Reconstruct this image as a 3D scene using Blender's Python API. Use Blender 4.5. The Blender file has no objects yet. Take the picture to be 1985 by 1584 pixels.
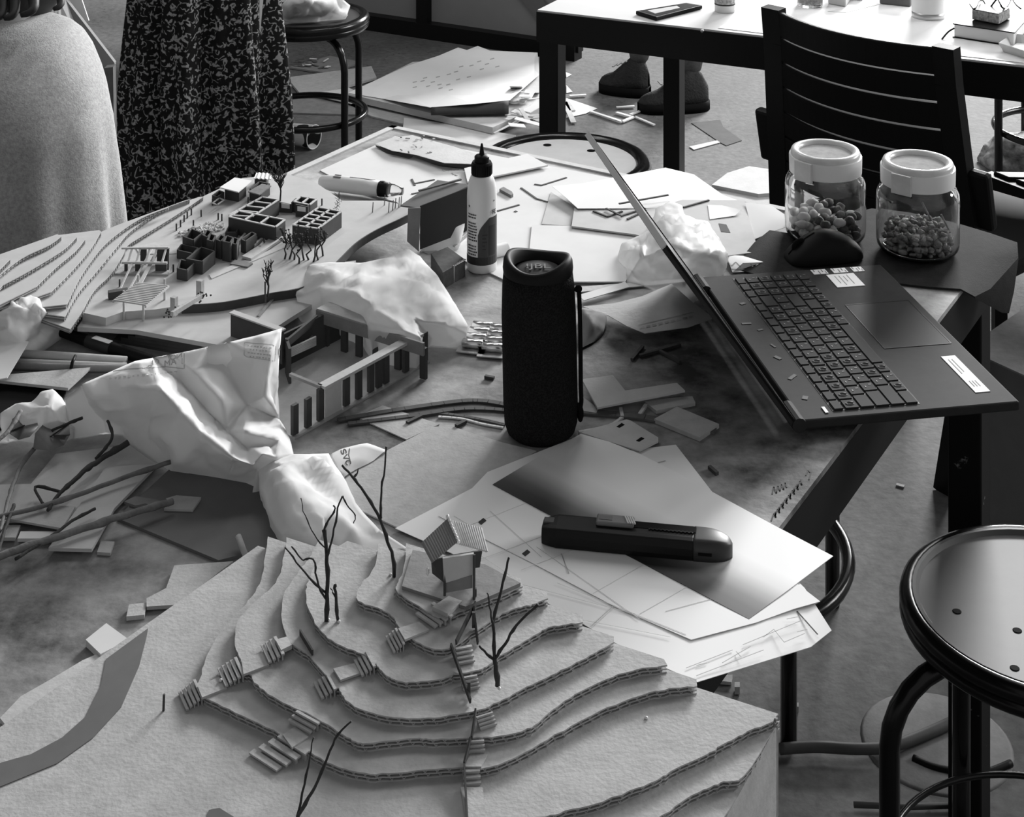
import bpy, bmesh, math, random
from mathutils import Vector as V, Matrix, noise
from mathutils.geometry import delaunay_2d_cdt
R = math.radians
SC = bpy.context.scene
COL = SC.collection

# ---------------------------------------------------------------- camera
# upright image plane with the lens shifted down (the photograph's verticals are parallel)
FPX, CX, HY, CAMZ, TZ = 3000.0, 992.5, -690.0, 1.55, 0.75
cd = bpy.data.cameras.new('camera'); cam = bpy.data.objects.new('camera', cd); COL.objects.link(cam)
cam.location = (0, 0, CAMZ); cam.rotation_euler = (R(90), 0, 0)
cd.sensor_width = 36; cd.lens = FPX / 1985 * 36
cd.shift_y = -(792 - HY) / 1985
cd.clip_start = 0.05; cd.clip_end = 60
SC.camera = cam
SC.view_settings.view_transform = 'Standard'; SC.view_settings.look = 'None'
SC.view_settings.gamma = 1; SC.view_settings.exposure = 0.22
SC.view_settings.use_curve_mapping = False

# ---------------------------------------------------------------- light
wd = bpy.data.worlds.new('room_light'); SC.world = wd; wd.use_nodes = True
wd.node_tree.nodes['Background'].inputs[0].default_value = (.5, .5, .5, 1)
wd.node_tree.nodes['Background'].inputs[1].default_value = 0.13

def area(name, loc, target, sx, sy, power):
    l = bpy.data.lights.new(name, 'AREA'); l.shape = 'RECTANGLE'; l.size = sx; l.size_y = sy; l.energy = power
    o = bpy.data.objects.new(name, l); COL.objects.link(o); o.location = loc
    o.rotation_euler = (V(target) - V(loc)).to_track_quat('-Z', 'Y').to_euler()
    return o
# daylight through the windows at the far end, and a row of ceiling tubes
area('window_daylight', (6.0, 14.6, 4.9), (0.1, 1.8, .7), 4.5, 2.4, 3300)
area('window_daylight_side', (6.6, 4.6, 3.2), (0.0, 1.3, .75), 3.0, 1.6, 270)
for x, y, p_ in ((.35, 3.5, 13), (1.55, 4.0, 10), (1.9, 5.4, 10), (-.9, 3.4, 8), (-.55, 4.4, 8)):
    area('ceiling_tube', (x, y, 2.95), (x - .1, y - .15, 0), .16, 1.2, p_)

# ---------------------------------------------------------------- helpers
def W(px, py, z):
    Y = FPX * (CAMZ - z) / (py - HY)
    return V(((px - CX) / FPX * Y, Y, z))
def T(px, py, h=0.0): return W(px, py, TZ + h)
def D(px, py, Y): return V(((px - CX) / FPX * Y, Y, CAMZ - (py - HY) / FPX * Y))
def Yof(py, z): return FPX * (CAMZ - z) / (py - HY)

MATS = {}
def mat(name, v, rough=.75, ns=0, na=0, bump=0, bs=None, metal=0, spec=.3, trans=0, det=6, clear=0):
    m = bpy.data.materials.new(name); m.use_nodes = True
    nt = m.node_tree; p = nt.nodes['Principled BSDF']
    p.inputs['Base Color'].default_value = (v, v, v, 1); p.inputs['Roughness'].default_value = rough
    p.inputs['Metallic'].default_value = metal; p.inputs['Specular IOR Level'].default_value = spec
    tc = nt.nodes.new('ShaderNodeTexCoord')
    if ns:
        n = nt.nodes.new('ShaderNodeTexNoise'); n.inputs['Scale'].default_value = ns; n.inputs['Detail'].default_value = det
        n.inputs['Roughness'].default_value = .65
        nt.links.new(tc.outputs['Object'], n.inputs['Vector'])
        r = nt.nodes.new('ShaderNodeMapRange'); r.inputs[1].default_value = .25; r.inputs[2].default_value = .75
        r.inputs[3].default_value = v * (1 - na); r.inputs[4].default_value = v * (1 + na)
        nt.links.new(n.outputs[0], r.inputs[0]); nt.links.new(r.outputs[0], p.inputs['Base Color'])
    if bump:
        n2 = nt.nodes.new('ShaderNodeTexNoise'); n2.inputs['Scale'].default_value = bs or 80; n2.inputs['Detail'].default_value = 4
        nt.links.new(tc.outputs['Object'], n2.inputs['Vector'])
        b = nt.nodes.new('ShaderNodeBump'); b.inputs['Strength'].default_value = bump; b.inputs['Distance'].default_value = .004
        nt.links.new(n2.outputs[0], b.inputs['Height']); nt.links.new(b.outputs[0], p.inputs['Normal'])
    if trans:
        t = nt.nodes.new('ShaderNodeBsdfTranslucent'); t.inputs[0].default_value = (v, v, v, 1)
        mx = nt.nodes.new('ShaderNodeMixShader'); mx.inputs[0].default_value = trans
        nt.links.new(p.outputs[0], mx.inputs[1]); nt.links.new(t.outputs[0], mx.inputs[2])
        nt.links.new(mx.outputs[0], nt.nodes['Material Output'].inputs[0])
    if clear:
        src = nt.nodes['Material Output'].inputs[0].links[0].from_socket
        tr = nt.nodes.new('ShaderNodeBsdfTransparent'); mx2 = nt.nodes.new('ShaderNodeMixShader'); mx2.inputs[0].default_value = clear
        nt.links.new(src, mx2.inputs[1]); nt.links.new(tr.outputs[0], mx2.inputs[2]); nt.links.new(mx2.outputs[0], nt.nodes['Material Output'].inputs[0])
    MATS[name] = m; return m

def glass(name, v=.95, rough=.02, tint=1.0):
    m = bpy.data.materials.new(name); m.use_nodes = True; p = m.node_tree.nodes['Principled BSDF']
    p.inputs['Base Color'].default_value = (v, v, v, 1); p.inputs['Roughness'].default_value = rough
    p.inputs['Transmission Weight'].default_value = 1; p.inputs['IOR'].default_value = 1.45
    MATS[name] = m; return m

class B:
    """collects shapes, in world coordinates, for ONE mesh"""
    def __init__(s): s.bm = bmesh.new()
    def face(s, pts):
        try: return s.bm.faces.new([s.bm.verts.new(p) for p in pts])
        except ValueError: return None
    def box(s, c, size, ax=None, ay=None, az=None):
        c = V(c); ax = (V(ax) if ax else V((1, 0, 0))).normalized()
        az = (V(az) if az else V((0, 0, 1))).normalized()
        ay = (V(ay) if ay else az.cross(ax)).normalized()
        v = [s.bm.verts.new(c + ax * size[0] / 2 * i + ay * size[1] / 2 * j + az * size[2] / 2 * k)
             for k in (-1, 1) for j in (-1, 1) for i in (-1, 1)]
        for f in ((0, 2, 3, 1), (4, 5, 7, 6), (0, 1, 5, 4), (2, 6, 7, 3), (0, 4, 6, 2), (1, 3, 7, 5)):
            s.bm.faces.new([v[i] for i in f])
        return s
    def bar(s, a, b, w, h, up=(0, 0, 1)):
        a = V(a); b = V(b); d = b - a
        x = d.normalized(); u = V(up)
        if abs(x.dot(u)) > .98: u = V((0, 1, 0))
        y = u.cross(x).normalized(); z = x.cross(y)
        return s.box((a + b) / 2, (d.length, w, h), x, y, z)
    def prism(s, pts, h, down=(0, 0, 1)):
        """polygon pts is the top; extruded down by h"""
        d = V(down) * h
        top = [s.bm.verts.new(p) for p in pts]; bot = [s.bm.verts.new(V(p) - d) for p in pts]
        n = len(pts)
        s.bm.faces.new(top); s.bm.faces.new(bot[::-1])
        for i in range(n): s.bm.faces.new((top[i], bot[i], bot[(i + 1) % n], top[(i + 1) % n]))
        return s
    def tube(s, pts, r, n=8):
        pts = [V(p) for p in pts]; m = len(pts)
        rr = r if isinstance(r, (list, tuple)) else [r] * m
        prev = None; u = None
        for i, p in enumerate(pts):
            t = (pts[min(i + 1, m - 1)] - pts[max(i - 1, 0)]).normalized()
            if u is None:
                a = V((0, 0, 1)) if abs(t.z) < .9 else V((1, 0, 0)); u = t.cross(a).normalized()
            else:
                u = (u - t * u.dot(t)).normalized()
            w = t.cross(u)
            ring = [s.bm.verts.new(p + (u * math.cos(2 * math.pi * k / n) + w * math.sin(2 * math.pi * k / n)) * rr[i]) for k in range(n)]
            if prev:
                for k in range(n): s.bm.faces.new((prev[k], prev[(k + 1) % n], ring[(k + 1) % n], ring[k]))
            else: s.bm.faces.new(ring[::-1])
            prev = ring
        s.bm.faces.new(prev)
        return s
    def ring(s, c, Rr, r, n=48, m=10, sx=1.0, sy=1.0):
        c = V(c); vs = []
        for i in range(n):
            a = 2 * math.pi * i / n; e = V((math.cos(a) * sx, math.sin(a) * sy, 0))
            vs.append([s.bm.verts.new(c + e * (Rr + r * math.cos(2 * math.pi * k / m)) + V((0, 0, r * math.sin(2 * math.pi * k / m)))) for k in range(m)])
        for i in range(n):
            for k in range(m):
                s.bm.faces.new((vs[i][k], vs[(i + 1) % n][k], vs[(i + 1) % n][(k + 1) % m], vs[i][(k + 1) % m]))
        return s
    def lathe(s, prof, c, n=40, ax=None, sq=None):
        """prof [(r,z)] about an axis (default z) through c"""
        c = V(c); az = (V(ax) if ax else V((0, 0, 1))).normalized()
        a = V((1, 0, 0)) if abs(az.x) < .9 else V((0, 1, 0))
        uy = az.cross(a).normalized(); ux = uy.cross(az)
        prev = None
        for (r, z) in prof:
            if r < 1e-6: ring = [s.bm.verts.new(c + az * z)]
            else: ring = [s.bm.verts.new(c + az * z + (ux * math.cos(2 * math.pi * k / n) + uy * math.sin(2 * math.pi * k / n)) * r) for k in range(n)]
            if prev:
                for k in range(n):
                    q = [prev[k % len(prev)], prev[(k + 1) % len(prev)], ring[(k + 1) % len(ring)], ring[k % len(ring)]]
                    q = [x for i, x in enumerate(q) if x not in q[:i]]
                    if len(q) > 2: s.bm.faces.new(q)
            prev = ring
        return s
    def blob(s, c, rx, ry, rz, n=10, jit=0, rot=0, tilt=0, seed=0):
        c = V(c); M = Matrix.Rotation(rot, 3, 'Z') @ Matrix.Rotation(tilt, 3, 'X')
        rows = []
        for i in range(n // 2 + 1):
            th = math.pi * i / (n // 2); row = []
            for k in range(n if 0 < i < n // 2 else 1):
                ph = 2 * math.pi * k / n
                d = V((math.sin(th) * math.cos(ph), math.sin(th) * math.sin(ph), math.cos(th)))
                j = 1 + jit * noise.noise(d * 1.7 + V((seed * 7.1, seed, 0)))
                row.append(s.bm.verts.new(c + M @ V((d.x * rx * j, d.y * ry * j, d.z * rz * j))))
            rows.append(row)
        for i in range(n // 2):
            a, b = rows[i], rows[i + 1]
            for k in range(n):
                q = [a[k % len(a)], a[(k + 1) % len(a)], b[(k + 1) % len(b)], b[k % len(b)]]
                q = [x for t, x in enumerate(q) if x not in q[:t]]
                if len(q) > 2: s.bm.faces.new(q)
        return s
    def grid(s, fn, nu, nv, closed_u=False):
        vs = [[s.bm.verts.new(fn(i / nu, j / nv)) for j in range(nv + 1)] for i in range(nu + (0 if closed_u else 1))]
        N = len(vs)
        for i in range(nu):
            for j in range(nv):
                s.bm.faces.new((vs[i][j], vs[(i + 1) % N][j], vs[(i + 1) % N][j + 1], vs[i][j + 1]))
        return s

WL = {}
def obj(name, b, m, parent=None, label=None, cat=None, group=None, kind=None, smooth=False, bevel=0, solid=0, sub=0, origin=None):
    """links the collected shapes as ONE mesh object"""
    bm = b.bm
    bmesh.ops.recalc_face_normals(bm, faces=bm.faces[:])
    if parent is not None: o3 = WL[parent.name]
    elif origin is not None: o3 = V(origin)
    else:
        xs = [v.co for v in bm.verts]
        o3 = V((sum(p.x for p in xs) / len(xs), sum(p.y for p in xs) / len(xs), min(p.z for p in xs)))
    for v in bm.verts: v.co -= o3
    me = bpy.data.meshes.new(name); bm.to_mesh(me); bm.free()
    if smooth:
        for p in me.polygons: p.use_smooth = True
    me.materials.append(MATS[m] if isinstance(m, str) else m)
    o = bpy.data.objects.new(name, me); COL.objects.link(o)
    if parent is not None: o.parent = parent
    else: o.location = o3
    WL[o.name] = o3
    if bevel:
        x = o.modifiers.new('bevel', 'BEVEL'); x.width = bevel; x.segments = 2; x.limit_method = 'ANGLE'
    if solid:
        x = o.modifiers.new('thickness', 'SOLIDIFY'); x.thickness = solid; x.offset = 0
    if sub:
        x = o.modifiers.new('smooth', 'SUBSURF'); x.levels = sub; x.render_levels = sub
    tag(o, label, cat, group, kind)
    return o
def tag(o, label=None, cat=None, group=None, kind=None):
    if label: o['label'] = label
    if cat: o['category'] = cat
    if group: o['group'] = group
    if kind: o['kind'] = kind
    return o
def thing(name, loc, label, cat, group=None):
    o = bpy.data.objects.new(name, None); COL.objects.link(o); o.location = loc; o.empty_display_size = .05
    WL[o.name] = V(loc); return tag(o, label, cat, group)
def copy_tree(o, parent=None):
    c = o.copy(); COL.objects.link(c); c.parent = parent
    WL[c.name] = WL[o.name].copy()
    for ch in list(o.children): copy_tree(ch, c)
    return c

def shade_auto(o, ang=40):
    for p in o.data.polygons: p.use_smooth = True
    me = o.data
    try: me.set_sharp_from_angle(angle=R(ang))
    except Exception: pass
    return o

def cdt(outline, inner=(), step=0):
    """triangulates (px,py,h) points; returns points and triangles"""
    pts = list(outline)
    if step:
        q = []
        for i, a in enumerate(pts):
            c = pts[(i + 1) % len(pts)]; L = math.hypot(c[0] - a[0], c[1] - a[1]); n = max(1, int(L / step))
            for k in range(n): q.append(tuple(a[t] + (c[t] - a[t]) * k / n for t in range(3)))
        pts = q
    n = len(pts); allp = pts + list(inner)
    r = delaunay_2d_cdt([V((p[0], p[1])) for p in allp], [(i, (i + 1) % n) for i in range(n)], [list(range(n))], 1, 1e-4)
    P = []
    for i, v in enumerate(r[0]):
        src = r[3][i]
        if src: P.append(allp[src[0]])
        else: P.append((v.x, v.y, 0))
    return P, r[2], n

def sheet(pts, t=.0004, inner=(), proj=T, step=0):
    """thin sheet through (px,py,h) points, with its own thickness"""
    pts = [p if len(p) == 3 else (p[0], p[1], 0) for p in pts]
    P, F, n = cdt(pts, inner, step)
    b = B()
    top = [b.bm.verts.new(proj(*p)) for p in P]
    bot = [b.bm.verts.new(v.co - V((0, 0, t))) for v in top]
    used = {}
    for f in F:
        try:
            b.bm.faces.new([top[i] for i in f]); b.bm.faces.new([bot[i] for i in f][::-1])
        except ValueError: pass
        for i in range(len(f)):
            e = (f[i], f[(i + 1) % len(f)]); used[e] = 1
    for (i, j) in list(used):
        if (j, i) not in used:
            try: b.bm.faces.new((top[i], bot[i], bot[j], top[j]))
            except ValueError: pass
    return b

def card(name, px, m, label, cat='cardboard scrap', h=.002, t=None, group=None, parent=None, proj=T):
    """flat rigid piece, its top at height h"""
    pts = [(p[0], p[1], p[2] if len(p) > 2 else h) for p in px]
    b = sheet(pts, t if t is not None else max(.0008, h - .0003), proj=proj)
    return obj(name, b, m, parent, label, cat, group)

def crumple(outline, inner, amp=.003, fs=18, seed=1, sub=4, skirt=True, proj=T, folds=None, soft=1):
    """creased film standing up from the table over the outline: each rim point drops to the table.
    folds = (centre, count, height): pleats that run out from a gathered neck"""
    P, F, n = cdt(outline, inner, 34)
    b = B(); base = proj(0, 500, 0).z
    vs = [b.bm.verts.new(proj(*p)) for p in P]
    for f in F:
        try: b.bm.faces.new([vs[i] for i in f])
        except ValueError: pass
    if skirt:
        c = sum((v.co for v in vs), V((0, 0, 0))) / len(vs)
        cnt = {}
        for f in F:
            for i in range(len(f)): cnt[(f[i], f[(i + 1) % len(f)])] = 1
        low = {}
        def lo(i):
            if i not in low:
                p = vs[i].co; h = p.z - base
                d = V((p.x - c.x, p.y - c.y, 0)).normalized() * (-.25 * max(h, 0))
                low[i] = b.bm.verts.new(V((p.x, p.y, base + .0008)) + d)
            return low[i]
        for (i, j) in list(cnt):
            if (j, i) not in cnt and max(P[i][2], P[j][2]) > .004:
                try: b.bm.faces.new((vs[i], lo(i), lo(j), vs[j]))
                except ValueError: pass
    bmesh.ops.subdivide_edges(b.bm, edges=b.bm.edges[:], cuts=sub, use_grid_fill=True)
    for _ in range(soft): bmesh.ops.smooth_vert(b.bm, verts=b.bm.verts[:], factor=.4, use_axis_x=True, use_axis_y=True, use_axis_z=True)
    b.bm.normal_update()
    rim = [proj(*p) for p in outline]; segs = [(rim[i], rim[(i + 1) % len(rim)]) for i in range(len(rim))]
    def rimdist(p):
        m = 9
        for a, c_ in segs:
            d = c_ - a; t_ = max(0, min(1, (p - a).dot(d) / max(d.length_squared, 1e-9))); m = min(m, (p - a - d * t_).length)
        return m
    rnd = random.Random(seed); dirs = [V((rnd.uniform(-1, 1), rnd.uniform(-1, 1), rnd.uniform(-1, 1))).normalized() for _ in range(3)]
    for v in b.bm.verts:
        q = v.co * fs + V((seed * 3.3, seed, seed * 1.7)); r = 0
        for k, d in enumerate(dirs):                      # long creases: noise stretched along one direction
            qq = q * (1 + .8 * k); qq = qq - d * qq.dot(d) * .72
            r -= abs(noise.noise(qq + V((k * 9.1, 0, 0)))) * (1, .7, .45)[k]
        r -= .25 * abs(noise.noise(q * 4.2))
        if folds:
            d = v.co - folds[0]; th = math.atan2(d.y, d.x) * folds[1] + 1.3 * noise.noise(v.co * 9)
            L = d.length; r += (1 - 2 * abs((th / math.pi) % 2 - 1)) * folds[2] / amp * min(1, L / .05) * max(.25, 1 - L / .3)
        hh = max(0, min(1, (v.co.z - base) / .008))
        v.co += v.normal * (r + .5) * amp * (.2 + .8 * hh) * 2 * min(1, .15 + rimdist(v.co) / .022)
        v.co.z = max(v.co.z, base + .0006)
    return b

def text_mesh(name, s, size, o, ux, uy, m, parent, ext=.0002, align='CENTER', label=None):
    cu = bpy.data.curves.new(name, 'FONT'); cu.body = s; cu.size = size; cu.extrude = ext; cu.align_x = align; cu.align_y = 'CENTER'
    to = bpy.data.objects.new(name, cu); COL.objects.link(to)
    bpy.context.view_layer.update()
    me = bpy.data.meshes.new_from_object(to.evaluated_get(bpy.context.evaluated_depsgraph_get()))
    bpy.data.objects.remove(to)
    ux = V(ux).normalized(); uy = V(uy); uy = (uy - ux * uy.dot(ux)).normalized(); uz = ux.cross(uy)
    off = V(o) - (WL[parent.name] if parent else V((0, 0, 0)))
    for v in me.vertices: v.co = off + ux * v.co.x + uy * v.co.y + uz * v.co.z
    me.materials.clear(); me.materials.append(MATS[m])
    ob = bpy.data.objects.new(name, me); COL.objects.link(ob); ob.parent = parent; WL[ob.name] = WL[parent.name] if parent else V((0, 0, 0))
    if label: ob['label'] = label
    return ob

def smooth_path(pts, k=6):
    """Catmull-Rom through the points"""
    pts = [V(p) for p in pts]; out = []
    for i in range(len(pts) - 1):
        p0 = pts[max(i - 1, 0)]; p1 = pts[i]; p2 = pts[i + 1]; p3 = pts[min(i + 2, len(pts) - 1)]
        for j in range(k):
            t = j / k
            out.append(.5 * ((2 * p1) + (p2 - p0) * t + (2 * p0 - 5 * p1 + 4 * p2 - p3) * t * t + (3 * p1 - p0 - 3 * p2 + p3) * t ** 3))
    out.append(pts[-1]); return out

# ---------------------------------------------------------------- materials
mat('concrete', .15, .8, 2.2, .45, .25, 60)
mat('tabletop_board', .27, .75, 6, .85, .15, 120, det=12)
_t = [n for n in MATS['tabletop_board'].node_tree.nodes if n.type == 'MAP_RANGE'][0]; _t.inputs[1].default_value = .34; _t.inputs[2].default_value = .66
mat('table_pale', .54, .5, 6, .06)
mat('black_metal', .007, .4, 0, 0, spec=.16)
mat('gloss_black', .006, .22, spec=.3)
_w = mat('worn_black_metal', .008, .6, 34, .6, spec=.1, det=9)
_r = [n for n in _w.node_tree.nodes if n.type == 'MAP_RANGE'][0]; _r.inputs[1].default_value = .66; _r.inputs[2].default_value = .72; _r.inputs[3].default_value = .007; _r.inputs[4].default_value = .22
mat('black_plastic', .007, .5, spec=.12)
mat('matte_black', .007, .8, spec=.05)
mat('dark_grey', .045, .6)
mat('laptop_shell', .030, .7, 60, .15, spec=.06)
mat('key_grey', .036, .7, spec=.06)
mat('key_legend', .16, .6)
mat('kraft', .40, .85, 55, .16, .12, 300)
mat('kraft_dark', .20, .85, 40, .2, .1, 200)
mat('kraft_pale', .50, .85, 30, .10, .1, 200)
mat('pale_board', .60, .7, 8, .08)
mat('grey_card', .46, .85, 30, .08)
mat('dark_card', .055, .8, 30, .25)
mat('road_card', .115, .85, 50, .10)
mat('paper', .76, .7)
mat('paper_grey', .62, .75, 12, .06)
mat('ink', .035, .8)
mat('ink_grey', .42, .8)
mat('ink_pale', .60, .8)
mat('white_plastic', .76, .35, spec=.5)
mat('bag_film', .78, .75, 10, .04, spec=.15, trans=.22)
mat('bag_sheer', .74, .7, 14, .06, spec=.2, trans=.28, clear=.16)
mat('bag_clear', .74, .5, 14, .06, spec=.5, trans=.28, clear=.42)
mat('tissue', .82, .8, 14, .05, trans=.3)
mat('silver', .75, .25, metal=1)
mat('steel', .55, .35, metal=1)
mat('twig', .035, .8, 60, .4, .3, 200)
mat('twig_pale', .16, .8, 60, .4, .3, 200)
mat('balsa', .45, .8, 40, .15)
mat('wood_dark', .10, .8, 40, .3)
mat('leaf', .22, .6, 18, .4, trans=.2)
mat('grey_cloth', .35, .95, 190, .32, .25, 420)
mat('jeans', .06, .9, 100, .3)
mat('hair', .018, .6, 80, .4)
mat('skin', .32, .6)
mat('shoe', .016, .75, 60, .5, .6, 160)
mat('nut_pale', .55, .6, 60, .2)
mat('nut_dark', .10, .6, 60, .4, .4, 200)
mat('flake', .26, .7, 120, .6, .6, 200)
mat('cloth_white', .66, .9, 20, .15)
mat('seat_white', .84, .4, 14, .10)
mat('seat_grey', .11, .45, 4, .2, spec=.12)
mat('panel_grey', .20, .5, 3, .1)
mat('sheet_floor', .80, .7, 5, .05)
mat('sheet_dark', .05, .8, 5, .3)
glass('glass'); glass('clear_plastic', .97, .12)
mat('wall_paint', .22, .9)
# ---------------------------------------------------------------- the setting
fl = B(); fl.box((1.0, 7.2, -.05), (17, 18, .1))
fo = obj('floor', fl, 'concrete', kind='structure', origin=(0, 0, 0))
# concrete: stains, worn pale patches and hairline cracks
nt = MATS['concrete'].node_tree; p = nt.nodes['Principled BSDF']
tc = nt.nodes.new('ShaderNodeTexCoord')
def _n(sc, det=5, w=None):
    n = nt.nodes.new('ShaderNodeTexNoise'); n.inputs['Scale'].default_value = sc; n.inputs['Detail'].default_value = det
    n.inputs['Roughness'].default_value = .62
    nt.links.new(tc.outputs['Object'], n.inputs['Vector']); return n
def _mr(src, a, b, c, d):
    r = nt.nodes.new('ShaderNodeMapRange'); r.inputs[1].default_value = a; r.inputs[2].default_value = b
    r.inputs[3].default_value = c; r.inputs[4].default_value = d; nt.links.new(src, r.inputs[0]); return r.outputs[0]
def _mul(a, b):
    m = nt.nodes.new('ShaderNodeMath'); m.operation = 'MULTIPLY'; nt.links.new(a, m.inputs[0]); nt.links.new(b, m.inputs[1]); return m.outputs[0]
big = _mr(_n(1.3).outputs[0], .3, .7, .075, .150); fine = _mr(_n(45, 8).outputs[0], .3, .7, .72, 1.28)
vo = nt.nodes.new('ShaderNodeTexVoronoi'); vo.feature = 'DISTANCE_TO_EDGE'; vo.inputs['Scale'].default_value = 1.1
wz = nt.nodes.new('ShaderNodeVectorMath'); wz.operation = 'ADD'
nd = _n(3.5); nt.links.new(nd.outputs[1], wz.inputs[0]); nt.links.new(tc.outputs['Object'], wz.inputs[1]); nt.links.new(wz.outputs[0], vo.inputs['Vector'])
crack = _mr(vo.outputs['Distance'], .0, .006, .45, 1.0)
nt.links.new(_mul(_mul(big, fine), crack), p.inputs['Base Color'])

for nm, c_, sz in (('wall_back', (1.0, 16.1, 3.5), (17, .2, 7.0)), ('wall_left', (-7.4, 7.2, 3.5), (.2, 18, 7.0)), ('wall_right', (9.4, 7.2, 3.5), (.2, 18, 7.0)), ('wall_front', (1.0, -1.7, 3.5), (17, .2, 7.0))):
    b = B(); b.box(c_, sz); obj(nm, b, 'wall_paint', kind='structure')

# ---------------------------------------------------------------- front work table
FR = T(1920, 488); FLc = T(760, 245)
e1 = (FR - FLc); TWID = e1.length; e1.normalize(); u1 = V((e1.y, -e1.x, 0)).normalized()
u1 = (T(1513, 1020) - T(1857, 571)).normalized()
TL = 1.75
tb = thing('work_table', (*(FLc + e1 * TWID / 2 + u1 * .9).to_2d(), 0), 'grey worn work table with black steel frame carrying the cardboard models', 'table')
def tp(a, c, z): return V((FLc.x, FLc.y, 0)) + e1 * a + u1 * c + V((0, 0, z))
b = B(); b.prism([tp(0, 0, TZ), tp(TWID, 0, TZ), tp(TWID, TL, TZ), tp(0, TL, TZ)], .006); obj('tabletop', b, 'tabletop_board', tb)
b = B()
for (a0, c0, a1, c1) in ((.0, 0, TWID, 0), (TWID, 0, TWID, TL), (TWID, TL, 0, TL), (0, TL, 0, 0)):
    i0 = lambda a, hi: min(max(a, .02), hi - .02)
    b.bar(tp(i0(a0, TWID), i0(c0, TL), TZ - .0365), tp(i0(a1, TWID), i0(c1, TL), TZ - .0365), .04, .060)
obj('apron', b, 'worn_black_metal', tb)
b = B()
for (a0, c0, a1, c1) in ((0, .006, TWID, .006), (.006, 0, .006, TL)):
    b.bar(tp(a0, c0, TZ + .0012), tp(a1, c1, TZ + .0012), .012, .0024)
obj('edging', b, 'kraft_pale', tb)
for (a0, c0) in ((.02, .02), (TWID - .022, .022), (TWID - .022, TL - .02), (.02, TL - .02)):
    b = B(); b.box(tp(a0, c0, (TZ - .02) / 2), (.044, .044, TZ - .02), e1); obj('leg', b, 'worn_black_metal', tb, bevel=.003)

# ---------------------------------------------------------------- far work table
BC = T(1042, 19); e2 = (T(1985, 127) - BC).normalized(); u2 = V((-e2.y, e2.x, 0))
tb2 = thing('work_table', (BC.x + .6, BC.y, 0), 'white-topped work table with black legs behind the slatted chair', 'table')
def tp2(a, c, z): return V((BC.x, BC.y, 0)) + e2 * a + u2 * c + V((0, 0, z))
b = B(); b.prism([tp2(0, 0, TZ), tp2(1.7, 0, TZ), tp2(1.7, .86, TZ), tp2(0, .86, TZ)], .004); obj('tabletop', b, 'table_pale', tb2)
b = B(); b.bar(tp2(0, .012, TZ - .0368), tp2(1.7, .012, TZ - .0368), .03, .065); b.bar(tp2(.012, 0, TZ - .0368), tp2(.012, .86, TZ - .0368), .03, .065)
b.bar(tp2(0, .845, TZ - .0368), tp2(1.7, .845, TZ - .0368), .03, .065)
obj('apron', b, 'black_metal', tb2)
for (a0, c0) in ((.024, .026), (.024, .80), (1.66, .026), (1.66, .80)):
    b = B(); b.box(tp2(a0, c0, (TZ - .005) / 2), (.045, .045, TZ - .005), e2); obj('leg', b, 'black_metal', tb2, bevel=.002)

# ---------------------------------------------------------------- stools
def stool(c, Rs, rot, label, seatm, rleg=.225, ringz=.15, holes=True, h=.45, tr=.0115, rimm='gloss_black', rimr=.016, rr=None):
    c = V((c[0], c[1], 0)); t = thing('stool', c, label, 'stool', None)
    b = B(); b.lathe([(0, h - .006), (Rs - .02, h - .006), (Rs - .016, h - .001), (Rs - .012, h - .001), (Rs - .012, h - .018), (0, h - .018)], c, 56)
    st = obj('seat', b, seatm, t); shade_auto(st)
    b = B(); b.ring(c + V((0, 0, h - .012)), Rs - .008, rimr, 64, 12); b.ring(c + V((0, 0, h - .026)), Rs - .006, rimr * .8, 64, 12)
    obj('rim', b, rimm, t, smooth=True)
    if holes:
        for q in holes:
            b = B(); b.lathe([(0, .0004), (.0045, .0004), (.0052, 0)], q, 14); obj('seat_hole', b, 'matte_black', t)
    for k in range(4):
        a = rot + k * math.pi / 2; d = V((math.cos(a), math.sin(a), 0))
        pts = [c + d * .03 + V((0, 0, h - .045)), c + d * (rleg - .085) + V((0, 0, h - .05))]
        for q in range(1, 7):
            w = q / 6 * math.pi / 2
            pts.append(c + d * (rleg - .085 + .085 * math.sin(w)) + V((0, 0, h - .05 - .085 * (1 - math.cos(w)))))
        pts += [c + d * rleg + V((0, 0, .2)), c + d * rleg + V((0, 0, 0))]
        b = B(); b.tube(pts, tr, 12); obj('leg', b, 'gloss_black', t, smooth=True)
    b = B(); b.ring(c + V((0, 0, ringz)), rleg - tr * 1.6, rr or tr * .9, 64, 10); obj('footrest_ring', b, 'gloss_black', t, smooth=True)
    return t
c = W(2035, 1168, .45); stool(c, .165, R(193), 'black round stool with glossy grey seat at the right edge', 'seat_grey', rleg=.2, ringz=.12, rimr=.011, rr=.004, holes=[W(x, y, .4443) for x, y in ((1855, 1185), (1972, 1222), (1967, 1295), (2090, 1180))])
stool((.297, 2.403), .165, R(66 + 45 - 180 + 2), 'black tube stool pushed under the front work table', 'seat_grey', rleg=.239, ringz=.15, holes=False)
c = W(1095, 308, .55); stool(c, .160, R(20), 'black-rimmed stool with flaking white seat behind the front table', 'seat_white', rleg=.19, holes=False, h=.55)
q = V((c.x, c.y, 0)); wst = [o for o in bpy.data.objects if o.name.startswith('stool') and o.type == 'EMPTY'][-1]
for (x, y) in ((1061, 281), (1146, 292)):
    b = B(); b.lathe([(0, .0004), (.0075, .0004), (.0085, 0)], W(x, y, .5445), 14); obj('seat_hole', b, 'matte_black', wst)
c = W(595, 28, .45); stool(c, .178, R(-48), 'black stool with crumpled pale cloth on its seat, behind the skirt', 'seat_grey', rleg=.19, ringz=.16, holes=False, tr=.0105)

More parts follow.
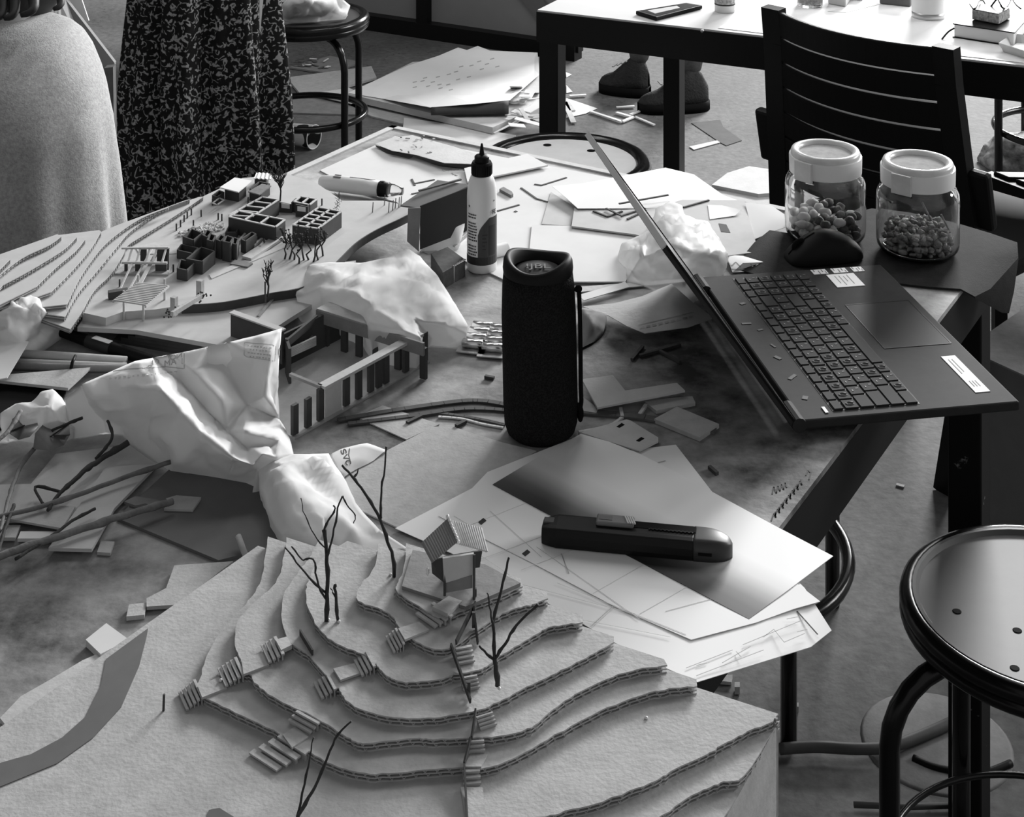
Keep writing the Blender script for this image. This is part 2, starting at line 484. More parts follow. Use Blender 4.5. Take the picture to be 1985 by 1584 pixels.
# ---------------------------------------------------------------- slatted black chair
ch = thing('chair', (.72, 2.95, 0), 'black slatted plastic chair tucked under the white-topped table', 'chair')
TLp, TRp = D(1497, 20, 2.92), D(1842, 96, 2.63); TLp.z = TRp.z = .86
cdir = (TRp - TLp); cw = cdir.length; cdir.normalize(); cin = V((-cdir.y, cdir.x, 0))       # cin: towards the far table
def cb(s, z):
    """back surface: s across 0..1, z height"""
    k = (.86 - z)
    return TLp + cdir * (cw * (s - .5) * (1 + .25 * max(0, k - .05)) + cw * .5 + .02 * k) - cin * (.055 * (1 - (2 * s - 1) ** 2) - .10 * k) * 1.0 + V((0, 0, z - .86))
def strip(z0, z1, s0, s1, th=.012, n=20):
    b = B()
    for (zz) in ((z0, z1),):
        rows = []
        for i in range(n + 1):
            s = s0 + (s1 - s0) * i / n
            a, c_ = cb(s, zz[0]), cb(s, zz[1]); rows.append([b.bm.verts.new(x) for x in (a, c_, c_ + cin * th, a + cin * th)])
        for i in range(n):
            for k in range(4): b.bm.faces.new((rows[i][k], rows[i + 1][k], rows[i + 1][(k + 1) % 4], rows[i][(k + 1) % 4]))
        b.bm.faces.new(rows[0]); b.bm.faces.new(rows[-1][::-1])
    return b
mat('chair_slat', .010, .75, spec=.04)
obj('top_rail', strip(.862, .8145, .03, .97), 'black_plastic', ch, bevel=.003)
for k in range(6):
    z = .812 - k * .0475; obj('back_slat', strip(z, z - .0435, .06, .94, .018), 'chair_slat', ch, bevel=.002)
for s in (0, 1):
    b = B(); pts = [cb(s * .97 + .015, .866), cb(s * .97 + .015, .8), cb(s * .98 + .01, .6), cb(s * 1.0, .45)]
    foot = cb(s, .45); pts.append(V((foot.x, foot.y, 0)) - cin * .05 if s == 0 else W(1830, 950, 0))
    for i in range(4):
        b.bar(pts[i], pts[i + 1], .042 if i < 3 else .032, .022, up=cin)
    obj('back_leg', b, 'black_plastic', ch)
    b = B(); f = cb(s, .45) + cin * .40; b.bar(V((f.x, f.y, .44)), V((f.x, f.y, 0)) + cin * .03, .03, .03); obj('front_leg', b, 'black_plastic', ch)
    b = B(); a0 = cb(s, .66) - cdir * (.016 if s == 0 else -.016); b.bar(a0, a0 + cin * .02 + V((0, 0, -.1)), .02, .07, up=cdir); obj('side_bracket', b, 'black_plastic', ch, bevel=.006)
b = B(); b.prism([cb(0, .46) + cin * .02, cb(1, .46) + cin * .02, cb(1, .46) + cin * .43, cb(0, .46) + cin * .43], .025); obj('seat', b, 'black_plastic', ch, bevel=.006)

# a second black chair seat at the right, behind the mat
b = B()
ch2 = thing('chair', (*W(2010, 470, .45).to_2d(), 0), 'black ribbed chair seat at the right edge behind the dark mat', 'chair')
c0 = W(2130, 385, .45)
def rib(k):
    b = B(); o = c0 + V((-.16, .16, 0)) + V((.05, -.075, 0)) * k * .62
    b.prism([o, o + V((.42, -.02, 0)), o + V((.445, -.058, 0)), o + V((.02, -.038, 0))], .014); return b
for k in range(6): obj('seat_rib', rib(k), 'black_plastic', ch2, bevel=.003)
for x_ in (-.17, .25):
    b = B(); b.bar(c0 + V((x_, .17, -.02)), c0 + V((x_ + .19, -.14, -.02)), .03, .028); obj('seat_rail', b, 'black_plastic', ch2)
for (dx, dy) in ((-.15, .15), (.02, -.13), (.26, .15), (.42, -.13)):
    b = B(); q = c0 + V((dx, dy, 0)); b.bar(V((q.x, q.y, .42)), V((q.x, q.y, 0)), .026, .026); obj('leg', b, 'black_plastic', ch2)

# ---------------------------------------------------------------- leaning panels far behind
ps = thing('panel_frame', (*W(850, 85, 0).to_2d(), 0), 'grey panels in a black frame standing on the floor at the back', 'partition')
P0, P1 = W(560, 28, .0), W(1120, 112, .0)
pd = (P1 - P0).normalized(); pu = V((0, 0, 1))
b = B(); b.bar(P0 + pu * .55, P1 + pu * .55, .012, 1.0); obj('panel', b, 'panel_grey', ps)
b = B(); b.bar(P0 + pu * .03 - V((0, .03, 0)), P1 + pu * .03 - V((0, .03, 0)), .06, .06); obj('bottom_rail', b, 'black_metal', ps)
pm = D(838, 60, P0.lerp(P1, .5).y)
for s in (.497, .02, .99):
    q = P0.lerp(P1, s); b = B(); b.box((q.x, q.y - .025, .53), (.05, .04, 1.0), pd); obj('post', b, 'black_metal', ps)
b = B(); b.bar(P0.lerp(P1, .52) + pu * .62 - V((0, .02, 0)), P0.lerp(P1, .97) + pu * .06 - V((0, .02, 0)), .012, .07); obj('brace_and_shade', b, mat('panel_shade', .11, .6), ps)  # grey bar paints a diagonal shadow line across the panel
b = B(); b.bar(P0.lerp(P1, .47) + pu * .62 - V((0, .02, 0)), P0.lerp(P1, .05) + pu * .06 - V((0, .02, 0)), .012, .05); obj('brace_and_shade', b, 'black_metal', ps)
# ---------------------------------------------------------------- terraced hillside model (front)
H0, DZ = .070, .0058
def lz(k): return H0 + DZ * k
def TL_(px, py, k): return T(px, py, lz(k))
tm = thing('terrain_model', T(760, 1500, 0), 'large stepped corrugated-cardboard hillside model in the foreground', 'architectural model')
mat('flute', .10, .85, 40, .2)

def offset_in(poly, d):
    """moves a closed polygon inward by d (xy)"""
    n = len(poly); A = sum(poly[i].x * poly[(i + 1) % n].y - poly[(i + 1) % n].x * poly[i].y for i in range(n))
    s = 1 if A > 0 else -1; out = []
    for i in range(n):
        a = (poly[i] - poly[i - 1]).to_2d(); c = (poly[(i + 1) % n] - poly[i]).to_2d()
        na = V((-a.y, a.x)).normalized() if a.length > 1e-7 else V((0, 0)); nc = V((-c.y, c.x)).normalized() if c.length > 1e-7 else na
        nn = (na + nc); nn = nn.normalized() if nn.length > .2 else nc
        out.append(poly[i] + V((nn.x, nn.y, 0)) * s * d)
    return out
def cprism(b, poly, h):
    """prism with a triangulated top so that concave outlines stay clean"""
    n = len(poly)
    r = delaunay_2d_cdt([p.to_2d() for p in poly], [], [list(range(n))], 1, 1e-6)
    vt = [b.bm.verts.new((v.x, v.y, poly[0].z)) for v in r[0]]; vb = [b.bm.verts.new((v.x, v.y, poly[0].z - h)) for v in r[0]]
    ed = {}
    for f in r[2]:
        b.bm.faces.new([vt[i] for i in f]); b.bm.faces.new([vb[i] for i in f][::-1])
        for i in range(len(f)): ed[(f[i], f[(i + 1) % len(f)])] = 1
    for (i, j) in list(ed):
        if (j, i) not in ed: b.bm.faces.new((vt[i], vb[i], vb[j], vt[j]))
def layer(name, contour, back, k, parent=tm, jag=.0006, flute_to=None, m='kraft', dz=DZ):
    """one double-wall corrugated sheet: three liners, a recessed core and the flutes that show along the cut contour"""
    rnd = random.Random(k * 7 + 3)
    con = smooth_path([TL_(x, y, k) for x, y in contour], 5)
    con = [p + V((rnd.uniform(-jag, jag), rnd.uniform(-jag, jag), 0)) for p in con]
    poly = con + [TL_(x, y, k) for x, y in back]
    b = B(); cprism(b, poly, dz * .18)
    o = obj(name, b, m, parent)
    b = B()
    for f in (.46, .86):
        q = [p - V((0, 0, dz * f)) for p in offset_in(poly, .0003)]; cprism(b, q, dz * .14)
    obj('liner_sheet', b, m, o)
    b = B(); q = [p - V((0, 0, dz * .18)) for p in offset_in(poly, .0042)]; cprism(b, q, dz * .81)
    obj('core_sheet', b, 'flute', o)  # core coloured dark to paint the shade inside the cavities
    b = B(); step = .0078
    cum = [0]
    for i in range(1, len(con)): cum.append(cum[-1] + (con[i] - con[i - 1]).length)
    inw = offset_in(poly, .004)
    s = .002
    while s < cum[-1] - .003:
        i = next(j for j in range(1, len(cum)) if cum[j] >= s); t = (con[i] - con[i - 1])
        f_ = (s - cum[i - 1]) / max(t.length, 1e-6); p = con[i - 1] + t * f_; pi = inw[i - 1].lerp(inw[i], f_); tn = t.normalized()
        for (f0, f1, ph) in ((.18, .46, 0), (.60, .86, .0039)):
            for sg in (1, -1):
                z0, z1 = -dz * f0, -dz * f1; c0 = tn * ph
                a1, a2 = c0 + tn * (-.0019 * sg), c0 + tn * (.0019 * sg)
                if sg == -1: a1, a2 = a1 + tn * .0, a2
                w = tn * .00035
                for d_ in (w, -w): pass
                b.face([p + a1 * .5 + V((0, 0, z0)) - w, p + a1 * .5 + V((0, 0, z0)) + w, p + a2 * .5 + V((0, 0, z1)) + w, p + a2 * .5 + V((0, 0, z1)) - w])
                b.face([p + a1 * .5 + V((0, 0, z0)), p + a2 * .5 + V((0, 0, z1)), pi + a2 * .5 + V((0, 0, z1)), pi + a1 * .5 + V((0, 0, z0))])
        s += step
    obj('flutes', b, m, o)
    return o
random.seed(4)
# the base box: skirt walls and the two descending sheets at the near right corner
def at0(x, y, h): return T(x, y, h)
cR, cL = TL_(1509, 1384, 0), TL_(500, 1058, 0)
sd = (TL_(1395, 1584, -1) - cR); sd.z = 0; sd.normalize()
b = B()
A0 = cR.copy(); A1 = cR + sd * .46; Lq = cL.copy(); L1 = T(-330, 1640, H0)
b.prism([A0 - V((0, 0, DZ * 1.0)), A0 - V((0, 0, DZ)) - V((-.002, .003, 0)) * 0 + (Lq - A0).normalized() * .004, A0 + sd * .46 + (Lq - A0).normalized() * .004 - V((0, 0, .03)), A1 - V((0, 0, .03))], .072 - .03 - DZ)
b2 = B()
for (p0, p1) in ((A0, A1), (A0, Lq), (Lq, L1)):
    f = B
    d0 = DZ * 1.0
b2.prism([A0 - V((0, 0, DZ)), Lq - V((0, 0, DZ)), Lq - V((0, 0, DZ)) + sd * .004, A0 - V((0, 0, DZ)) + sd * .004], .063); b.bm.free()
obj('back_wall', b2, 'kraft', tm)
b = B()
q0 = A0 - V((0, 0, DZ)); nL = (Lq - A0).normalized() * .004
for i in range(10):
    s0, s1 = i / 10 * .46, (i + 1) / 10 * .46
    z0 = -DZ * (1 + min(2.6, s0 / .035 * .5)); z1 = -DZ * (1 + min(2.6, s1 / .035 * .5))
    a, c_ = A0 + sd * s0, A0 + sd * s1
    v = [V((p.x, p.y, z)) for p, z in ((a, TZ + .0008), (c_, TZ + .0008), (c_, TZ + H0 + z1), (a, TZ + H0 + z0))]
    b.face(v); b.face([x + nL for x in v][::-1]); b.face([v[3], v[2], v[2] + nL, v[3] + nL])
obj('side_wall', b, 'kraft', tm)
b = B(); b.prism([Lq - V((0, 0, DZ)), L1 - V((0, 0, DZ)), L1 - V((0, 0, DZ)) + V((.004, 0, 0)), Lq - V((0, 0, DZ)) + V((.004, 0, 0))], .063); obj('side_wall', b, 'kraft', tm)

BK = [(1509, 1384), (500, 1058)]
L0c = [(1505, 1389), (1495, 1399), (1438, 1423), (1403, 1443), (1368, 1462), (1304, 1494), (1269, 1513), (1205, 1540), (1107, 1570), (1057, 1582), (980, 1602), (850, 1640), (600, 1720), (300, 1790)]
layer('terrace_layer', L0c, [(-330, 1790), (-330, 1640), (0, 1410), (500, 1058), (1509, 1384)], 0, jag=.0008)
Lm1 = [(1512, 1396), (1442, 1503), (1403, 1515), (1370, 1528), (1330, 1548), (1270, 1590), (1180, 1640), (900, 1760)]
layer('terrace_layer', Lm1, [(700, 1720), (900, 1630), (1100, 1570), (1300, 1490)], -1)
Lm2 = [(1450, 1508), (1400, 1590), (1330, 1680), (1200, 1760)]
layer('terrace_layer', Lm2, [(1000, 1760), (1200, 1620), (1350, 1540)], -2)
C = {
 1: ([(519, 1040), (512, 1090), (503, 1132), (475, 1172), (430, 1222), (402, 1268), (388, 1315), (383, 1338), (409, 1358), (470, 1387), (543, 1422), (576, 1444), (632, 1476), (677, 1494), (727, 1500), (808, 1494), (894, 1487), (934, 1489), (973, 1480), (1029, 1452), (1107, 1407), (1177, 1372), (1248, 1346), (1297, 1335), (1350, 1330)], [(1350, 1317)]),
 2: ([(555, 1042), (547, 1096), (534, 1129), (494, 1168), (462, 1204), (455, 1245), (466, 1278), (470, 1304), (484, 1307), (497, 1326), (514, 1340), (560, 1367), (615, 1392), (664, 1424), (694, 1439), (720, 1440), (802, 1431), (841, 1433), (917, 1430), (952, 1428), (1001, 1420), (1036, 1406), (1071, 1377), (1114, 1347), (1174, 1317), (1234, 1298), (1293, 1290)], [(1287, 1278)]),
 3: ([(619, 1047), (603, 1076), (586, 1099), (560, 1135), (546, 1168), (553, 1229), (575, 1255), (599, 1270), (645, 1326), (656, 1334), (663, 1346), (677, 1362), (710, 1379), (776, 1391), (841, 1391), (917, 1379), (966, 1361), (1012, 1336), (1057, 1314), (1107, 1290), (1153, 1266), (1191, 1244)], [(1190, 1234)]),
 4: ([(675, 1048), (640, 1070), (613, 1095), (599, 1122), (593, 1152), (603, 1194), (626, 1227), (655, 1249), (704, 1268), (720, 1284), (731, 1289), (750, 1309), (776, 1321), (808, 1322), (860, 1315), (880, 1307), (923, 1300), (948, 1289), (976, 1267), (1026, 1238), (1057, 1219), (1089, 1212), (1130, 1206)], [(1129, 1193)]),
 5: ([(732, 1053), (731, 1080), (721, 1109), (700, 1132), (691, 1155), (700, 1168), (739, 1181), (760, 1194), (775, 1216), (797, 1235), (803, 1241), (836, 1256), (870, 1257), (905, 1235), (951, 1203), (973, 1190), (1003, 1178), (1033, 1172), (1061, 1160)], [(1060, 1147)]),
 6: ([(788, 1053), (785, 1095), (772, 1128), (767, 1142), (776, 1152), (821, 1180), (851, 1196), (885, 1188), (918, 1174), (957, 1160), (991, 1146), (1012, 1136)], [(1010, 1122)]),
}
LAY = {}
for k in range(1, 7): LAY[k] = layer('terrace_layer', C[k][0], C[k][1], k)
b = B(); b.prism([TL_(x, y, 6.45) for x, y in ((779, 1136), (903, 1176), (1009, 1130), (940, 1094), (800, 1066))], DZ * .42); obj('house_plinth', b, 'kraft_dark', tm)
# filling between the sheets: nothing floats, every sheet lies on the one below
# dark curved road glued on the base sheet
road = [(287, 1218), (284, 1235), (270, 1290), (235, 1370), (180, 1430), (110, 1480), (0, 1525), (-120, 1560), (-120, 1505), (0, 1479), (60, 1462), (120, 1430), (165, 1390), (195, 1330), (203, 1290), (205, 1278)]
b = B(); cprism(b, [TL_(x, y, .1) for x, y in road], DZ * .1 - .0001); obj('road_strip', b, 'road_card', tm)
b = B(); cprism(b, [TL_(x, y, .1) for x, y in ((395, 1600), (405, 1570), (425, 1566), (480, 1600))], .0005); obj('road_strip', b, 'road_card', tm)

# stairs: flights of little slats and landings
def flight(a, c_, ka, kc, hw, n, name='stair_flight'):
    """n treads from pixel a at level ka down to pixel c at level kc; hw: half width vector in pixels"""
    b = B()
    P, Q = TL_(*a, ka), TL_(*c_, kc); d = (Q - P); run = V((d.x, d.y, 0)); 
    w = T(a[0] + hw[0], a[1] + hw[1], lz(ka)) - T(a[0] - hw[0], a[1] - hw[1], lz(ka)); w.z = 0
    wn = w.normalized(); 
    for i in range(n):
        f = (i + .5) / n; o = P + run * f; z = P.z + (Q.z - P.z) * (i + .35) / n + .0006
        th = .0012
        b.box(V((o.x, o.y, z - th / 2)), (w.length, run.length / n * .72, th), wn, None, None)
        b.box(V((o.x, o.y, (z + Q.z) / 2 - .001)), (w.length * .9, run.length / n * .3, max(.0008, z - Q.z)), wn)
    return obj(name, b, 'kraft', tm)
def plate(pts, k, t=.0016, name='stair_landing', m='kraft'):
    b = B(); b.prism([TL_(x, y, k) for x, y in pts], t); return obj(name, b, m, tm)
plate([(383, 1330), (425, 1312), (440, 1333), (392, 1352)], 1.25)
flight((388, 1333), (352, 1362), 1.1, .1, (8, 17), 5)
flight((468, 1290), (428, 1316), 2.1, 1.3, (8, 17), 5)
plate([(468, 1278), (512, 1264), (522, 1288), (472, 1307)], 2.25)
flight((545, 1250), (512, 1270), 3.0, 2.3, (8, 17), 4)
plate([(534, 1240), (556, 1234), (566, 1250), (545, 1260)], 3.15, .003, m='kraft_pale')
flight((862, 1180), (822, 1205), 6.2, 5.3, (19, 13), 4)
plate([(838, 1176), (870, 1155), (896, 1165), (868, 1190)], 6.5, .004, m='kraft')
plate([(772, 1218), (812, 1205), (832, 1220), (785, 1240)], 5.3)
flight((778, 1232), (754, 1252), 5.1, 4.2, (8, 15), 4)
flight((722, 1276), (692, 1298), 4.1, 3.2, (8, 15), 4)
plate([(646, 1296), (688, 1285), (700, 1304), (660, 1318)], 3.35)
flight((646, 1320), (614, 1342), 3.1, 2.1, (8, 15), 4)
flight((600, 1388), (578, 1412), 2.1, 1.2, (22, 12), 3)
plate([(548, 1424), (572, 1408), (598, 1428), (566, 1449)], 1.15)
flight((578, 1438), (505, 1480), 1.0, .1, (27, 17), 4)
# stepped street running down the near face
flight((898, 1252), (905, 1288), 5.0, 4.1, (16, -3), 4)
flight((908, 1310), (915, 1338), 4.0, 3.1, (16, -3), 4)
flight((938, 1384), (948, 1412), 3.0, 2.1, (16, -5), 4)
flight((921, 1434), (924, 1460), 2.0, 1.2, (17, -1), 3)
plate([(912, 1462), (945, 1462), (933, 1486), (898, 1486)], 1.15)
flight((913, 1490), (916, 1525), 1.0, .1, (17, -1), 3)
plate([(893, 1526), (936, 1526), (943, 1600), (905, 1600)], .3, .001)
for (x0, y0, k0, x1, y1, k1) in ((874, 1254, 5, 912, 1362, 3.3), (926, 1250, 4.2, 918, 1180, 6.4), (922, 1380, 3, 914, 1434, 2), (912, 1436, 2, 900, 1484, 1.1), (900, 1488, 1, 906, 1595, .1), (884, 1248, 5.2, 922, 1172, 6.4), (582, 1228, 3.2, 606, 1268, 3.2)):
    b = B(); b.bar(TL_(x0, y0, k0) + V((0, 0, .001)), TL_(x1, y1, k1) + V((0, 0, .001)), .0012, .004)
    obj('street_wall', b, 'dark_card', tm)
for (x, y, k, h) in ((918, 1216, 5.2, 28), (909, 1350, 3.2, 26), (921, 1155, 6.5, 14)):
    q = TL_(x, y, k); b = B(); b.box(q + V((0, 0, h / 2600 / 2)), (.0022, .0022, h / 2600))
    obj('street_post', b, 'dark_card', tm)
# model house on the summit
hs = thing('model_house', TL_(885, 1140, 6.45), None, None); hs.parent = tm; hs.location = WL[hs.name] - WL[tm.name]
def Dh(px, py, dy=0): return D(px, py, 1.122 + dy)
b = B(); b.prism([Dh(858, 1083), Dh(918, 1074, .004), Dh(919, 1114, .004), Dh(861, 1131)][::1], .0022, down=(0, -1, 0)); obj('front_wall', b, 'kraft_pale', hs)
b = B(); b.prism([Dh(836, 1088, .004), Dh(858, 1083, .001), Dh(861, 1130, .001), Dh(838, 1112, .012)], .0015, down=(.2, -1, 0)); b.prism([Dh(860, 1080, .03), Dh(935, 1068, .03), Dh(930, 1100, .03), Dh(866, 1110, .03)], .0015, down=(0, -1, 0))
obj('side_wall', b, 'dark_card', hs)
b = B(); b.prism([Dh(862, 1128, .001), Dh(916, 1116, .003), Dh(916, 1140, .002), Dh(862, 1150, .001)], .0015, down=(0, -1, 0)); obj('base_wall', b, 'kraft_dark', hs)
for (x, y0, y1) in ((919, 1075, 1163), (862, 1085, 1155)):
    b = B(); b.tube([Dh(x, y0, .002), Dh(x, y1, .0)], .0011, 6); obj('stilt', b, 'dark_card', hs)
def corru(p00, p10, p11, p01, n, amp):
    """corrugated sheet spanning the four corners, ridges along p00-p01"""
    b = B(); up = (p10 - p00).cross(p01 - p00).normalized()
    def fn(u, v): return (p00.lerp(p10, u)).lerp(p01.lerp(p11, u), v) + up * amp * math.sin(u * n * 2 * math.pi)
    b.grid(fn, n * 6, 2); return b
o = obj('roof_sheet', corru(Dh(817, 1052, .004), Dh(868, 1005, .022), Dh(888, 1050, .012), Dh(838, 1091, -.004), 13, .00022), 'kraft_dark', hs, solid=.0012)
o = obj('roof_sheet', corru(Dh(868, 1008, .024), Dh(933, 1024, .030), Dh(945, 1070, .012), Dh(886, 1054, .012), 14, .00022), 'kraft_pale', hs, solid=.0012)
b = B()
for i in range(9):
    f = i / 8; q = Dh(868 + 20 * f, 1002 + 48 * f, .022 - .01 * f); b.blob(q, .0014, .0014, .002, 6, .3, seed=i)
obj('ridge_glue', b, 'white_plastic', hs)
b = B(); b.blob(Dh(829, 1108, .005), .0016, .0014, .0032, 6, .3); obj('door_figure', b, 'white_plastic', hs)

# twig trees, glued into the sheets
def twig(name, stems, par, m='twig'):
    """stems: list of ([(px,py,dY)...], base level pixel depth Y, r0, r1); the first is the trunk"""
    first = None
    for (pts, Y, r0, r1) in stems:
        r0 *= .66; r1 *= .7
        n = len(pts); P = [D(x, y, Y + (q[0] if q else 0)) for x, y, *q in pts]
        P = smooth_path(P, 3); rnd = random.Random(int(pts[0][0]))
        P = [p + V((rnd.uniform(-1, 1), rnd.uniform(-1, 1), 0)) * .0004 for p in P]
        rr = [r0 + (r1 - r0) * i / (len(P) - 1) for i in range(len(P))]
        b = B(); b.tube(P, [r * (1 + .35 * (i % 5 == 2)) for i, r in enumerate(rr)], 7)
        if first is None: first = obj(name, b, m, par, smooth=True)
        else: obj('branch', b, m, first, smooth=True)
def Yk(py, k): return Yof(py, TZ + lz(k))
Y = Yk(1204, 4); Y2 = Yk(1204, 4)
twig('tree', [([(634, 1206), (634, 1165), (635, 1120), (633, 1075), (628, 1028)], Y, .0024, .0019),
              ([(628, 1028), (634, 1012, .004), (645, 997, .008), (650, 985, .01), (646, 980, .01)], Y, .0013, .0007),
              ([(632, 1090), (640, 1060, -.004), (648, 1025, -.008), (655, 985, -.012), (664, 962, -.014)], Y, .0013, .0008),
              ([(664, 962, -.014), (672, 978, -.012), (686, 995, -.01), (689, 1005, -.01), (685, 1014, -.01)], Y, .0008, .0005),
              ([(630, 1062), (615, 1045, .006), (600, 1020, .01), (588, 990, .014), (583, 966, .015)], Y, .0008, .0004),
              ([(632, 1162), (618, 1135, -.01), (612, 1110, -.014), (608, 1085, -.016), (595, 1083, -.017), (586, 1085, -.018), (565, 1060, -.02)], Y, .0012, .0007),
              ([(632, 1150), (600, 1120, -.01), (575, 1090, -.016), (553, 1062, -.02)], Y, .0013, .0007)], tm)
twig('tree', [([(655, 1203), (653, 1170), (649, 1140), (650, 1133)], Y2, .0018, .0014), ([(651, 1160), (645, 1148, .004), (640, 1140, .006)], Y2, .0009, .0005)], tm)
Y = Yk(1118, 5)
twig('tree', [([(765, 1119), (762, 1080), (752, 1050), (737, 1008), (718, 972), (700, 945), (682, 923), (664, 902)], Y, .0021, .0012),
              ([(738, 1005), (738, 975, .004), (740, 945, .008), (745, 910, .01), (748, 866, .012)], Y, .0014, .0009),
              ([(684, 926), (692, 918, .003), (695, 908, .004)], Y, .0014, .0005)], tm)
Y = Yk(1330, 4)
twig('tree', [([(965, 1330), (962, 1300), (959, 1275)], Y, .0026, .0022),
              ([(959, 1275), (957, 1240, .003), (958, 1200, .008), (967, 1160, .012), (978, 1115, .016), (987, 1081, .018)], Y, .0018, .0011),
              ([(958, 1225, .003), (953, 1195), (947, 1165, -.002), (945, 1150, -.002)], Y, .0012, .0006),
              ([(962, 1275), (974, 1255, -.004), (990, 1230, -.008), (1010, 1203, -.014), (1043, 1172, -.02)], Y, .0016, .0011),
              ([(958, 1280), (945, 1268, .002), (928, 1252, .004)], Y, .0016, .0010)], tm)
Y = Yk(1600, 0)
twig('tree', [([(577, 1600), (580, 1570), (590, 1520), (600, 1470), (607, 1430)], Y, .0016, .0005),
              ([(579, 1580), (600, 1545, -.01), (615, 1515, -.016), (640, 1455, -.02), (655, 1425, -.024), (680, 1398, -.026)], Y, .0017, .0007)], tm)
Y = Yk(1378, 0)
b = B(); b.tube([D(317, 1378, Y), D(318, 1346, Y)], .0009, 6); obj('street_post', b, 'dark_card', tm)
b = B()
for (x, y, k) in ((637, 1203, 4), (757, 1115, 5), (968, 1336, 4), (428, 1320, 1.3), (1253, 1393, 0), (657, 1206, 4)): b.blob(TL_(x, y, k) + V((0, 0, .0005)), .0013, .0013, .0011, 8, .3)
obj('glue_drop', b, 'white_plastic', tm, smooth=True)
# ---------------------------------------------------------------- site model with ruined village (back left)
SZ0, SZ1, SD = .024, .033, .0055
sm = thing('site_model', T(400, 560, 0), 'grey cardboard village site model with terraces at the back left of the table', 'architectural model')
def S(px, py, h=0): return T(px, py, SZ1 + h)
def spoly(pts, h, t, name, m='grey_card', sp=False):
    P = [T(x, y, h) for x, y in pts]
    b = B(); cprism(b, P, t); return obj(name, b, m, sm)
low = [(150, 634), (265, 640), (420, 668), (470, 682), (505, 655), (560, 618), (605, 590), (640, 556), (690, 505), (560, 520), (330, 560), (180, 592)]
spoly(low, SZ0, .005, 'lower_sheet')
for i in range(4):
    dx = i * 14
    spoly([(262 - dx, 640 + 4 * i + 6), (425, 672 + i * 8), (468, 686 + i * 8), (500, 655), (400, 600), (270, 600)], SZ0 - .0052 * (i + 1) + .0002, .0049, 'stacked_sheet', 'dark_card')
up_r = [(352, 592), (420, 588), (470, 580), (530, 568), (590, 556), (640, 520), (662, 499), (692, 470), (730, 446), (775, 425), (800, 412)]
up = up_r + [(788, 398), (742, 389), (664, 389), (612, 354), (560, 338), (470, 345), (395, 380), (335, 415), (247, 470), (182, 560), (160, 606), (205, 616), (240, 604), (300, 600)]
b = B(); cprism(b, [T(x, y, SZ1) for x, y in up], .009); obj('ground_sheet', b, 'grey_card', sm)
# corrugated wall strip along the road edge
rp = smooth_path([T(x, y, SZ1 + .0005) for x, y in up_r], 4)
b = B()
for i in range(len(rp) - 1): b.bar(rp[i] - V((0, 0, .0045)), rp[i + 1] - V((0, 0, .0045)), .0016, .010)
obj('wall_strip', b, 'dark_card', sm)
b = B(); b.bar(T(545, 562, SZ0 + .001), T(500, 615, SZ0 + .001), .003, .003); b.bar(T(500, 615, SZ0 + .001), T(492, 628, SZ0 + .001), .003, .002); obj('kerb', b, 'kraft_dark', sm)
# terraces rising to the left
Cs = [
 [(395, 381), (341, 417), (281, 454), (247, 476), (239, 493), (216, 530), (182, 564), (159, 604), (136, 638)],
 [(369, 386), (312, 408), (256, 446), (230, 474), (188, 525), (150, 570), (126, 614)],
 [(327, 402), (270, 425), (213, 465), (182, 499), (153, 542), (130, 590)],
 [(196, 449), (176, 482), (142, 522), (99, 566)],
 [(165, 464), (145, 488), (108, 519), (70, 556)],
 [(149, 459), (122, 485), (57, 525), (5, 553)],
 [(119, 458), (94, 476), (40, 502), (-15, 545)],
 [(20, 502), (-5, 527), (-30, 550)]]
for k, c_ in enumerate(Cs):
    h = SZ1 + .0058 * (k + 1)
    con = smooth_path([T(x, y, h) for x, y in c_], 4)
    if k < 3: bk = [(30, 600), (60, 556), (150, 475), (190, 452), (228, 436), (327, 400)]
    elif k < 7: bk = [(-60, 620), (-60, 540), (-20, 505), (60, 474), (110, 456), (165, 452)]
    else: bk = [(-60, 600), (-60, 520), (-20, 500)]
    if k == 0: bk[-1] = (385, 382)
    if k == 1: bk[-1] = (360, 388)
    if k >= 3: bk[-1] = (c_[0][0] - 4, c_[0][1] - 3)
    if k >= 5: bk = [(-60, 620), (-60, 540), (-20, 500), (c_[0][0] - 8, c_[0][1] - 4)] if k < 7 else bk
    poly = con + [T(x, y, h) for x, y in bk]
    b = B(); cprism(b, poly, .0009); cprism(b, [p - V((0, 0, .0024)) for p in offset_in(poly, .0004)], .0008); o = obj('terrace_layer', b, 'grey_card', sm)
    b = B(); cprism(b, [p - V((0, 0, .0009)) for p in offset_in(poly, .0022)], .0049); obj('core_sheet', b, 'kraft_dark', o)
    b = B()
    for i in range(0, len(con) - 1):
        for f in (.2, .7):
            q = con[i].lerp(con[i + 1], f); b.box(q - V((0, 0, .0028)), (.0008, .0012, .0048))
    obj('flutes', b, 'kraft_dark', o)
b = B(); cprism(b, [T(x, y, SZ1 + .0007) for x, y in ((262, 478), (300, 470), (345, 477), (380, 468), (395, 455), (430, 455), (450, 470), (430, 486), (330, 492), (270, 492))], .0007); obj('paving_sheet', b, 'kraft_pale', sm)

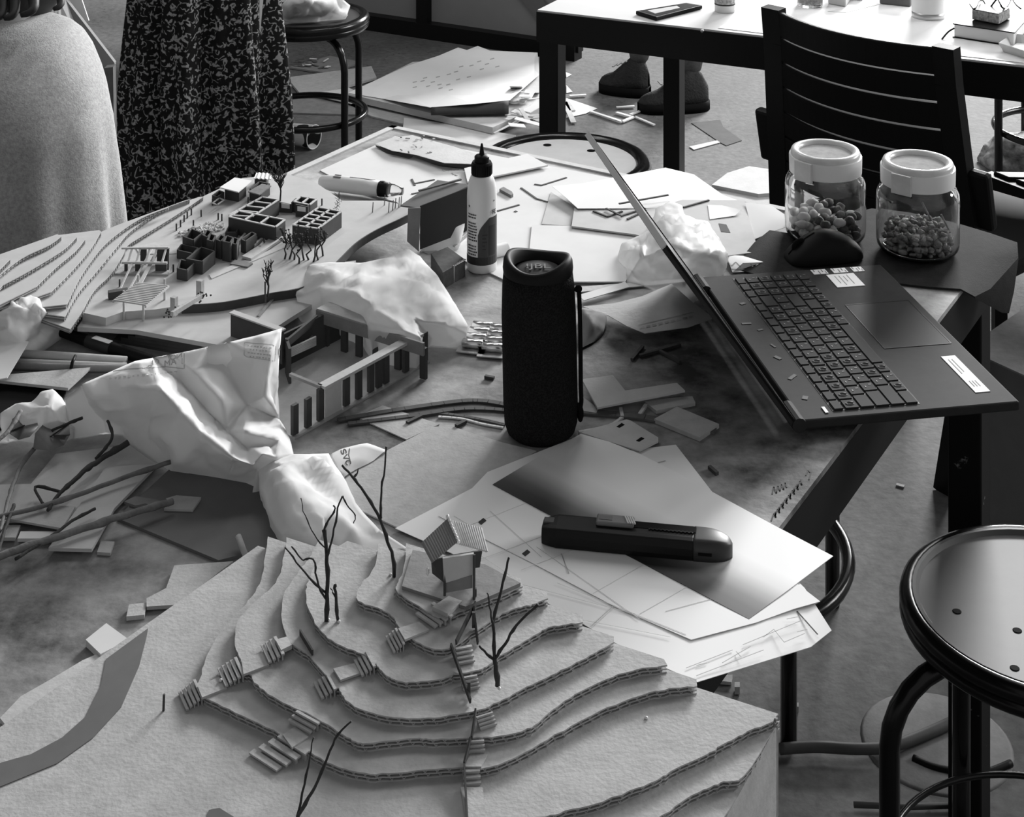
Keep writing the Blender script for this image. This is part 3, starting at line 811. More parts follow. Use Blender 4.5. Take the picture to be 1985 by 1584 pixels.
def wallrun(pts, h, t=.0022, h0=0, m='dark_card', name='wall', par=sm, close=False):
    """upright card walls standing on the ground sheet along pixel points"""
    P = [S(x, y, h0) for x, y in pts]
    if close: P.append(P[0])
    b = B()
    for a, c_ in zip(P, P[1:]):
        b.bar(a + V((0, 0, h / 2)), c_ + V((0, 0, h / 2)), t, h)
    return obj(name, b, m, par)
def top_strips(segs, h, w=.0026, m='kraft_pale', name='lit_wall_top', par=sm):
    b = B()
    for (x0, y0, x1, y1) in segs: b.bar(T(x0, y0, SZ1 + h), T(x1, y1, SZ1 + h), w, .0012)
    return obj(name, b, m, par)
def bld(name, px, py):
    t = thing(name, S(px, py), None, None); t.parent = sm; t.location = WL[t.name] - WL[sm.name]; return t
def grid_block(name, tl, tr, br, bl, h, nu, nv, m='dark_card'):
    """roofless block: corner pixels are those of the wall tops"""
    g = bld(name, bl[0], bl[1]); P = [T(*q, SZ1 + h) for q in (tl, tr, br, bl)]
    def at(u, v): return P[0].lerp(P[1], u).lerp(P[3].lerp(P[2], u), v)
    b = B(); t = B()
    for i in range(nu + 1):
        a, c_ = at(i / nu, 0), at(i / nu, 1); b.bar(a - V((0, 0, h / 2)), c_ - V((0, 0, h / 2)), .0020, h); t.bar(a, c_, .0027, .0012)
    for j in range(nv + 1):
        a, c_ = at(0, j / nv), at(1, j / nv); b.bar(a - V((0, 0, h / 2)), c_ - V((0, 0, h / 2)), .0020, h); t.bar(a, c_, .0027, .0012)
    obj('wall', b, m, g); obj('lit_wall_top', t, 'kraft_pale', g); return g  # pale strips paint the light on the dark walls' tops
grid_block('roofless_building', (508, 382), (540, 387), (489, 420), (444, 417), .020, 1, 4)
grid_block('roofless_building', (463, 409), (552, 426), (534, 440), (444, 420), .021, 3, 1)
grid_block('roofless_building', (618, 402), (661, 410), (616, 443), (568, 436), .021, 2, 5)
grid_block('roofless_building', (583, 381), (614, 386), (600, 397), (570, 391), .014, 2, 1)
def win_wall(x0, x1, y0, y1):
    g = bld('window_wall', x0, y1); Y_ = Yof(y1, TZ + SZ1)
    b = B(); b.prism([D(x0, y0, Y_), D(x1, y0 + 5, Y_ - .002), D(x1, y1 + 4, Y_ - .002), D(x0, y1, Y_)], .002, down=(0, -1, 0)); obj('wall', b, 'dark_card', g)
    b = B(); xm = (x0 + x1) / 2; ym = (y0 + y1) / 2; b.prism([D(xm - 8, ym - 8, Y_ - .0022), D(xm + 8, ym - 6, Y_ - .0027), D(xm + 8, ym + 3, Y_ - .0027), D(xm - 8, ym + 1, Y_ - .0022)], .0004, down=(0, -1, 0)); obj('window_opening', b, 'paper', g)
win_wall(541, 566, 392, 412); win_wall(573, 596, 396, 420)
wallrun([(566, 412), (575, 404)], .014); wallrun([(596, 420), (612, 404)], .014)
def box_bld(name, base, h, m='dark_card', t=.0018, top=True, floor=False):
    g = bld(name, *base[0]); wallrun(base, h, t, m=m, par=g, close=True)
    if top:
        b = B(); P = [S(x, y, h) for x, y in base]; P.append(P[0])
        for a, c_ in zip(P, P[1:]): b.bar(a, c_, .0024, .0008)
        obj('lit_wall_top', b, 'kraft_dark', g)  # lighter strips paint the lit upper edges of the walls
    return g
# huts with roofs at the far side
def hut(base, h, roof, rh, rm, name='hut', corr=0, tilt=0):
    g = bld(name, *base[0]); wallrun(base, h, m='dark_card', par=g, close=True)
    P = [T(x, y, SZ1 + rh + (tilt if i < 2 else 0)) for i, (x, y) in enumerate(roof)]
    if corr: o = obj('roof', corru(P[0], P[1], P[2], P[3], corr, .0006), rm, g, solid=.001)
    else:
        b = B(); b.prism(P, .0014); obj('roof', b, rm, g)
hut([(437, 386), (462, 391), (476, 380), (452, 376)], .017, [(455, 344), (488, 350), (462, 372), (426, 363)], .019, 'paper', corr=0)
hut([(485, 388), (505, 391), (522, 378), (503, 374)], .016, [(508, 356), (526, 360), (503, 377), (481, 371)], .018, 'kraft_dark', tilt=.001)
hut([(495, 362), (515, 364), (519, 356), (500, 353)], .012, [(497, 335), (527, 337), (525, 348), (492, 346)], .016, 'paper', corr=4)
box_bld('hut', [(412, 394), (421, 397), (434, 388), (425, 384)], .011)
# clutter of small ruined rooms
for base, h in (([(355, 485), (375, 492), (392, 478), (372, 470)], .013), ([(393, 484), (402, 488), (410, 478), (402, 474)], .014), ([(419, 499), (428, 503), (436, 494), (428, 490)], .017), ([(432, 505), (446, 508), (452, 498), (440, 494)], .018), ([(448, 502), (458, 505), (462, 494), (453, 491)], .015), ([(468, 488), (476, 492), (496, 478), (488, 474)], .012), ([(362, 527), (392, 532), (416, 512), (390, 504)], .012), ([(344, 501), (374, 508), (384, 497), (352, 490)], .008), ([(344, 541), (362, 545), (378, 530), (350, 524)], .010), ([(438, 462), (458, 462), (462, 452), (444, 450)], .006), ([(402, 500), (412, 503), (418, 492), (408, 488)], .017)):
    box_bld('ruined_room', base, h * 1.35, top=False)
b = B()
for (x0, y0, x1, y1) in ((462, 470, 476, 454), (470, 474, 486, 458), (480, 475, 497, 461), (492, 477, 508, 464), (504, 479, 514, 468)): b.bar(S(x0, y0, .003), S(x1, y1, .003), .003, .004)
obj('beam', b, 'balsa', sm)
b = B(); b.prism([S(469, 496, .004), S(487, 501, .004), S(553, 458, .004), S(540, 451, .004)], .003); obj('ramp', b, 'kraft_pale', sm)
b = B(); b.prism([S(446, 511, .002), S(480, 517, .002), S(490, 510, .002), S(455, 503, .002)], .002); obj('ramp', b, 'kraft_dark', sm)
b = B(); b.prism([S(405, 532, .001), S(560, 470, .001), S(556, 478, .001), S(410, 540, .001)], .001); obj('path', b, 'kraft_pale', sm)
# posts of a fence
for (x, y) in ((342, 447), (350, 440), (357, 430), (363, 423), (371, 417), (390, 420), (423, 426), (430, 428), (366, 457), (379, 456), (392, 461), (404, 463), (412, 398), (481, 395), (512, 477), (336, 527), (600, 428), (232, 556), (624, 398), (340, 600), (375, 440)):
    b = B(); b.tube([S(x, y), S(x, y) + V((0, 0, .009))], .0011, 6); obj('fence_post', b, 'dark_card', sm)
b = B(); rnd = random.Random(5)
for i in range(240):
    u, v = rnd.random(), rnd.random(); x = 345 + 60 * u + 32 * v; y = 455 - 22 * u + 6 * v + 4 * math.sin(i)
    b.box(S(x, y, .0012), (rnd.uniform(.001, .004), rnd.uniform(.001, .003), .002), (rnd.uniform(-1, 1), rnd.uniform(-1, 1), .2))
tag(obj('rubble', b, 'paper_grey', sm), kind='stuff')
# sloped frame shed on the left
g = bld('frame_shed', 235, 525)
Yb, Yf = Yof(512, TZ + SZ1), Yof(528, TZ + SZ1)
b = B(); b.bar(D(236, 481, Yb), D(327, 480, Yb), .003, .002); b.bar(D(236, 509, Yf), D(324, 510, Yf), .003, .0025); obj('purlin', b, 'kraft_pale', g)
b = B()
for x in (256, 272, 290, 304, 322): b.bar(D(x, 482, Yb), D(x - 8, 509, Yf), .0022, .002)
obj('rafter', b, 'kraft_pale', g)
b = B()
for (x0, x1) in ((272, 284), (304, 325)):
    b.prism([D(x0, 484, Yb - .001), D(x1, 484, Yb - .001), D(x1, 522, Yb - .001), D(x0, 522, Yb - .001)], .002, down=(0, -1, 0))
for (x0, x1) in ((241, 247), (262, 272), (301, 323)):
    b.prism([D(x0, 512, Yf - .001), D(x1, 512, Yf - .001), D(x1, 528, Yf - .001), D(x0, 528, Yf - .001)], .002, down=(0, -1, 0))
b.prism([D(325, 482, Yb), D(328, 482, Yb), D(327, 528, Yf), D(324, 528, Yf)], .002, down=(0, -1, 0))
obj('wall', b, 'dark_card', g)
b = B(); b.prism([S(222, 530, .002), S(326, 532, .002), S(332, 516, .002), S(240, 512, .002)], .002); obj('floor_plate', b, 'kraft', g)
b = B()
for (x0, y0, x1, y1, w) in ((258, 507, 232, 562, .002), (296, 480, 250, 562, .002), (304, 489, 266, 560, .0045)): b.bar(S(x0, y0, .012), S(x1, y1, .003), w, .0015)
obj('sloping_strip', b, 'balsa', g)
b = B(); b.bar(S(210, 572, .005), S(248, 566, .005), .008, .008); obj('plinth', b, 'dark_card', g)
# slatted pavilion
g = bld('slatted_pavilion', 240, 620)
RP = [T(268, 547, SZ1 + .026), T(327, 553, SZ1 + .026), T(282, 593, SZ1 + .026), T(219, 583, SZ1 + .026)]
b = B()
for i in range(13):
    f = (i + .5) / 13; a = RP[0].lerp(RP[3], f); c_ = RP[1].lerp(RP[2], f); b.bar(a, c_, .0016, .0016)
for (p_, q_) in ((0, 3), (1, 2)): b.bar(RP[p_] - V((0, 0, .0012)), RP[q_] - V((0, 0, .0012)), .002, .002)
obj('slatted_roof', b, 'balsa', g)
for (x, y, zt) in ((240, 620, 0), (278, 622, 0), (319, 596, 0), (268, 588, 0)):
    q = T(x, y, SZ0); b = B(); b.tube([q, V((q.x, q.y, TZ + SZ1 + .0245))], .0014, 6); obj('post', b, 'balsa', g)
# stone gateway
g = bld('gateway', 340, 600)
for (x0, y0, x1, y1, h) in ((333, 610, 342, 612, .021), (383, 575, 393, 577, .020)):
    a, c_ = S(x0, y0), S(x1, y1); b = B(); b.bar(a + V((0, 0, h / 2)), c_ + V((0, 0, h / 2)), .006, h); obj('pillar', b, 'kraft', g)
b = B(); b.bar(S(333, 609, .023), S(390, 574, .021), .004, .005); obj('lintel', b, 'kraft', g)
b = B(); rnd = random.Random(9)
for (x, y) in ((330, 607), (392, 573)):
    for i in range(16): b.blob(S(x, y, .021) + V((rnd.gauss(0, .003), rnd.gauss(0, .002), rnd.gauss(0, .003))), .0012, .0012, .0012, 6, .4, seed=i)
obj('gate_foliage', b, 'twig', g)
# wiry trees of the village
def wiry(px, py, hpx, spread, n, name='wire_tree', seed=1, top=True):
    rnd = random.Random(seed); o = S(px, py); h = hpx / 1700; b = B()
    b.tube([o, o + V((.001, 0, h * .3)), o + V((0, 0, h * .5))], [.0013, .0011, .0009], 6)
    for i in range(n):
        a = rnd.uniform(0, 6.28); r = spread * rnd.uniform(.3, 1); z0 = h * rnd.uniform(.3, .55)
        e = o + V((math.cos(a) * r, math.sin(a) * r * .6, h * rnd.uniform(.7, 1)))
        mid = (o + V((0, 0, z0))).lerp(e, .5) + V((rnd.uniform(-1, 1), 0, rnd.uniform(0, 1))) * .003
        b.tube([o + V((0, 0, z0)), mid, e], [.0008, .0006, .0003], 5)
        for q in range(2):
            e2 = e + V((rnd.uniform(-1, 1), rnd.uniform(-1, 1), rnd.uniform(.2, 1))) * .005; b.tube([mid.lerp(e, .5), e2], [.0005, .0003], 4)
    return obj(name, b, 'twig', sm)
wiry(543, 390, 78, .018, 22, seed=3)
wiry(519, 575, 70, .006, 10, seed=8)
b = B(); b.tube([S(514, 584), S(513, 545) * 1 + V((0, 0, 0))], .0010, 5); bb = S(514, 586); b.bm.free()
b = B(); b.tube([bb, bb + V((0, 0, .024))], .001, 6); obj('fence_post', b, 'dark_card', sm)
rnd = random.Random(21)
for i in range(9):
    x = 552 + 74 * i / 8; y = 506 + rnd.uniform(-6, 8) - i * .8; o = S(x, y); b = B(); P = [o]
    for q in range(1, 6): P.append(o + V((rnd.uniform(-1, 1) * .0035, rnd.uniform(-1, 1) * .002, .0062 * q)))
    b.tube(P, [.0013, .0012, .001, .001, .0008, .0007], 5)
    for q in range(9):
        c_ = P[-1] + V((rnd.gauss(0, .004), rnd.gauss(0, .003), rnd.gauss(-.002, .005))); b.tube([P[3], c_], [.0006, .0004], 4); b.blob(c_, .0014, .0014, .0011, 6, .5, seed=q)
    obj('vine', b, 'twig', sm)
b = B(); rnd = random.Random(33)
for i in range(26): b.tube([S(655, 412, .0) + V((rnd.gauss(0, .002), 0, .002 * i * .5)), S(655, 412) + V((rnd.gauss(0, .004), 0, .002 * i * .5 + .004))], .0003, 4)
obj('wire_shrub', b, 'twig_pale', sm)
for (x, y) in ((722, 412), (745, 398), (753, 412), (761, 408), (766, 404), (773, 402), (777, 400)):
    b = B(); b.tube([S(x, y), S(x, y) + V((.001, 0, .014))], .0007, 5); obj('fence_post', b, 'twig_pale', sm)

# ---------------------------------------------------------------- open hall model on the table
wm = thing('hall_model', T(690, 790, 0), 'small roofless cardboard hall model with upright strips below the sheer bag', 'architectural model')
F0, F1 = T(566, 850), T(828, 702)                                     # front long side on the table
K1 = T(640, 640, .006); K0 = F0 + (K1 - F1)
HW = .036
BL0 = T(548, 700); 
A = F0; Bq = F1; wdir = (F1 - F0).normalized(); ldir = V((-wdir.y, wdir.x, 0))
Wd = .115
Ca, Cb = A + ldir * Wd, Bq + ldir * Wd
b = B(); b.prism([A + V((0, 0, .002)) - ldir * .004, Bq + V((0, 0, .002)) - ldir * .004, Cb + V((0, 0, .002)), Ca + V((0, 0, .002))], .002); obj('floor_plate', b, 'kraft', wm)
def up_(p, z): return V((p.x, p.y, TZ + z))
# front long wall: beam and uprights
Ls = (F1 - F0).length
S0 = .2
b = B(); b.bar(up_(A + wdir * Ls * S0, HW), up_(A + wdir * (Ls - .012), HW), .011, .003); obj('roof_beam', b, 'kraft_pale', wm)
for s, hh in ((.0, .034), (.09, .033), (.175, HW), (.36, HW), (.45, HW), (.54, HW), (.60, HW), (.655, HW), (.81, HW), (.96, HW)):
    q = A + wdir * Ls * s; b = B(); b.bar(up_(q, hh / 2 + .001), up_(q + wdir * .0075, hh / 2 + .001), .004, hh - .004); obj('upright', b, 'dark_card', wm)
b = B(); b.bar(up_(A + wdir * Ls * (S0 + .03), HW / 2), up_(A + wdir * Ls * (S0 + .14), HW / 2), .002, HW - .004); obj('wall_panel', b, 'kraft_pale', wm)
b = B(); b.bar(up_(A + wdir * Ls * S0, HW), up_(A + wdir * Ls * S0 + ldir * .045, HW), .004, .003); obj('side_beam', b, 'kraft_dark', wm)
# back long wall: solid with dark uprights and a sloping lid
b = B(); b.bar(up_(Ca + wdir * .085, .02), up_(Cb, .02), .003, .038); obj('back_wall', b, 'dark_card', wm)
P0, P1 = T(614, 598, .043), T(822, 663, .043)
pd_ = (P1 - P0).normalized(); pn = V((-pd_.y, pd_.x, 0))
b = B(); b.prism([P0, P0.lerp(P1, .62), P0.lerp(P1, .62) + pn * .035 + V((0, 0, -.001)), P0 + pn * .035], .002); obj('roof_slab', b, 'kraft', wm)
b = B(); b.bar(P0 - V((0, 0, .008)), P1 - V((0, 0, .008)), .003, .014); obj('fascia', b, 'kraft_dark', wm)
for s in (.04, .22, .36, .52, .72, .95):
    q = P0.lerp(P1, s) + pn * .004; b = B(); b.bar(V((q.x, q.y, TZ + .018)), V((q.x, q.y, TZ + .018)) + pd_ * .008, .004, .034); obj('upright', b, 'dark_card', wm)
# taller L-shaped screen walls at the left
Q0, Q1 = T(449, 606, .05), T(549, 642, .05)
b = B(); b.bar(Q0 - V((0, 0, .018)), Q1 - V((0, 0, .018)), .003, .064 - .028); obj('screen_wall', b, 'dark_card', wm)
b = B(); b.bar(Q0 + V((0, 0, .0008)), Q1 + V((0, 0, .0008)), .008, .0016); obj('lit_wall_top', b, 'grey_card', wm)
Q2 = T(612, 602, .05)
b = B(); b.bar(up_(T(556, 660, .04), .037), up_(T(614, 612, .04), .037), .003, .008); obj('side_beam', b, 'dark_card', wm)
b = B(); b.bar(up_(T(555, 690, .02), .02), up_(T(562, 712, .02), .02), .003, .040); obj('upright', b, 'dark_card', wm)
# white dowels inside the hall
for i in range(6):
    b = B(); b.tube([T(556, 694 - i * 3, .014 + .002 * i), T(612, 668 - i * 3, .014 + .002 * i)], .0012, 6)
    obj('dowel', b, 'paper', None, 'thin white stick lying in the bundle inside the roofless hall model', 'stick', 'white sticks inside the hall model', smooth=True)
b = B(); b.blob(T(586, 652, .022), .016, .006, .004, 10, .3, rot=.4); obj('leaf', b, 'leaf', None, 'pale dry leaf lying on the white sticks in the hall model', 'leaf', smooth=True)
# ================================================================ things on the front table
# ---------------------------------------------------------------- portable speaker
c = T(1049, 838); t = thing('speaker', c, 'black mesh-covered cylindrical speaker standing upright in the middle of the table', 'speaker')
RS = .0375; tilt = V((-.02, .0, 1)).normalized()
b = B(); b.lathe([(0, .000), (.030, .000), (.0345, .004), (.037, .012), (.0378, .03), (.0378, .12), (.0366, .150), (.0352, .163), (0, .163)], c, 48, tilt); o = obj('mesh_body', b, 'speaker_mesh', t) if 'speaker_mesh' in MATS else None
if o is None:
    m = mat('speaker_mesh', .012, .8, spec=.05); nt = m.node_tree; tc = nt.nodes.new('ShaderNodeTexCoord'); mp = nt.nodes.new('ShaderNodeMapping'); mp.inputs['Scale'].default_value = (1, 1, 1)
    vo = nt.nodes.new('ShaderNodeTexVoronoi'); vo.inputs['Scale'].default_value = 620; nt.links.new(tc.outputs['Object'], vo.inputs['Vector'])
    bp = nt.nodes.new('ShaderNodeBump'); bp.inputs['Strength'].default_value = .8; bp.inputs['Distance'].default_value = .001
    nt.links.new(vo.outputs['Distance'], bp.inputs['Height']); nt.links.new(bp.outputs[0], nt.nodes['Principled BSDF'].inputs['Normal'])
    rr = nt.nodes.new('ShaderNodeMapRange'); rr.inputs[3].default_value = .004; rr.inputs[4].default_value = .016; rr.inputs[2].default_value = .8
    nt.links.new(vo.outputs['Distance'], rr.inputs[0]); nt.links.new(rr.outputs[0], nt.nodes['Principled BSDF'].inputs['Base Color'])
    b = B(); b.lathe([(0, .000), (.030, .000), (.0345, .004), (.037, .012), (.0378, .03), (.0378, .12), (.0366, .150), (.0352, .163), (0, .163)], c, 48, tilt); o = obj('mesh_body', b, m, t, smooth=True)
ct = c + tilt * .163
b = B()
def capf(u, v):
    a = u * 2 * math.pi; r0, z0 = [(.0352, 0), (.0358, .004), (.0350, .010), (.0325, .0135), (.0285, .0125), (.0255, .007), (.0245, .003)][round(v * 6)]
    up = .004 * math.cos(2 * a + .5) * (z0 / .0135)
    return ct + V((math.cos(a) * r0, math.sin(a) * r0, z0 + up))
b.grid(capf, 56, 6, True); obj('end_cap', b, 'dark_rubber' if 'dark_rubber' in MATS else mat('dark_rubber', .010, .6, spec=.1), t, smooth=True)
b = B(); b.lathe([(0, .0055), (.018, .0045), (.0225, .003), (.0245, .0015), (.0245, 0)], ct, 40); obj('radiator', b, mat('radiator_grey', .035, .7, spec=.1), t, smooth=True)
text_mesh('logo', '!JBL', .0165, ct + V((0, -.002, .0062)), (1, 0, 0), (0, 1, 0), 'ink_pale' if 0 else 'dark_grey', t, .0003)
MATS['dark_grey'].node_tree.nodes['Principled BSDF'].inputs['Base Color'].default_value = (.10, .10, .10, 1)
b = B(); P = [c + V((.036, -.004, z)) for z in (.142, .146)]
sx = [c + V((.0345, -.006, .146)), c + V((.0375, -.006, .150)), c + V((.0385, -.006, .138)), c + V((.0395, -.006, .10)), c + V((.0400, -.006, .05)), c + V((.0405, -.006, .034)), c + V((.0385, -.006, .026)), c + V((.0365, -.006, .032))]
b.tube(smooth_path(sx, 4), .0022, 8); obj('strap', b, 'matte_black', t, smooth=True)
for q_, r_ in ((V((.0380, -.006, .148)), .004), (V((.0395, -.006, .022)), .009)):
    b = B(); b.blob(c + q_, .0035, .0035, r_, 10); obj('strap_knot', b, 'matte_black', t, smooth=True)

# ---------------------------------------------------------------- glue bottle
c = T(934, 522); t = thing('glue_bottle', c, 'white glue bottle with black nozzle cap standing behind the speaker', 'bottle')
prof = [(0, 0), (.0165, 0), (.0188, .002), (.0190, .02), (.0190, .095), (.0182, .106), (.0165, .114), (.0140, .120), (.0130, .1215), (0, .1215)]
b = B(); b.lathe(prof, c, 44); obj('body', b, 'white_plastic', t, smooth=True)
b = B(); b.lathe([(0, .120), (.0128, .120), (.0130, .122), (.0130, .136), (.0122, .138), (.0095, .138), (.0094, .1445), (.0080, .146), (.0035, .147), (.0030, .150), (.0012, .161), (0, .161)], c, 36); o = obj('cap', b, 'black_plastic', t); shade_auto(o)
b = B()
for k in range(28):
    a = 2 * math.pi * k / 28; b.box(c + V((math.cos(a) * .0130, math.sin(a) * .0130, .129)), (.0012, .0012, .012), (math.cos(a), math.sin(a), 0))
obj('cap_ribs', b, 'black_plastic', t)
def wrap(a0, a1, z0, z1, r, top=None, n=14):
    b = B()
    def fn(u, v):
        a = a0 + (a1 - a0) * u; zt = z1 if top is None else top(u)
        return c + V((math.cos(a) * r, math.sin(a) * r, z0 + (zt - z0) * v))
    b.grid(fn, n, 3); return b
da = -math.pi / 2
obj('label', wrap(da - 1.5, da + 1.5, .012, .022, .01925), 'dark_grey2' if 0 else mat('label_dark', .03, .5), t)
obj('label', wrap(da - .25, da + 1.5, .022, .06, .01925, top=lambda u: .050 + .022 * min(1, u * 2.2) ** .6), mat('label_mid', .055, .5), t)
obj('label', wrap(da + .5, da + 1.1, .024, .062, .0194), 'label_dark', t)
b = B(); rnd = random.Random(2)
for k in range(15):
    z = .024 + k * .0036
    if rnd.random() < .15: continue
    a = da - 1.05
    while a < da - .38:
        w = rnd.uniform(.03, .12)
        p = [c + V((math.cos(x) * .0194, math.sin(x) * .0194, zz)) for x, zz in ((a, z), (a + w, z), (a + w, z + .0019), (a, z + .0019))]
        b.face(p); a += w + .035
for k in range(5):
    a = da + .06; w = rnd.uniform(.15, .36); z = .050 - k * .0045
    b.face([c + V((math.cos(x) * .0196, math.sin(x) * .0196, zz)) for x, zz in ((a, z), (a + w, z), (a + w, z + .0012), (a, z + .0012))])
tag(obj('small_print', b, 'ink_grey' if 0 else 'label_dark', t), kind='stuff')
for a, z, s in ((da - .95, .085, .0022), (da + .95, .092, .0016)):
    b = B(); q = c + V((math.cos(a), math.sin(a), 0)) * .0194 + V((0, 0, z)); ux = V((-math.sin(a), math.cos(a), 0)); P = []
    for k in range(10):
        r = s * (1 if k % 2 == 0 else .42); P.append(q + ux * math.sin(k * math.pi / 5) * r + V((0, 0, math.cos(k * math.pi / 5) * r)))
    b.face(P); obj('star_mark', b, 'label_dark', t)
text_mesh('lettering', 'FE', .008, c + V((math.cos(da + .92) * .0196, math.sin(da + .92) * .0196, .078)), (-math.sin(da + .92), math.cos(da + .92), 0), (0, 0, 1), 'label_dark', t)

# ---------------------------------------------------------------- dark printed box
t = thing('carton', T(870, 560), 'small dark printed carton lying between the sheer bag and the glue bottle', 'box')
P = [T(835, 492, .022), T(868, 478, .022), T(902, 503, .022), T(858, 528, .022)]
b = B(); b.prism(P, .0215); obj('box_body', b, mat('carton_dark', .045, .5, 150, .5), t, bevel=.0006)
b = B(); b.bar(P[2] + V((0, 0, .0003)), P[3].lerp(P[2], .45) + V((0, 0, .0003)), .003, .0006); b.bar(P[2].lerp(P[3], .5) + V((0, -.0004, -.001)), P[2].lerp(P[3], .5) + V((0, -.0004, -.021)), .0016, .0006); obj('tape_edge', b, 'silver', t)

# ---------------------------------------------------------------- glue tube
A_, Z_ = T(620, 352, .0135), T(738, 366, .0135)
t = thing('glue_tube', T(690, 375), 'white glue tube with black band lying at the far left of the table', 'tube')
ax = (Z_ - A_).normalized(); L = (Z_ - A_).length
b = B(); b.lathe([(0, 0), (.006, 0), (.009, .004), (.0115, .02), (.0118, L * .7), (.0105, L), (0, L)], A_, 28, ax); obj('body', b, 'white_plastic', t, smooth=True)
b = B(); b.lathe([(.0108, L - .002), (.0111, L), (.0105, L + .012), (0, L + .012)], A_, 28, ax); obj('band', b, 'black_plastic', t, smooth=True)
b = B(); b.lathe([(.009, L + .012), (.0085, L + .02), (.006, L + .028), (.0055, L + .034), (0, L + .034)], A_, 28, ax); obj('nozzle', b, 'clear_plastic', t, smooth=True)
b = B(); o3 = A_ + ax * .028 + V((0, -.004, .0112)); b.box(o3, (.012, .004, .0004), ax); b.box(o3 + V((.001, .006, .0006)), (.010, .0022, .0004), ax); b.box(o3 + ax * .04 + V((0, .004, .0006)), (.04, .0012, .0004), ax); b.box(o3 + ax * .072 + V((0, .003, .0004)), (.004, .003, .0004), ax); obj('print', b, 'label_dark', t)

# ---------------------------------------------------------------- slanted-roof shed model
t = thing('shed_model', T(850, 480), 'grey card shed model with sloping lid, left of the glue bottle', 'architectural model')
Ysh = Yof(490, TZ)
b = B(); P = [T(776, 398, .052), T(848, 349, .056), T(912, 358, .056), T(822, 404, .052)]; b.prism(P, .0018); obj('roof', b, mat('shed_card', .10, .85, 30, .15), t)
b = B(); b.prism([D(791, 404, 1.985), D(815, 403, 1.985), D(812, 488, 1.985), D(789, 468, 1.985)], .002, down=(0, -1, 0)); obj('front_wall', b, 'kraft_dark', t)
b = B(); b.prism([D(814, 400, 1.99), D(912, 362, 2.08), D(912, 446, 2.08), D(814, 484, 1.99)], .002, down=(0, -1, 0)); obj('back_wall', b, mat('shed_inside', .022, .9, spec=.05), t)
b = B(); b.prism([T(815, 486, .001), T(905, 455, .001), T(915, 470, .001), T(830, 492, .001)], .0008); obj('floor_plate', b, 'kraft', t)
o = obj('foam_sheet', crumple([(822, 432, .03), (880, 428, .032), (905, 420, .03), (892, 470, .012), (852, 486, .002), (816, 488, .002)], [(850, 440, .032), (860, 465, .014)], .002, 40, 7), 'tissue', None, 'torn pale foam sheet leaning inside the slanted shed model', 'foam sheet', smooth=True)
for i, (x0, y0, x1, y1) in enumerate(((868, 468, 906, 436), (872, 474, 908, 446), (880, 478, 910, 452))):
    b = B(); b.bar(T(x0, y0, .008), T(x1, y1, .014), .004, .0016); obj('wood_strip', b, 'balsa', None, 'pale wood strip leaning between shed model and glue bottle', 'strip', 'wood strips beside the shed model')
b = B(); a0, a1 = T(940, 492, .009), T(982, 482, .009); b.lathe([(0, 0), (.0085, 0), (.0085, (a1 - a0).length), (0, (a1 - a0).length)], a0, 24, a1 - a0); shade_auto(obj('paper_roll', b, 'white_plastic', None, 'short white roll lying right of the glue bottle', 'roll'))

# ---------------------------------------------------------------- blister strips with silver capsules
for j, (x0, y0, x1, y1, nn, lab) in enumerate(((938, 636, 912, 682, 4, 'silver blister strip beside the sheer bag, left of the pair'), (972, 640, 952, 690, 4, 'silver blister strip partly behind the speaker, right of the pair'))):
    t = thing('blister_strip', T((x0 + x1) / 2, (y0 + y1) / 2), lab, 'blister pack', 'blister strips beside the speaker')
    p0, p1 = T(x0, y0, .003), T(x1, y1, .003); d = (p1 - p0).normalized(); w = V((-d.y, d.x, 0))
    b = B(); b.bar(p0 - d * .006, p1 + d * .004, .032, .0012); obj('foil', b, 'steel', t)
    for k in range(nn):
        q = p0.lerp(p1, (k + .4) / nn) + V((0, 0, .005)); b = B(); b.tube([q - w * .0125, q - w * .011, q + w * .011, q + w * .0125], [.003, .005, .005, .003], 12); obj('capsule', b, 'silver', t, smooth=True)

# ---------------------------------------------------------------- laptop
LH = .017
A4, B4, C4, D4 = T(1365, 537, LH), T(1700, 513, LH), T(1972, 786, LH), T(1560, 806, LH)
hx = ((D4 - A4).normalized() + (C4 - B4).normalized()).normalized(); hx.z = 0; hx.normalize()
px_ = V((-hx.y, hx.x, 0)); px_ = px_ if px_.x > 0 else -px_
LW = .36; LD = .236; cen = (A4 + B4 + C4 + D4) / 4
def lp(a, d, z=0): return V((cen.x, cen.y, TZ + LH + z)) + hx * (a - .5) * LW + px_ * (d - .5) * LD     # a: along hinge, far to near; d: hinge to palm edge
lt = thing('laptop', lp(.5, .5, -LH), 'open black laptop with paper stickers hanging over the right edge of the table', 'laptop')
b = B(); b.prism([lp(0, 0), lp(0, 1), lp(1, 1), lp(1, 0)], .0095); obj('base', b, 'laptop_shell', lt, bevel=.002)
for a, d in ((.1, .1), (.9, .1)):
    b = B(); q = lp(a, d, -.0128); b.box(q, (.02, .01, .0066), hx); obj('rubber_foot', b, 'matte_black', lt)
b = B(); b.prism([lp(.035, .16, .0003), lp(.035, .56, .0003), lp(.965, .56, .0003), lp(.965, .16, .0003)], .0006); obj('keyboard_deck', b, 'black_plastic', lt)
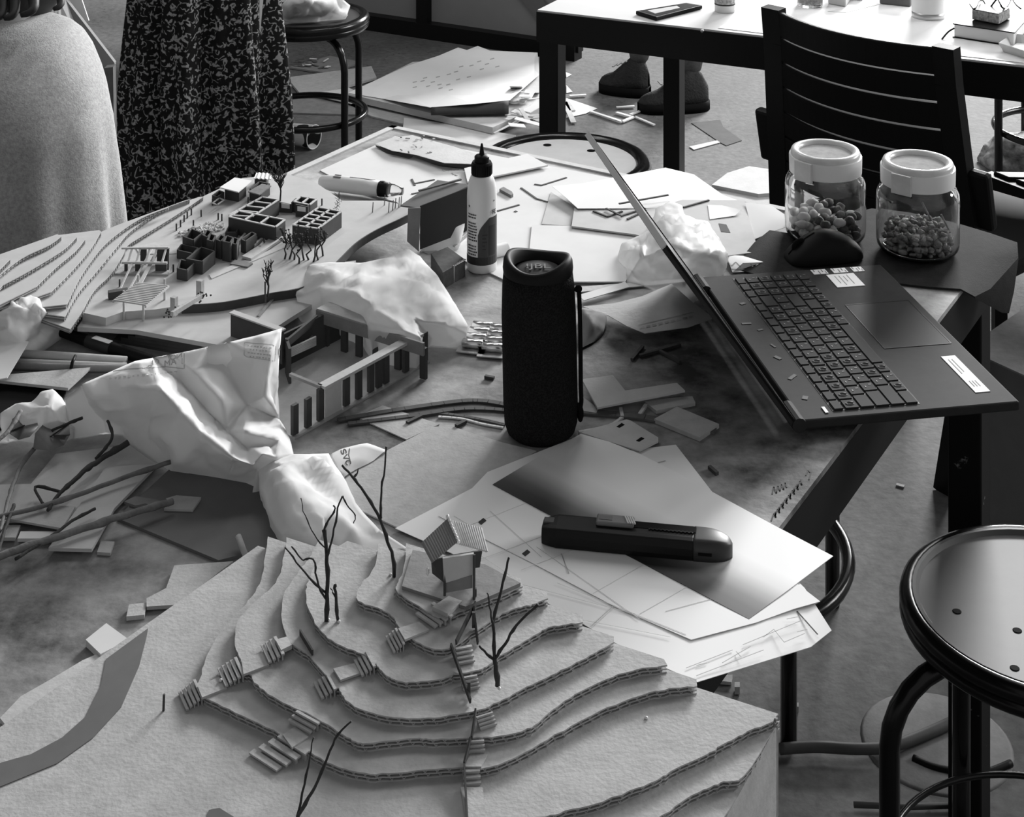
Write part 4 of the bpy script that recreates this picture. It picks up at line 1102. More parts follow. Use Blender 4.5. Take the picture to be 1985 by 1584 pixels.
# keys: six rows from the hinge side to the palm side
rows = [[1] * 17, [1] * 13 + [1.6, 1, 1, 1], [1.4] + [1] * 12 + [1.2, 1, 1, 1], [1.7] + [1] * 11 + [1.9, 1, 1, 1], [2.2] + [1] * 10 + [1.4, 1, 1, 1, 1], [1.3, 1, 1, 1, 4.6, 1, 1, 1, 1, 1, 1, 1]]
rd = [.17, .222, .292, .362, .432, .502]; rh = [.042, .062, .062, .062, .062, .052]
cnt = 0; rnd = random.Random(4); legends = []
for r, row in enumerate(rows):
    tot = sum(row); a = .965
    for k, w in enumerate(row):
        aw = w / tot * .93
        if cnt < 100:
            b = B(); a0, a1 = a - .0035, a - aw + .0035
            q = [lp(a0, rd[r], .0018), lp(a0, rd[r] + rh[r], .0018), lp(a1, rd[r] + rh[r], .0018), lp(a1, rd[r], .0018)]
            cc = sum(q, V((0, 0, 0))) / 4; b.prism([x + (cc - x).normalized() * .0006 for x in q], .0016)
            ko = obj('key', b, 'key_grey', lt); cnt += 1
            if r > 0 and w < 1.3:
                kind = rnd.random(); b = B(); ch_ = cc + V((0, 0, .0002))
                if kind < .45: b.ring(ch_, .0034, .0006, 14, 4, 1.2, .8)
                b.box(ch_ + hx * .001 - px_ * .003, (.003, .0012, .0003), hx); b.box(ch_ - hx * .003 + px_ * .003, (.0012, .003, .0003), hx)
                obj('key_legend', b, 'key_legend', ko)
        a -= aw
b = B(); b.prism([lp(.30, .62, .0002), lp(.30, .955, .0002), lp(.62, .955, .0002), lp(.62, .62, .0002)], .0004); obj('touchpad', b, mat('touchpad', .022, .6, spec=.06), lt)
b = B()
for q0, q1 in (((.30, .62), (.30, .955)), ((.62, .62), (.62, .955)), ((.30, .62), (.62, .62)), ((.30, .955), (.62, .955))): b.bar(lp(*q0, .0003), lp(*q1, .0003), .0008, .0003)
obj('touchpad_edge', b, 'black_plastic', lt)
def sticker(pts, lines, m='paper', mm='ink_grey'):
    b = B(); b.prism([lp(*p, .0006) for p in pts], .0006); s = obj('sticker', b, m, lt)
    P = [lp(*p, .0008) for p in pts]; b = B()
    for (u0, u1, v) in lines: b.bar(P[0].lerp(P[1], v).lerp(P[3].lerp(P[2], v), u0), P[0].lerp(P[1], v).lerp(P[3].lerp(P[2], v), u1), .0008, .0002)
    obj('sticker_print', b, mm, s); return s
sticker([(.06, .66), (.06, .81), (.165, .81), (.165, .66)], ((.15, .7, .25), (.15, .85, .4), (.2, .6, .55), (.1, .8, .7)))
sticker([(.70, .845), (.70, .915), (.93, .915), (.93, .845)], ((.1, .5, .3), (.1, .45, .55), (.7, .85, .3), (.7, .85, .5), (.7, .85, .7)))
for d0, d1 in ((.60, .68), (.71, .79), (.82, .88)):
    sticker([(.012, d0), (.012, d1), (.05, d1), (.05, d0)], ((.05, .5, .15), (.3, .95, .45), (.1, .6, .7), (.5, .9, .88)), 'paper', 'black_plastic')
b = B(); b.box(lp(.955, .13, .0006), (.012, .0035, .0006), hx); obj('status_mark', b, 'paper', lt)
# speaker grille scuffs along the hinge
rnd = random.Random(8); mat('scuff', .042, .7)
for k in range(7):
    a = .25 + k * .1 + rnd.uniform(-.03, .03); q = lp(a, .05 + .07 * rnd.random(), .0004); b = B(); b.box(q, (rnd.uniform(.006, .014), rnd.uniform(.002, .006), .0003), (rnd.uniform(-1, 1), rnd.uniform(-1, 1), 0)); obj('scuff_mark', b, 'scuff', lt)
b = B(); 
for (a0, a1) in ((-.005, .10), (.90, 1.005)): b.tube([lp(a0, -.012, -.004), lp(a1, -.012, -.004)], .0075, 12)
obj('hinge', b, 'laptop_shell', lt, smooth=False)
# lid: its plane passes almost through the lens
h0 = lp(.5, -.02, -.003); camv = V((0, 0, CAMZ)) - h0; nrm = hx.cross(camv).normalized(); up = nrm.cross(hx).normalized()
if up.z < 0: up = -up
if nrm.x < 0: nrm = -nrm
k = R(-1.1); up = (up * math.cos(k) + nrm * math.sin(k)).normalized(); nrm = up.cross(hx).normalized(); nrm = nrm if nrm.x > 0 else -nrm
LHH = .232
def ll(a, v, z=0): return lp(a, -.02, -.003) + up * v * LHH + nrm * z
def lidbox(a0, a1, v0, v1, z0, z1):
    b = B(); P = [ll(a0, v0, z1), ll(a1, v0, z1), ll(a1, v1, z1), ll(a0, v1, z1)]; b.prism(P, z1 - z0, down=nrm); return b
obj('lid_shell', lidbox(0, 1, .0, 1, -.0065, -.0012), 'laptop_shell', lt, bevel=.0012)
obj('screen', lidbox(.02, .98, .08, .95, -.0011, -.0006), mat('screen_dark', .03, .12, spec=.6), lt)
obj('bezel', (lambda b: [b.bar(ll(0.004, .0, -.0004), ll(.004, 1, -.0004), .006, .0018, up=nrm), b.bar(ll(.996, 0, -.0004), ll(.996, 1, -.0004), .006, .0018, up=nrm), b.bar(ll(0, .99, -.0004), ll(1, .99, -.0004), .006, .0018, up=nrm), b.bar(ll(0, .03, -.0004), ll(1, .03, -.0004), .014, .0018, up=nrm), b][-1])(B()), 'black_plastic', lt)
obj('lid_edge', lidbox(0, 1, 1.0, 1.006, -.0062, .0004), mat('lid_silver', .42, .5), lt)

# ---------------------------------------------------------------- dark mat under the jars
mo = [(1462, 470, .010), (1492, 446, .016), (1530, 452, .006), (1600, 425, .003), (1690, 404, .003), (1760, 412, .003), (1860, 434, .003), (1920, 452, .003), (1972, 470, .001), (1974, 500, -.006), (1966, 560, -.030), (1956, 604, -.048), (1942, 603, -.042), (1890, 575, -.004), (1862, 560, .004), (1800, 556, .003), (1740, 549, .003), (1640, 552, .003), (1540, 550, .003), (1420, 520, .003)]
b = sheet(mo, .0022, [(1900, 500, .004), (1880, 530, .004), (1920, 560, -.010), (1800, 500, .003), (1650, 490, .003), (1550, 490, .003)])
shade_auto(obj('desk_mat', b, mat('mat_dark', .022, .8, 90, .25, .1, 500, spec=.05), None, 'dark flexible mat under the two jars, its corner bent over the table edge', 'mat'))
b = sheet([(1205, 520, .004), (1420, 500, .005), (1530, 480, .0045), (1534, 487, .0045), (1430, 512, .005), (1215, 545, .004)], .0025)

# ---------------------------------------------------------------- mouse
mc = T(1596, 500, .0035); t = thing('computer_mouse', mc, 'black computer mouse lying before the left jar', 'mouse')
md = (T(1668, 478, .0) - T(1530, 494, .0)); md.z = 0; md.normalize(); mw = V((-md.y, md.x, 0))
ML, MW, MH = .104, .060, .036
def mf(u, v):
    th = math.pi * u; a = v * 2 * math.pi
    x = -math.cos(th); r = math.sin(th) ** .62
    hump = (1 - .32 * (x + .10) ** 2 - .30 * max(0, -x - .05)) 
    y = math.cos(a) * r * (1 - .10 * math.cos(x * 2.2 + .4)); z = max(math.sin(a), 0) ** .75 * r * hump
    if math.sin(a) < 0: z = 0; y *= .97
    return mc + md * x * ML / 2 + mw * y * MW / 2 + V((0, 0, .001 + z * MH))
b = B(); b.grid(lambda u, v: mf(v, u), 32, 22, True); obj('body', b, 'mouse_black' if 0 else mat('mouse_black', .009, .6, spec=.15), t, smooth=True, sub=1)
q = mf(.28, .25); b = B(); b.ring(V((0, 0, 0)), .0085, .0032, 20, 8)
M = Matrix(((md.x, 0, mw.x), (md.y, 0, mw.y), (0, 1, 0)))
for v in b.bm.verts: v.co = M @ v.co + q - V((0, 0, .006))
obj('scroll_wheel', b, 'matte_black', t, smooth=True)
b = B(); b.tube([mf(u, .25) + V((0, 0, .0002)) for u in (.1, .15, .2, .25, .3, .36, .42)], .0009, 6); obj('button_gap', b, 'matte_black', t)

# ---------------------------------------------------------------- glass jars
def jar(px, py, label, lat=0):
    c = T(px, py, .003); t = thing('jar', c, label, 'jar')
    Ro, Hh = .0535, .088
    out = [(.0, .0), (.040, 0), (.048, .003), (.0525, .010), (Ro, .018), (Ro, .070), (.0525, .079), (.0490, .086), (.0455, .090), (.0455, .107)]
    inn = [(.0435, .107), (.0435, .089), (.047, .0845), (.0503, .078), (.0512, .070), (.0512, .018), (.0500, .011), (.046, .006), (.040, .0035), (0, .0035)]
    b = B(); b.lathe(out + inn, c, 56); obj('glass_body', b, 'glass', t, smooth=True)
    b = B(); b.lathe([(.0462, .090), (.0478, .091), (.0482, .111), (.0478, .1125), (.0455, .1130), (.0455, .1105), (.0458, .092), (.0462, .090)], c, 56); shade_auto(obj('collar', b, 'white_plastic', t))
    b = B(); b.lathe([(.0455, .1105), (.0462, .1160), (.0445, .1195), (.0405, .1205), (.0365, .1190), (.0350, .1150), (.0345, .1110), (.0455, .1105)], c, 56); obj('lid_ring', b, 'lid_clear', t, smooth=True)
    b = B(); b.lathe([(0, .1128), (.0350, .1128), (.0350, .1150), (0, .1150)], c, 48); obj('lid_disc', b, mat('lid_disc_' + str(px), .34, .9, 60, .25, spec=.03), t, smooth=False)
    a = R(-138 if px < 1700 else -130)
    d = V((math.cos(a), math.sin(a), 0)); b = B(); b.box(c + d * .0478 + V((0, 0, .100)), (.004, .028, .026), d); obj('latch', b, 'lid_clear', t, bevel=.001)
    return c, t
MATS['lid_clear'] = mat('lid_clear', .62, .25, 40, .12, spec=.5)
cJ1, _ = jar(1600, 462, 'glass jar of mixed nuts behind the mouse, left of the two jars')
cJ2, _ = jar(1779, 487, 'glass jar of crumbly dried pieces on the mat, right of the two jars')
rnd = random.Random(12); placed = []
def pack(c, n, r0, zmax, rad, tries=4000):
    out = []
    for _ in range(tries):
        if len(out) >= n: break
        a = rnd.uniform(0, 6.283); r = rad * math.sqrt(rnd.random()); x, y = c.x + r * math.cos(a), c.y + r * math.sin(a)
        z = c.z + .0045 + r0
        for _k in range(40):
            if all((x - q[0]) ** 2 + (y - q[1]) ** 2 + (z - q[2]) ** 2 > (r0 * 1.75) ** 2 for q in out): break
            z += .0025
        if z < c.z + zmax: out.append((x, y, z))
    return out
for i, (x, y, z) in enumerate(pack(cJ1, 74, .0068, .034, .042)):
    pale = (x - cJ1.x) < .002 + rnd.gauss(0, .016)
    b = B(); b.blob((x, y, z), .0092 if pale else .0075, .0062, .0058, 10, .25, rnd.uniform(0, 6), rnd.uniform(-.5, .5), i)
    obj('nut', b, 'nut_pale' if pale else 'nut_dark', None, 'pale shelled nut in the left glass jar' if pale else 'dark raisin or nut in the left glass jar', 'nut', 'pale nuts in the left jar' if pale else 'dark nuts in the left jar', smooth=True)
b = B()
for i, (x, y, z) in enumerate(pack(cJ2, 250, .0043, .036, .0415, 9000)):
    hh = .036 - .2 * max(0, (x - cJ2.x - .02)) 
    if z > cJ2.z + hh + .006: continue
    a = rnd.uniform(0, 6.28); 
    if i % 3 == 0: b.blob((x, y, z), .0062, .0045, .0040, 8, .6, a, rnd.uniform(-1, 1), i)
    else:
        pts = [V((x, y, z)) + V((math.cos(a + q * .9) * .004, math.sin(a + q * .9) * .004, .0016 * (q - 1.5) * rnd.uniform(-1, 1))) for q in range(4)]
        b.tube(pts, [.0016, .0026, .0026, .0014], 6)
for q in ((.012, .0, .052, .4), (.034, -.01, .040, -.2)):
    p = cJ2 + V((q[0], q[1], q[2])); b.tube([p - V((-.006, 0, .012)), p + V((-.006, 0, .012))], .0014, 6)
obj('dried_pieces', b, 'flake', None, 'heap of crumbly dried pieces inside the right glass jar', 'dried food', kind='stuff', smooth=True)

# ---------------------------------------------------------------- snap-off cutter
A_, Z_ = T(1052, 1030, .010), T(1420, 1064, .010)
t = thing('cutter_knife', T(1236, 1060, .004), 'black snap-off cutter with grey slider lying across the printed sheets', 'cutter')
kd = (Z_ - A_); KL = kd.length; kd.normalize(); kd.z = 0; kd.normalize(); kw = V((-kd.y, kd.x, 0)); KB = V((A_.x, A_.y, TZ + .0035))
def kp(s, w, z): return KB + kd * s * KL + kw * w + V((0, 0, z))
def kbody(s0, s1, prof, n=16, ends=None):
    b = B(); rows = []
    for i in range(n + 1):
        s = s0 + (s1 - s0) * i / n; k = ends(i / n) if ends else 1
        rows.append([b.bm.verts.new(kp(s, w * k, z * (.55 + .45 * k))) for w, z in prof])
    m = len(prof)
    for i in range(n):
        for j in range(m): b.bm.faces.new((rows[i][j], rows[i + 1][j], rows[i + 1][(j + 1) % m], rows[i][(j + 1) % m]))
    b.bm.faces.new(rows[0][::-1]); b.bm.faces.new(rows[-1]); return b
pr = [(-.0130, .0), (.0130, .0), (.0150, .005), (.0150, .011), (.0120, .0165), (.0075, .0175), (-.0075, .0175), (-.0120, .0165), (-.0150, .011), (-.0150, .005)]
o = obj('handle', kbody(.0, .80, pr, 20, lambda f: min(1, .62 + f * 4.5)), 'cutter_black' if 0 else mat('cutter_black', .008, .5, spec=.15), t, smooth=False, bevel=.0008)
obj('tip_guard', kbody(.80, 1.0, pr, 14, lambda f: 1.0 if f < .25 else math.sqrt(max(.02, 1 - ((f - .25) / .76) ** 2.2))), mat('cutter_grey', .030, .45, spec=.3), t, smooth=True)
b = B(); b.box(kp(.60, .004, .0176), (KL * .42, .009, .0008), kd); obj('blade_channel', b, 'matte_black', t)
b = B()
for i in range(22): b.box(kp(.57 + i * .0105, -.0015, .0180), (.0011, .003, .0012), kd + kw * (.9 if i % 2 else -.9))
obj('ratchet_teeth', b, 'cutter_black', t)
b = B(); b.box(kp(.385, .0035, .0195), (KL * .2, .014, .004), kd); obj('slider', b, mat('slider_grey', .12, .5), t, bevel=.0015)
b = B()
for i in range(4): b.box(kp(.445 + i * .012, .0035, .0217), (.0014, .012, .0010), kd + kw * .35)
obj('slider_ridge', b, 'ink_grey', t)
b = B(); b.box(kp(.335, .0035, .0216), (KL * .07, .006, .0006), kd); obj('slider_emblem', b, 'dark_grey', t)
b = B(); b.box(kp(.035, .001, .0155), (.010, .009, .003), kd); obj('end_clip', b, 'cutter_grey', t, bevel=.001)
b = B(); b.box(kp(.86, -.0152, .008), (KL * .07, .0012, .0022), kd); obj('blade_slot', b, 'matte_black', t)

# ---------------------------------------------------------------- carrier bag tied in the middle
bag_o = [(546, 637, .085), (500, 650, .083), (440, 664, .080), (330, 688, .074), (262, 700, .066), (200, 727, .055), (160, 745, .05), (125, 772, .040), (128, 790, .024), (160, 800, .018), (235, 828, .008), (262, 862, .005), (300, 893, .003), (330, 914, .002), (400, 924, .002), (476, 936, .003), (500, 928, .012), (498, 908, .028), (535, 888, .034), (570, 884, .022), (562, 850, .014), (542, 812, .010), (538, 760, .018), (541, 700, .05)]
bag_i = [(312, 755, .076), (350, 800, .068), (400, 850, .056), (450, 888, .042), (490, 903, .036), (345, 735, .052), (395, 790, .044), (440, 835, .036), (478, 868, .034), (372, 718, .066), (430, 780, .060), (475, 838, .050), (510, 880, .042), (430, 695, .056), (478, 785, .042), (522, 868, .032), (490, 690, .074), (512, 770, .058), (540, 855, .036), (525, 690, .080), (295, 812, .036), (290, 850, .020), (320, 872, .020), (400, 895, .022), (455, 908, .026), (470, 922, .014), (245, 752, .060), (180, 772, .045), (250, 795, .040), (220, 770, .050), (310, 845, .046), (350, 885, .030), (268, 828, .022), (200, 800, .032), (170, 790, .022)]
o = obj('carrier_bag', crumple(bag_o, bag_i, .0036, 22, 3, 5, soft=0), 'bag_film', None, 'white crinkled carrier bag twisted to a neck, lying left of the hall model', 'bag', smooth=True)
WL[o.name] = V(o.location)
flap_o = [(500, 905, .026), (530, 893, .032), (570, 882, .026), (605, 880, .020), (637, 880, .014), (660, 915, .012), (690, 975, .010), (735, 1025, .007), (790, 1062, .003), (700, 1070, .003), (620, 1062, .003), (575, 1050, .012), (545, 1035, .018), (515, 990, .018), (503, 950, .018)]
flap_i = [(560, 905, .040), (610, 900, .034), (545, 945, .040), (600, 950, .036), (650, 960, .024), (560, 1000, .032), (620, 1010, .026), (680, 1020, .014), (590, 1030, .028), (525, 920, .030)]
fo_ = obj('bag_tail', crumple(flap_o, flap_i, .0030, 22, 11, 5, folds=(T(520, 905, .03), 6, .004), soft=0), 'bag_film', o, smooth=True)
f2 = [(636, 880, .012), (662, 868, .010), (712, 856, .008), (752, 872, .004), (726, 895, .002), (690, 912, .002), (668, 926, .003), (655, 918, .008)]
obj('bag_tail', crumple(f2, [(690, 885, .008), (665, 895, .010)], .0012, 26, 5, 2), 'bag_film', o, smooth=True)
from mathutils.bvhtree import BVHTree
def on_surface(ob, px, py, lift=.0006):
    me = ob.data; vs = [ (WL[ob.name] if ob.name in WL else V((0,0,0))) + v.co for v in me.vertices]
    key = ob.name
    if key not in on_surface.c: on_surface.c[key] = BVHTree.FromPolygons(vs, [tuple(p.vertices) for p in me.polygons])
    cpos = V((0, 0, CAMZ)); d = (D(px, py, 2.0) - cpos).normalized(); hit = on_surface.c[key].ray_cast(cpos, d)
    return (hit[0] - d * lift) if hit[0] else None
on_surface.c = {}
def decal(ob, strokes, w, m, name='bag_print', parent=None):
    """printed strokes that follow the surface of ob"""
    b = B(); any_ = False
    for st in strokes:
        P = []
        for (x0, y0), (x1, y1) in zip(st, st[1:]):
            n = max(1, int(math.hypot(x1 - x0, y1 - y0) / 3))
            for i in range(n): P.append((x0 + (x1 - x0) * i / n, y0 + (y1 - y0) * i / n))
        P.append(st[-1]); Q = [on_surface(ob, *p) for p in P]
        for i in range(len(Q) - 1):
            if Q[i] is None or Q[i + 1] is None: continue
            dx, dy = P[i + 1][0] - P[i][0], P[i + 1][1] - P[i][1]; L = math.hypot(dx, dy) or 1; nx, ny = -dy / L * w / 2, dx / L * w / 2
            q = [on_surface(ob, P[i][0] + s * nx, P[i][1] + s * ny) for s in (1, -1)] + [on_surface(ob, P[i + 1][0] + s * nx, P[i + 1][1] + s * ny) for s in (-1, 1)]
            if None in q: continue
            b.face(q); any_ = True
    if any_: return obj(name, b, m, parent or ob)
FONT = {'I': [[(0, 0), (0, 1)]], 'A': [[(0, 0), (.5, 1), (1, 0)], [(.2, .4), (.8, .4)]], 'M': [[(0, 0), (0, 1), (.5, .4), (1, 1), (1, 0)]], 'N': [[(0, 0), (0, 1), (1, 0), (1, 1)]], 'O': [[(0, .2), (0, .8), (.3, 1), (.7, 1), (1, .8), (1, .2), (.7, 0), (.3, 0), (0, .2)]],
        'S': [[(1, .85), (.6, 1), (.1, .9), (.1, .6), (.9, .4), (.9, .1), (.4, 0), (0, .15)]], 'V': [[(0, 1), (.5, 0), (1, 1)]], 'C': [[(1, .8), (.6, 1), (.2, .9), (0, .5), (.2, .1), (.6, 0), (1, .2)]], 'P': [[(0, 0), (0, 1), (.8, .9), (.8, .55), (0, .45)]], 'L': [[(0, 1), (0, 0), (.9, 0)]], 'T': [[(.5, 0), (.5, 1)], [(0, 1), (1, 1)]]}
def letters(s, o3, ex, ey, gap=1.35):
    out = []
    for i, chh in enumerate(s):
        for st in FONT.get(chh, []): out.append([(o3[0] + ex[0] * (i * gap + x) + ey[0] * y, o3[1] + ex[1] * (i * gap + x) + ey[1] * y) for x, y in st])
    return out
decal(o, letters('I', (353, 706), (-9, 1.8), (0, -12)) + letters('AM', (341, 706), (-9, 1.8), (0, -11)), 2.2, 'ink_grey')
decal(o, letters('NO', (352, 693), (-9, 1.8), (0, -8)), 2.2, 'ink_grey')
decal(o, letters('CL', (308, 705), (-9, 1.8), (0, -9)), 2.0, 'ink_grey')
decal(o, [[(210, 721), (250, 715), (322, 711), (356, 715)], [(357, 685), (357, 715)]], 1.6, 'ink_grey')
rnd = random.Random(3)
decal(o, [[(212 + i * 9, 733 - i * .9), (212 + i * 9 + rnd.uniform(3, 7), 733 - i * .9)] for i in range(15)], 2.6, 'ink_pale')
decal(o, [[(474, 664), (528, 668), (535, 672), (533, 700), (478, 692), (473, 688), (474, 664)]], 1.2, 'ink_grey')
decal(o, [[(480 + k % 2 * 4 + i * 6, 670 + k * 7 + i * .6), (480 + k % 2 * 4 + i * 6 + rnd.uniform(2, 5), 670 + k * 7 + i * .7)] for k in range(4) for i in range(8 - k % 2)], 2.2, 'ink_grey')
tails = [x for x in bpy.data.objects if x.name.startswith('bag_tail')]
decal(tails[-1], letters('SVC', (660, 873), (3.5, 8.5), (9, -3.5), 1.25), 2.0, 'ink', parent=o)
decal(tails[-1], [[(678, 866), (676, 882), (680, 898)], [(641, 872), (640, 880)]], 1.6, 'ink', parent=o)

# ---------------------------------------------------------------- sheer bag behind the hall model
so = [(585, 528, .030), (600, 512, .034), (640, 507, .036), (700, 508, .036), (748, 498, .036), (790, 480, .034), (815, 495, .034), (850, 535, .034), (885, 590, .032), (908, 632, .022), (905, 650, .016), (868, 668, .003), (835, 655, .010), (815, 655, .040), (790, 645, .045), (755, 638, .047), (715, 628, .048), (700, 605, .046), (660, 592, .044), (625, 575, .046), (618, 560, .046), (590, 572, .034), (572, 572, .032)]
si = [(640, 528, .050), (700, 545, .060), (750, 540, .052), (800, 540, .046), (720, 590, .058), (770, 590, .050), (830, 590, .044), (860, 630, .034), (770, 625, .052), (820, 560, .046), (660, 555, .054), (800, 620, .040), (690, 570, .064), (610, 545, .042)]
sb = obj('sheer_bag', crumple(so, si, .0034, 24, 21, 5), 'bag_sheer', None, 'thin translucent white bag lying over the hall model roof', 'bag', smooth=True)
# ---------------------------------------------------------------- tissue at the far left
to = [(-60, 580, .03), (-20, 555, .04), (40, 540, .05), (52, 556, .052), (80, 568, .05), (120, 588, .04), (134, 602, .034), (128, 620, .02), (118, 640, .012), (90, 668, .006), (60, 690, .004), (0, 700, .003), (-60, 690, .003)]
ti = [(40, 575, .06), (20, 600, .06), (70, 600, .055), (100, 610, .044), (60, 640, .034), (10, 640, .045), (90, 635, .024), (-30, 610, .05)]
obj('tissue', crumple(to, ti, .008, 26, 31, 5, soft=0), 'tissue', None, 'crumpled white tissue at the left edge beside the terraces', 'tissue', smooth=True)
# ---------------------------------------------------------------- clear bag behind the laptop lid
co = [(1198, 500, 0.0082), (1205, 470, 0.0136), (1240, 455, 0.0204), (1265, 440, 0.0245), (1270, 405, 0.0272), (1300, 388, 0.0286), (1322, 398, 0.0286), (1328, 418, 0.0286), (1372, 428, 0.0272), (1395, 460, 0.0245), (1412, 490, 0.0204), (1408, 515, 0.0122), (1390, 535, 0.0041), (1345, 590, 0.0014), (1300, 575, 0.0041), (1258, 555, 0.0041), (1215, 545, 0.0041), (1216, 520, 0.0054)]
ci = [(1290, 430, 0.0381), (1340, 450, 0.0381), (1300, 480, 0.0408), (1370, 490, 0.0340), (1250, 500, 0.0306), (1230, 490, 0.0231), (1320, 530, 0.0245), (1270, 530, 0.0177), (1290, 405, 0.0313)]
obj('plastic_bag', crumple(co, ci, .0065, 30, 41, 5), 'bag_clear', None, 'crumpled clear plastic bag behind the laptop lid', 'bag', smooth=True)
# ================================================================ sheets, cards and offcuts on the front table
def sheet_obj(name, pts, t, m, label, cat, inner=(), group=None, step=0, proj=T):
    return shade_auto(obj(name, sheet(pts, t, inner, proj, step), m, None, label, cat, group))
card('board', [(766, 264), (1222, 352), (1300, 362), (1330, 420), (1120, 470), (1015, 560), (900, 505), (830, 480), (800, 430), (770, 392), (700, 372), (620, 330)], 'pale_board', 'large pale board covering the far end of the front table', 'board', .0018)
card('board', [(690, 985), (645, 905), (700, 900), (752, 872), (838, 828), (870, 824), (905, 836), (975, 858), (1040, 874), (1000, 900), (905, 955), (770, 1022)], 'kraft', 'torn-edged cardboard sheet left of the printed plans, before the speaker', 'cardboard', .0016)
card('board', [(226, 1004), (424, 1086), (520, 1062), (640, 1010), (560, 900), (330, 908)], mat('board_dark', .13, .7, 20, .12), 'dark smooth board under the twisted carrier bag', 'board', .0030)
# printed plans
pl1 = [(766, 1024, .0022), (912, 948, .0022), (1000, 899, .0022), (1310, 862, .0022), (1405, 985, .0022), (1560, 1140, .0022), (1612, 1222, .0), (1572, 1254, -.002), (1352, 1322, .0016), (1230, 1268, .002), (1080, 1180, .002), (960, 1110, .002)]
s1 = sheet_obj('printed_plan', pl1, .0004, 'paper', 'white printed plan sheet hanging over the table edge, lowest of the stack', 'paper')
pl2 = [(850, 1000, .0028), (905, 957, .0028), (945, 915, .0028), (1110, 850, .0028), (1330, 965, .0028), (1590, 1166, .0028), (1540, 1180, .0026), (1465, 1207, .0028), (1340, 1240, .0028), (1200, 1180, .0028), (1030, 1090, .0028)]
s2 = sheet_obj('printed_plan', pl2, .0004, 'paper', 'white plan sheet with fine floor-plan lines, right under the gradient print', 'paper')
gm = mat('gradient_print', .8, .55)
g0, g1, g2, g3 = T(955, 939, .0034), T(1126, 841, .0034), T(1615, 1078, .0036), T(1452, 1200, .0034)
gp = [(955, 939, .0034), (1040, 888, .0036), (1126, 841, .0034), (1180, 856, .006), (1241, 880, .008), (1320, 920, .006), (1389, 958, .004), (1500, 1018, .0036), (1615, 1078, .0030), (1530, 1142, .0034), (1452, 1200, .0030), (1330, 1136, .0034), (1150, 1042, .0034), (1050, 990, .0034)]
gs = sheet_obj('gradient_print', gp, .0004, gm, 'sheet printed with a black-to-white gradient, under the cutter', 'paper', [(1200, 950, .0034), (1350, 1020, .0034), (1100, 920, .0034)])
nt = gm.node_tree; tc = nt.nodes.new('ShaderNodeTexCoord'); sub_ = nt.nodes.new('ShaderNodeVectorMath'); sub_.operation = 'SUBTRACT'
org = gs.location; along = (g3 - g0); across = (g1 - g0); across = across - along * (across.dot(along) / along.length_squared)
sub_.inputs[1].default_value = g0 - org; nt.links.new(tc.outputs['Object'], sub_.inputs[0])
dt = nt.nodes.new('ShaderNodeVectorMath'); dt.operation = 'DOT_PRODUCT'; dt.inputs[1].default_value = across / across.length_squared; nt.links.new(sub_.outputs[0], dt.inputs[0])
cr = nt.nodes.new('ShaderNodeValToRGB'); nt.links.new(dt.outputs['Value'], cr.inputs[0])
el = cr.color_ramp.elements; el[0].position = .02; el[0].color = (.022, .022, .022, 1); el[1].position = .55; el[1].color = (.76, .76, .76, 1)
for p_, v_ in ((.10, .045), (.19, .12), (.29, .32), (.40, .60)): x_ = el.new(p_); x_.color = (v_, v_, v_, 1)
nt.links.new(cr.outputs[0], nt.nodes['Principled BSDF'].inputs['Base Color'])
def plan_lines(par, lines, w, m, h):
    b = B()
    for (x0, y0, x1, y1) in lines: b.bar(T(x0, y0, h), T(x1, y1, h), w, .0002)
    return obj('plan_lines', b, m, par)
plan_lines(s2, [(905, 1020, 1110, 940), (1010, 1105, 1180, 1040), (930, 1085, 1130, 1010), (950, 990, 1050, 1080), (1040, 1060, 1240, 1200), (1150, 1150, 1290, 1070), (1240, 1190, 1380, 1110), (1000, 1130, 1230, 1190), (1120, 1200, 1300, 1235), (1290, 1185, 1420, 1150), (1090, 1075, 1100, 1112), (880, 1000, 910, 1018), (1080, 1130, 1330, 1230), (870, 1035, 1010, 1130)], .0003, 'ink_pale', .0031)
plan_lines(s2, [(1088, 1073, 1103, 1112), (1145, 1215, 1190, 1174)], .0007, 'ink_grey', .0031)
for (x, y) in ((935, 1010), (1020, 1071)):
    b = B(); b.prism([T(x - 8, y + 2, .0032), T(x + 2, y - 6, .0032), T(x + 8, y - 1, .0032), T(x - 2, y + 7, .0032)], .0003); obj('plan_mark', b, 'ink', s2)
plan_lines(s1, [(1267, 899, 1290, 893)], .0012, 'ink_grey', .0026)
plan_lines(s1, [(1545, 1185, 1585, 1230)], .0012, 'ink', .0012)
plan_lines(s1, [(1427, 1263, 1437, 1274), (1400, 1285, 1455, 1253), (1350, 1290, 1370, 1285), (1500, 1220, 1520, 1245), (1520, 1245, 1560, 1228), (1480, 1235, 1500, 1220), (1440, 1250, 1560, 1200), (1330, 1295, 1420, 1260), (1350, 1310, 1480, 1260), (1525, 1200, 1550, 1195), (1545, 1225, 1565, 1220)], .0005, 'ink_grey', .0026)
plan_lines(s1, [(930, 935, 975, 912)], .0014, 'ink_grey', .0026)
cq = card('punched_card', [(1126, 838), (1150, 830), (1215, 813), (1222, 815), (1276, 848), (1276, 856), (1240, 874), (1180, 856)], 'kraft_pale', 'small kraft card with two square holes, right of the speaker base', 'card', .0045, .0012)
for (x, y) in ((1203, 824), (1241, 851)):
    b = B(); b.prism([T(x - 8, y + 3, .0048), T(x + 2, y - 4, .0048), T(x + 8, y - 1, .0048), T(x - 2, y + 5, .0048)], .0004); obj('square_hole', b, 'matte_black', cq)
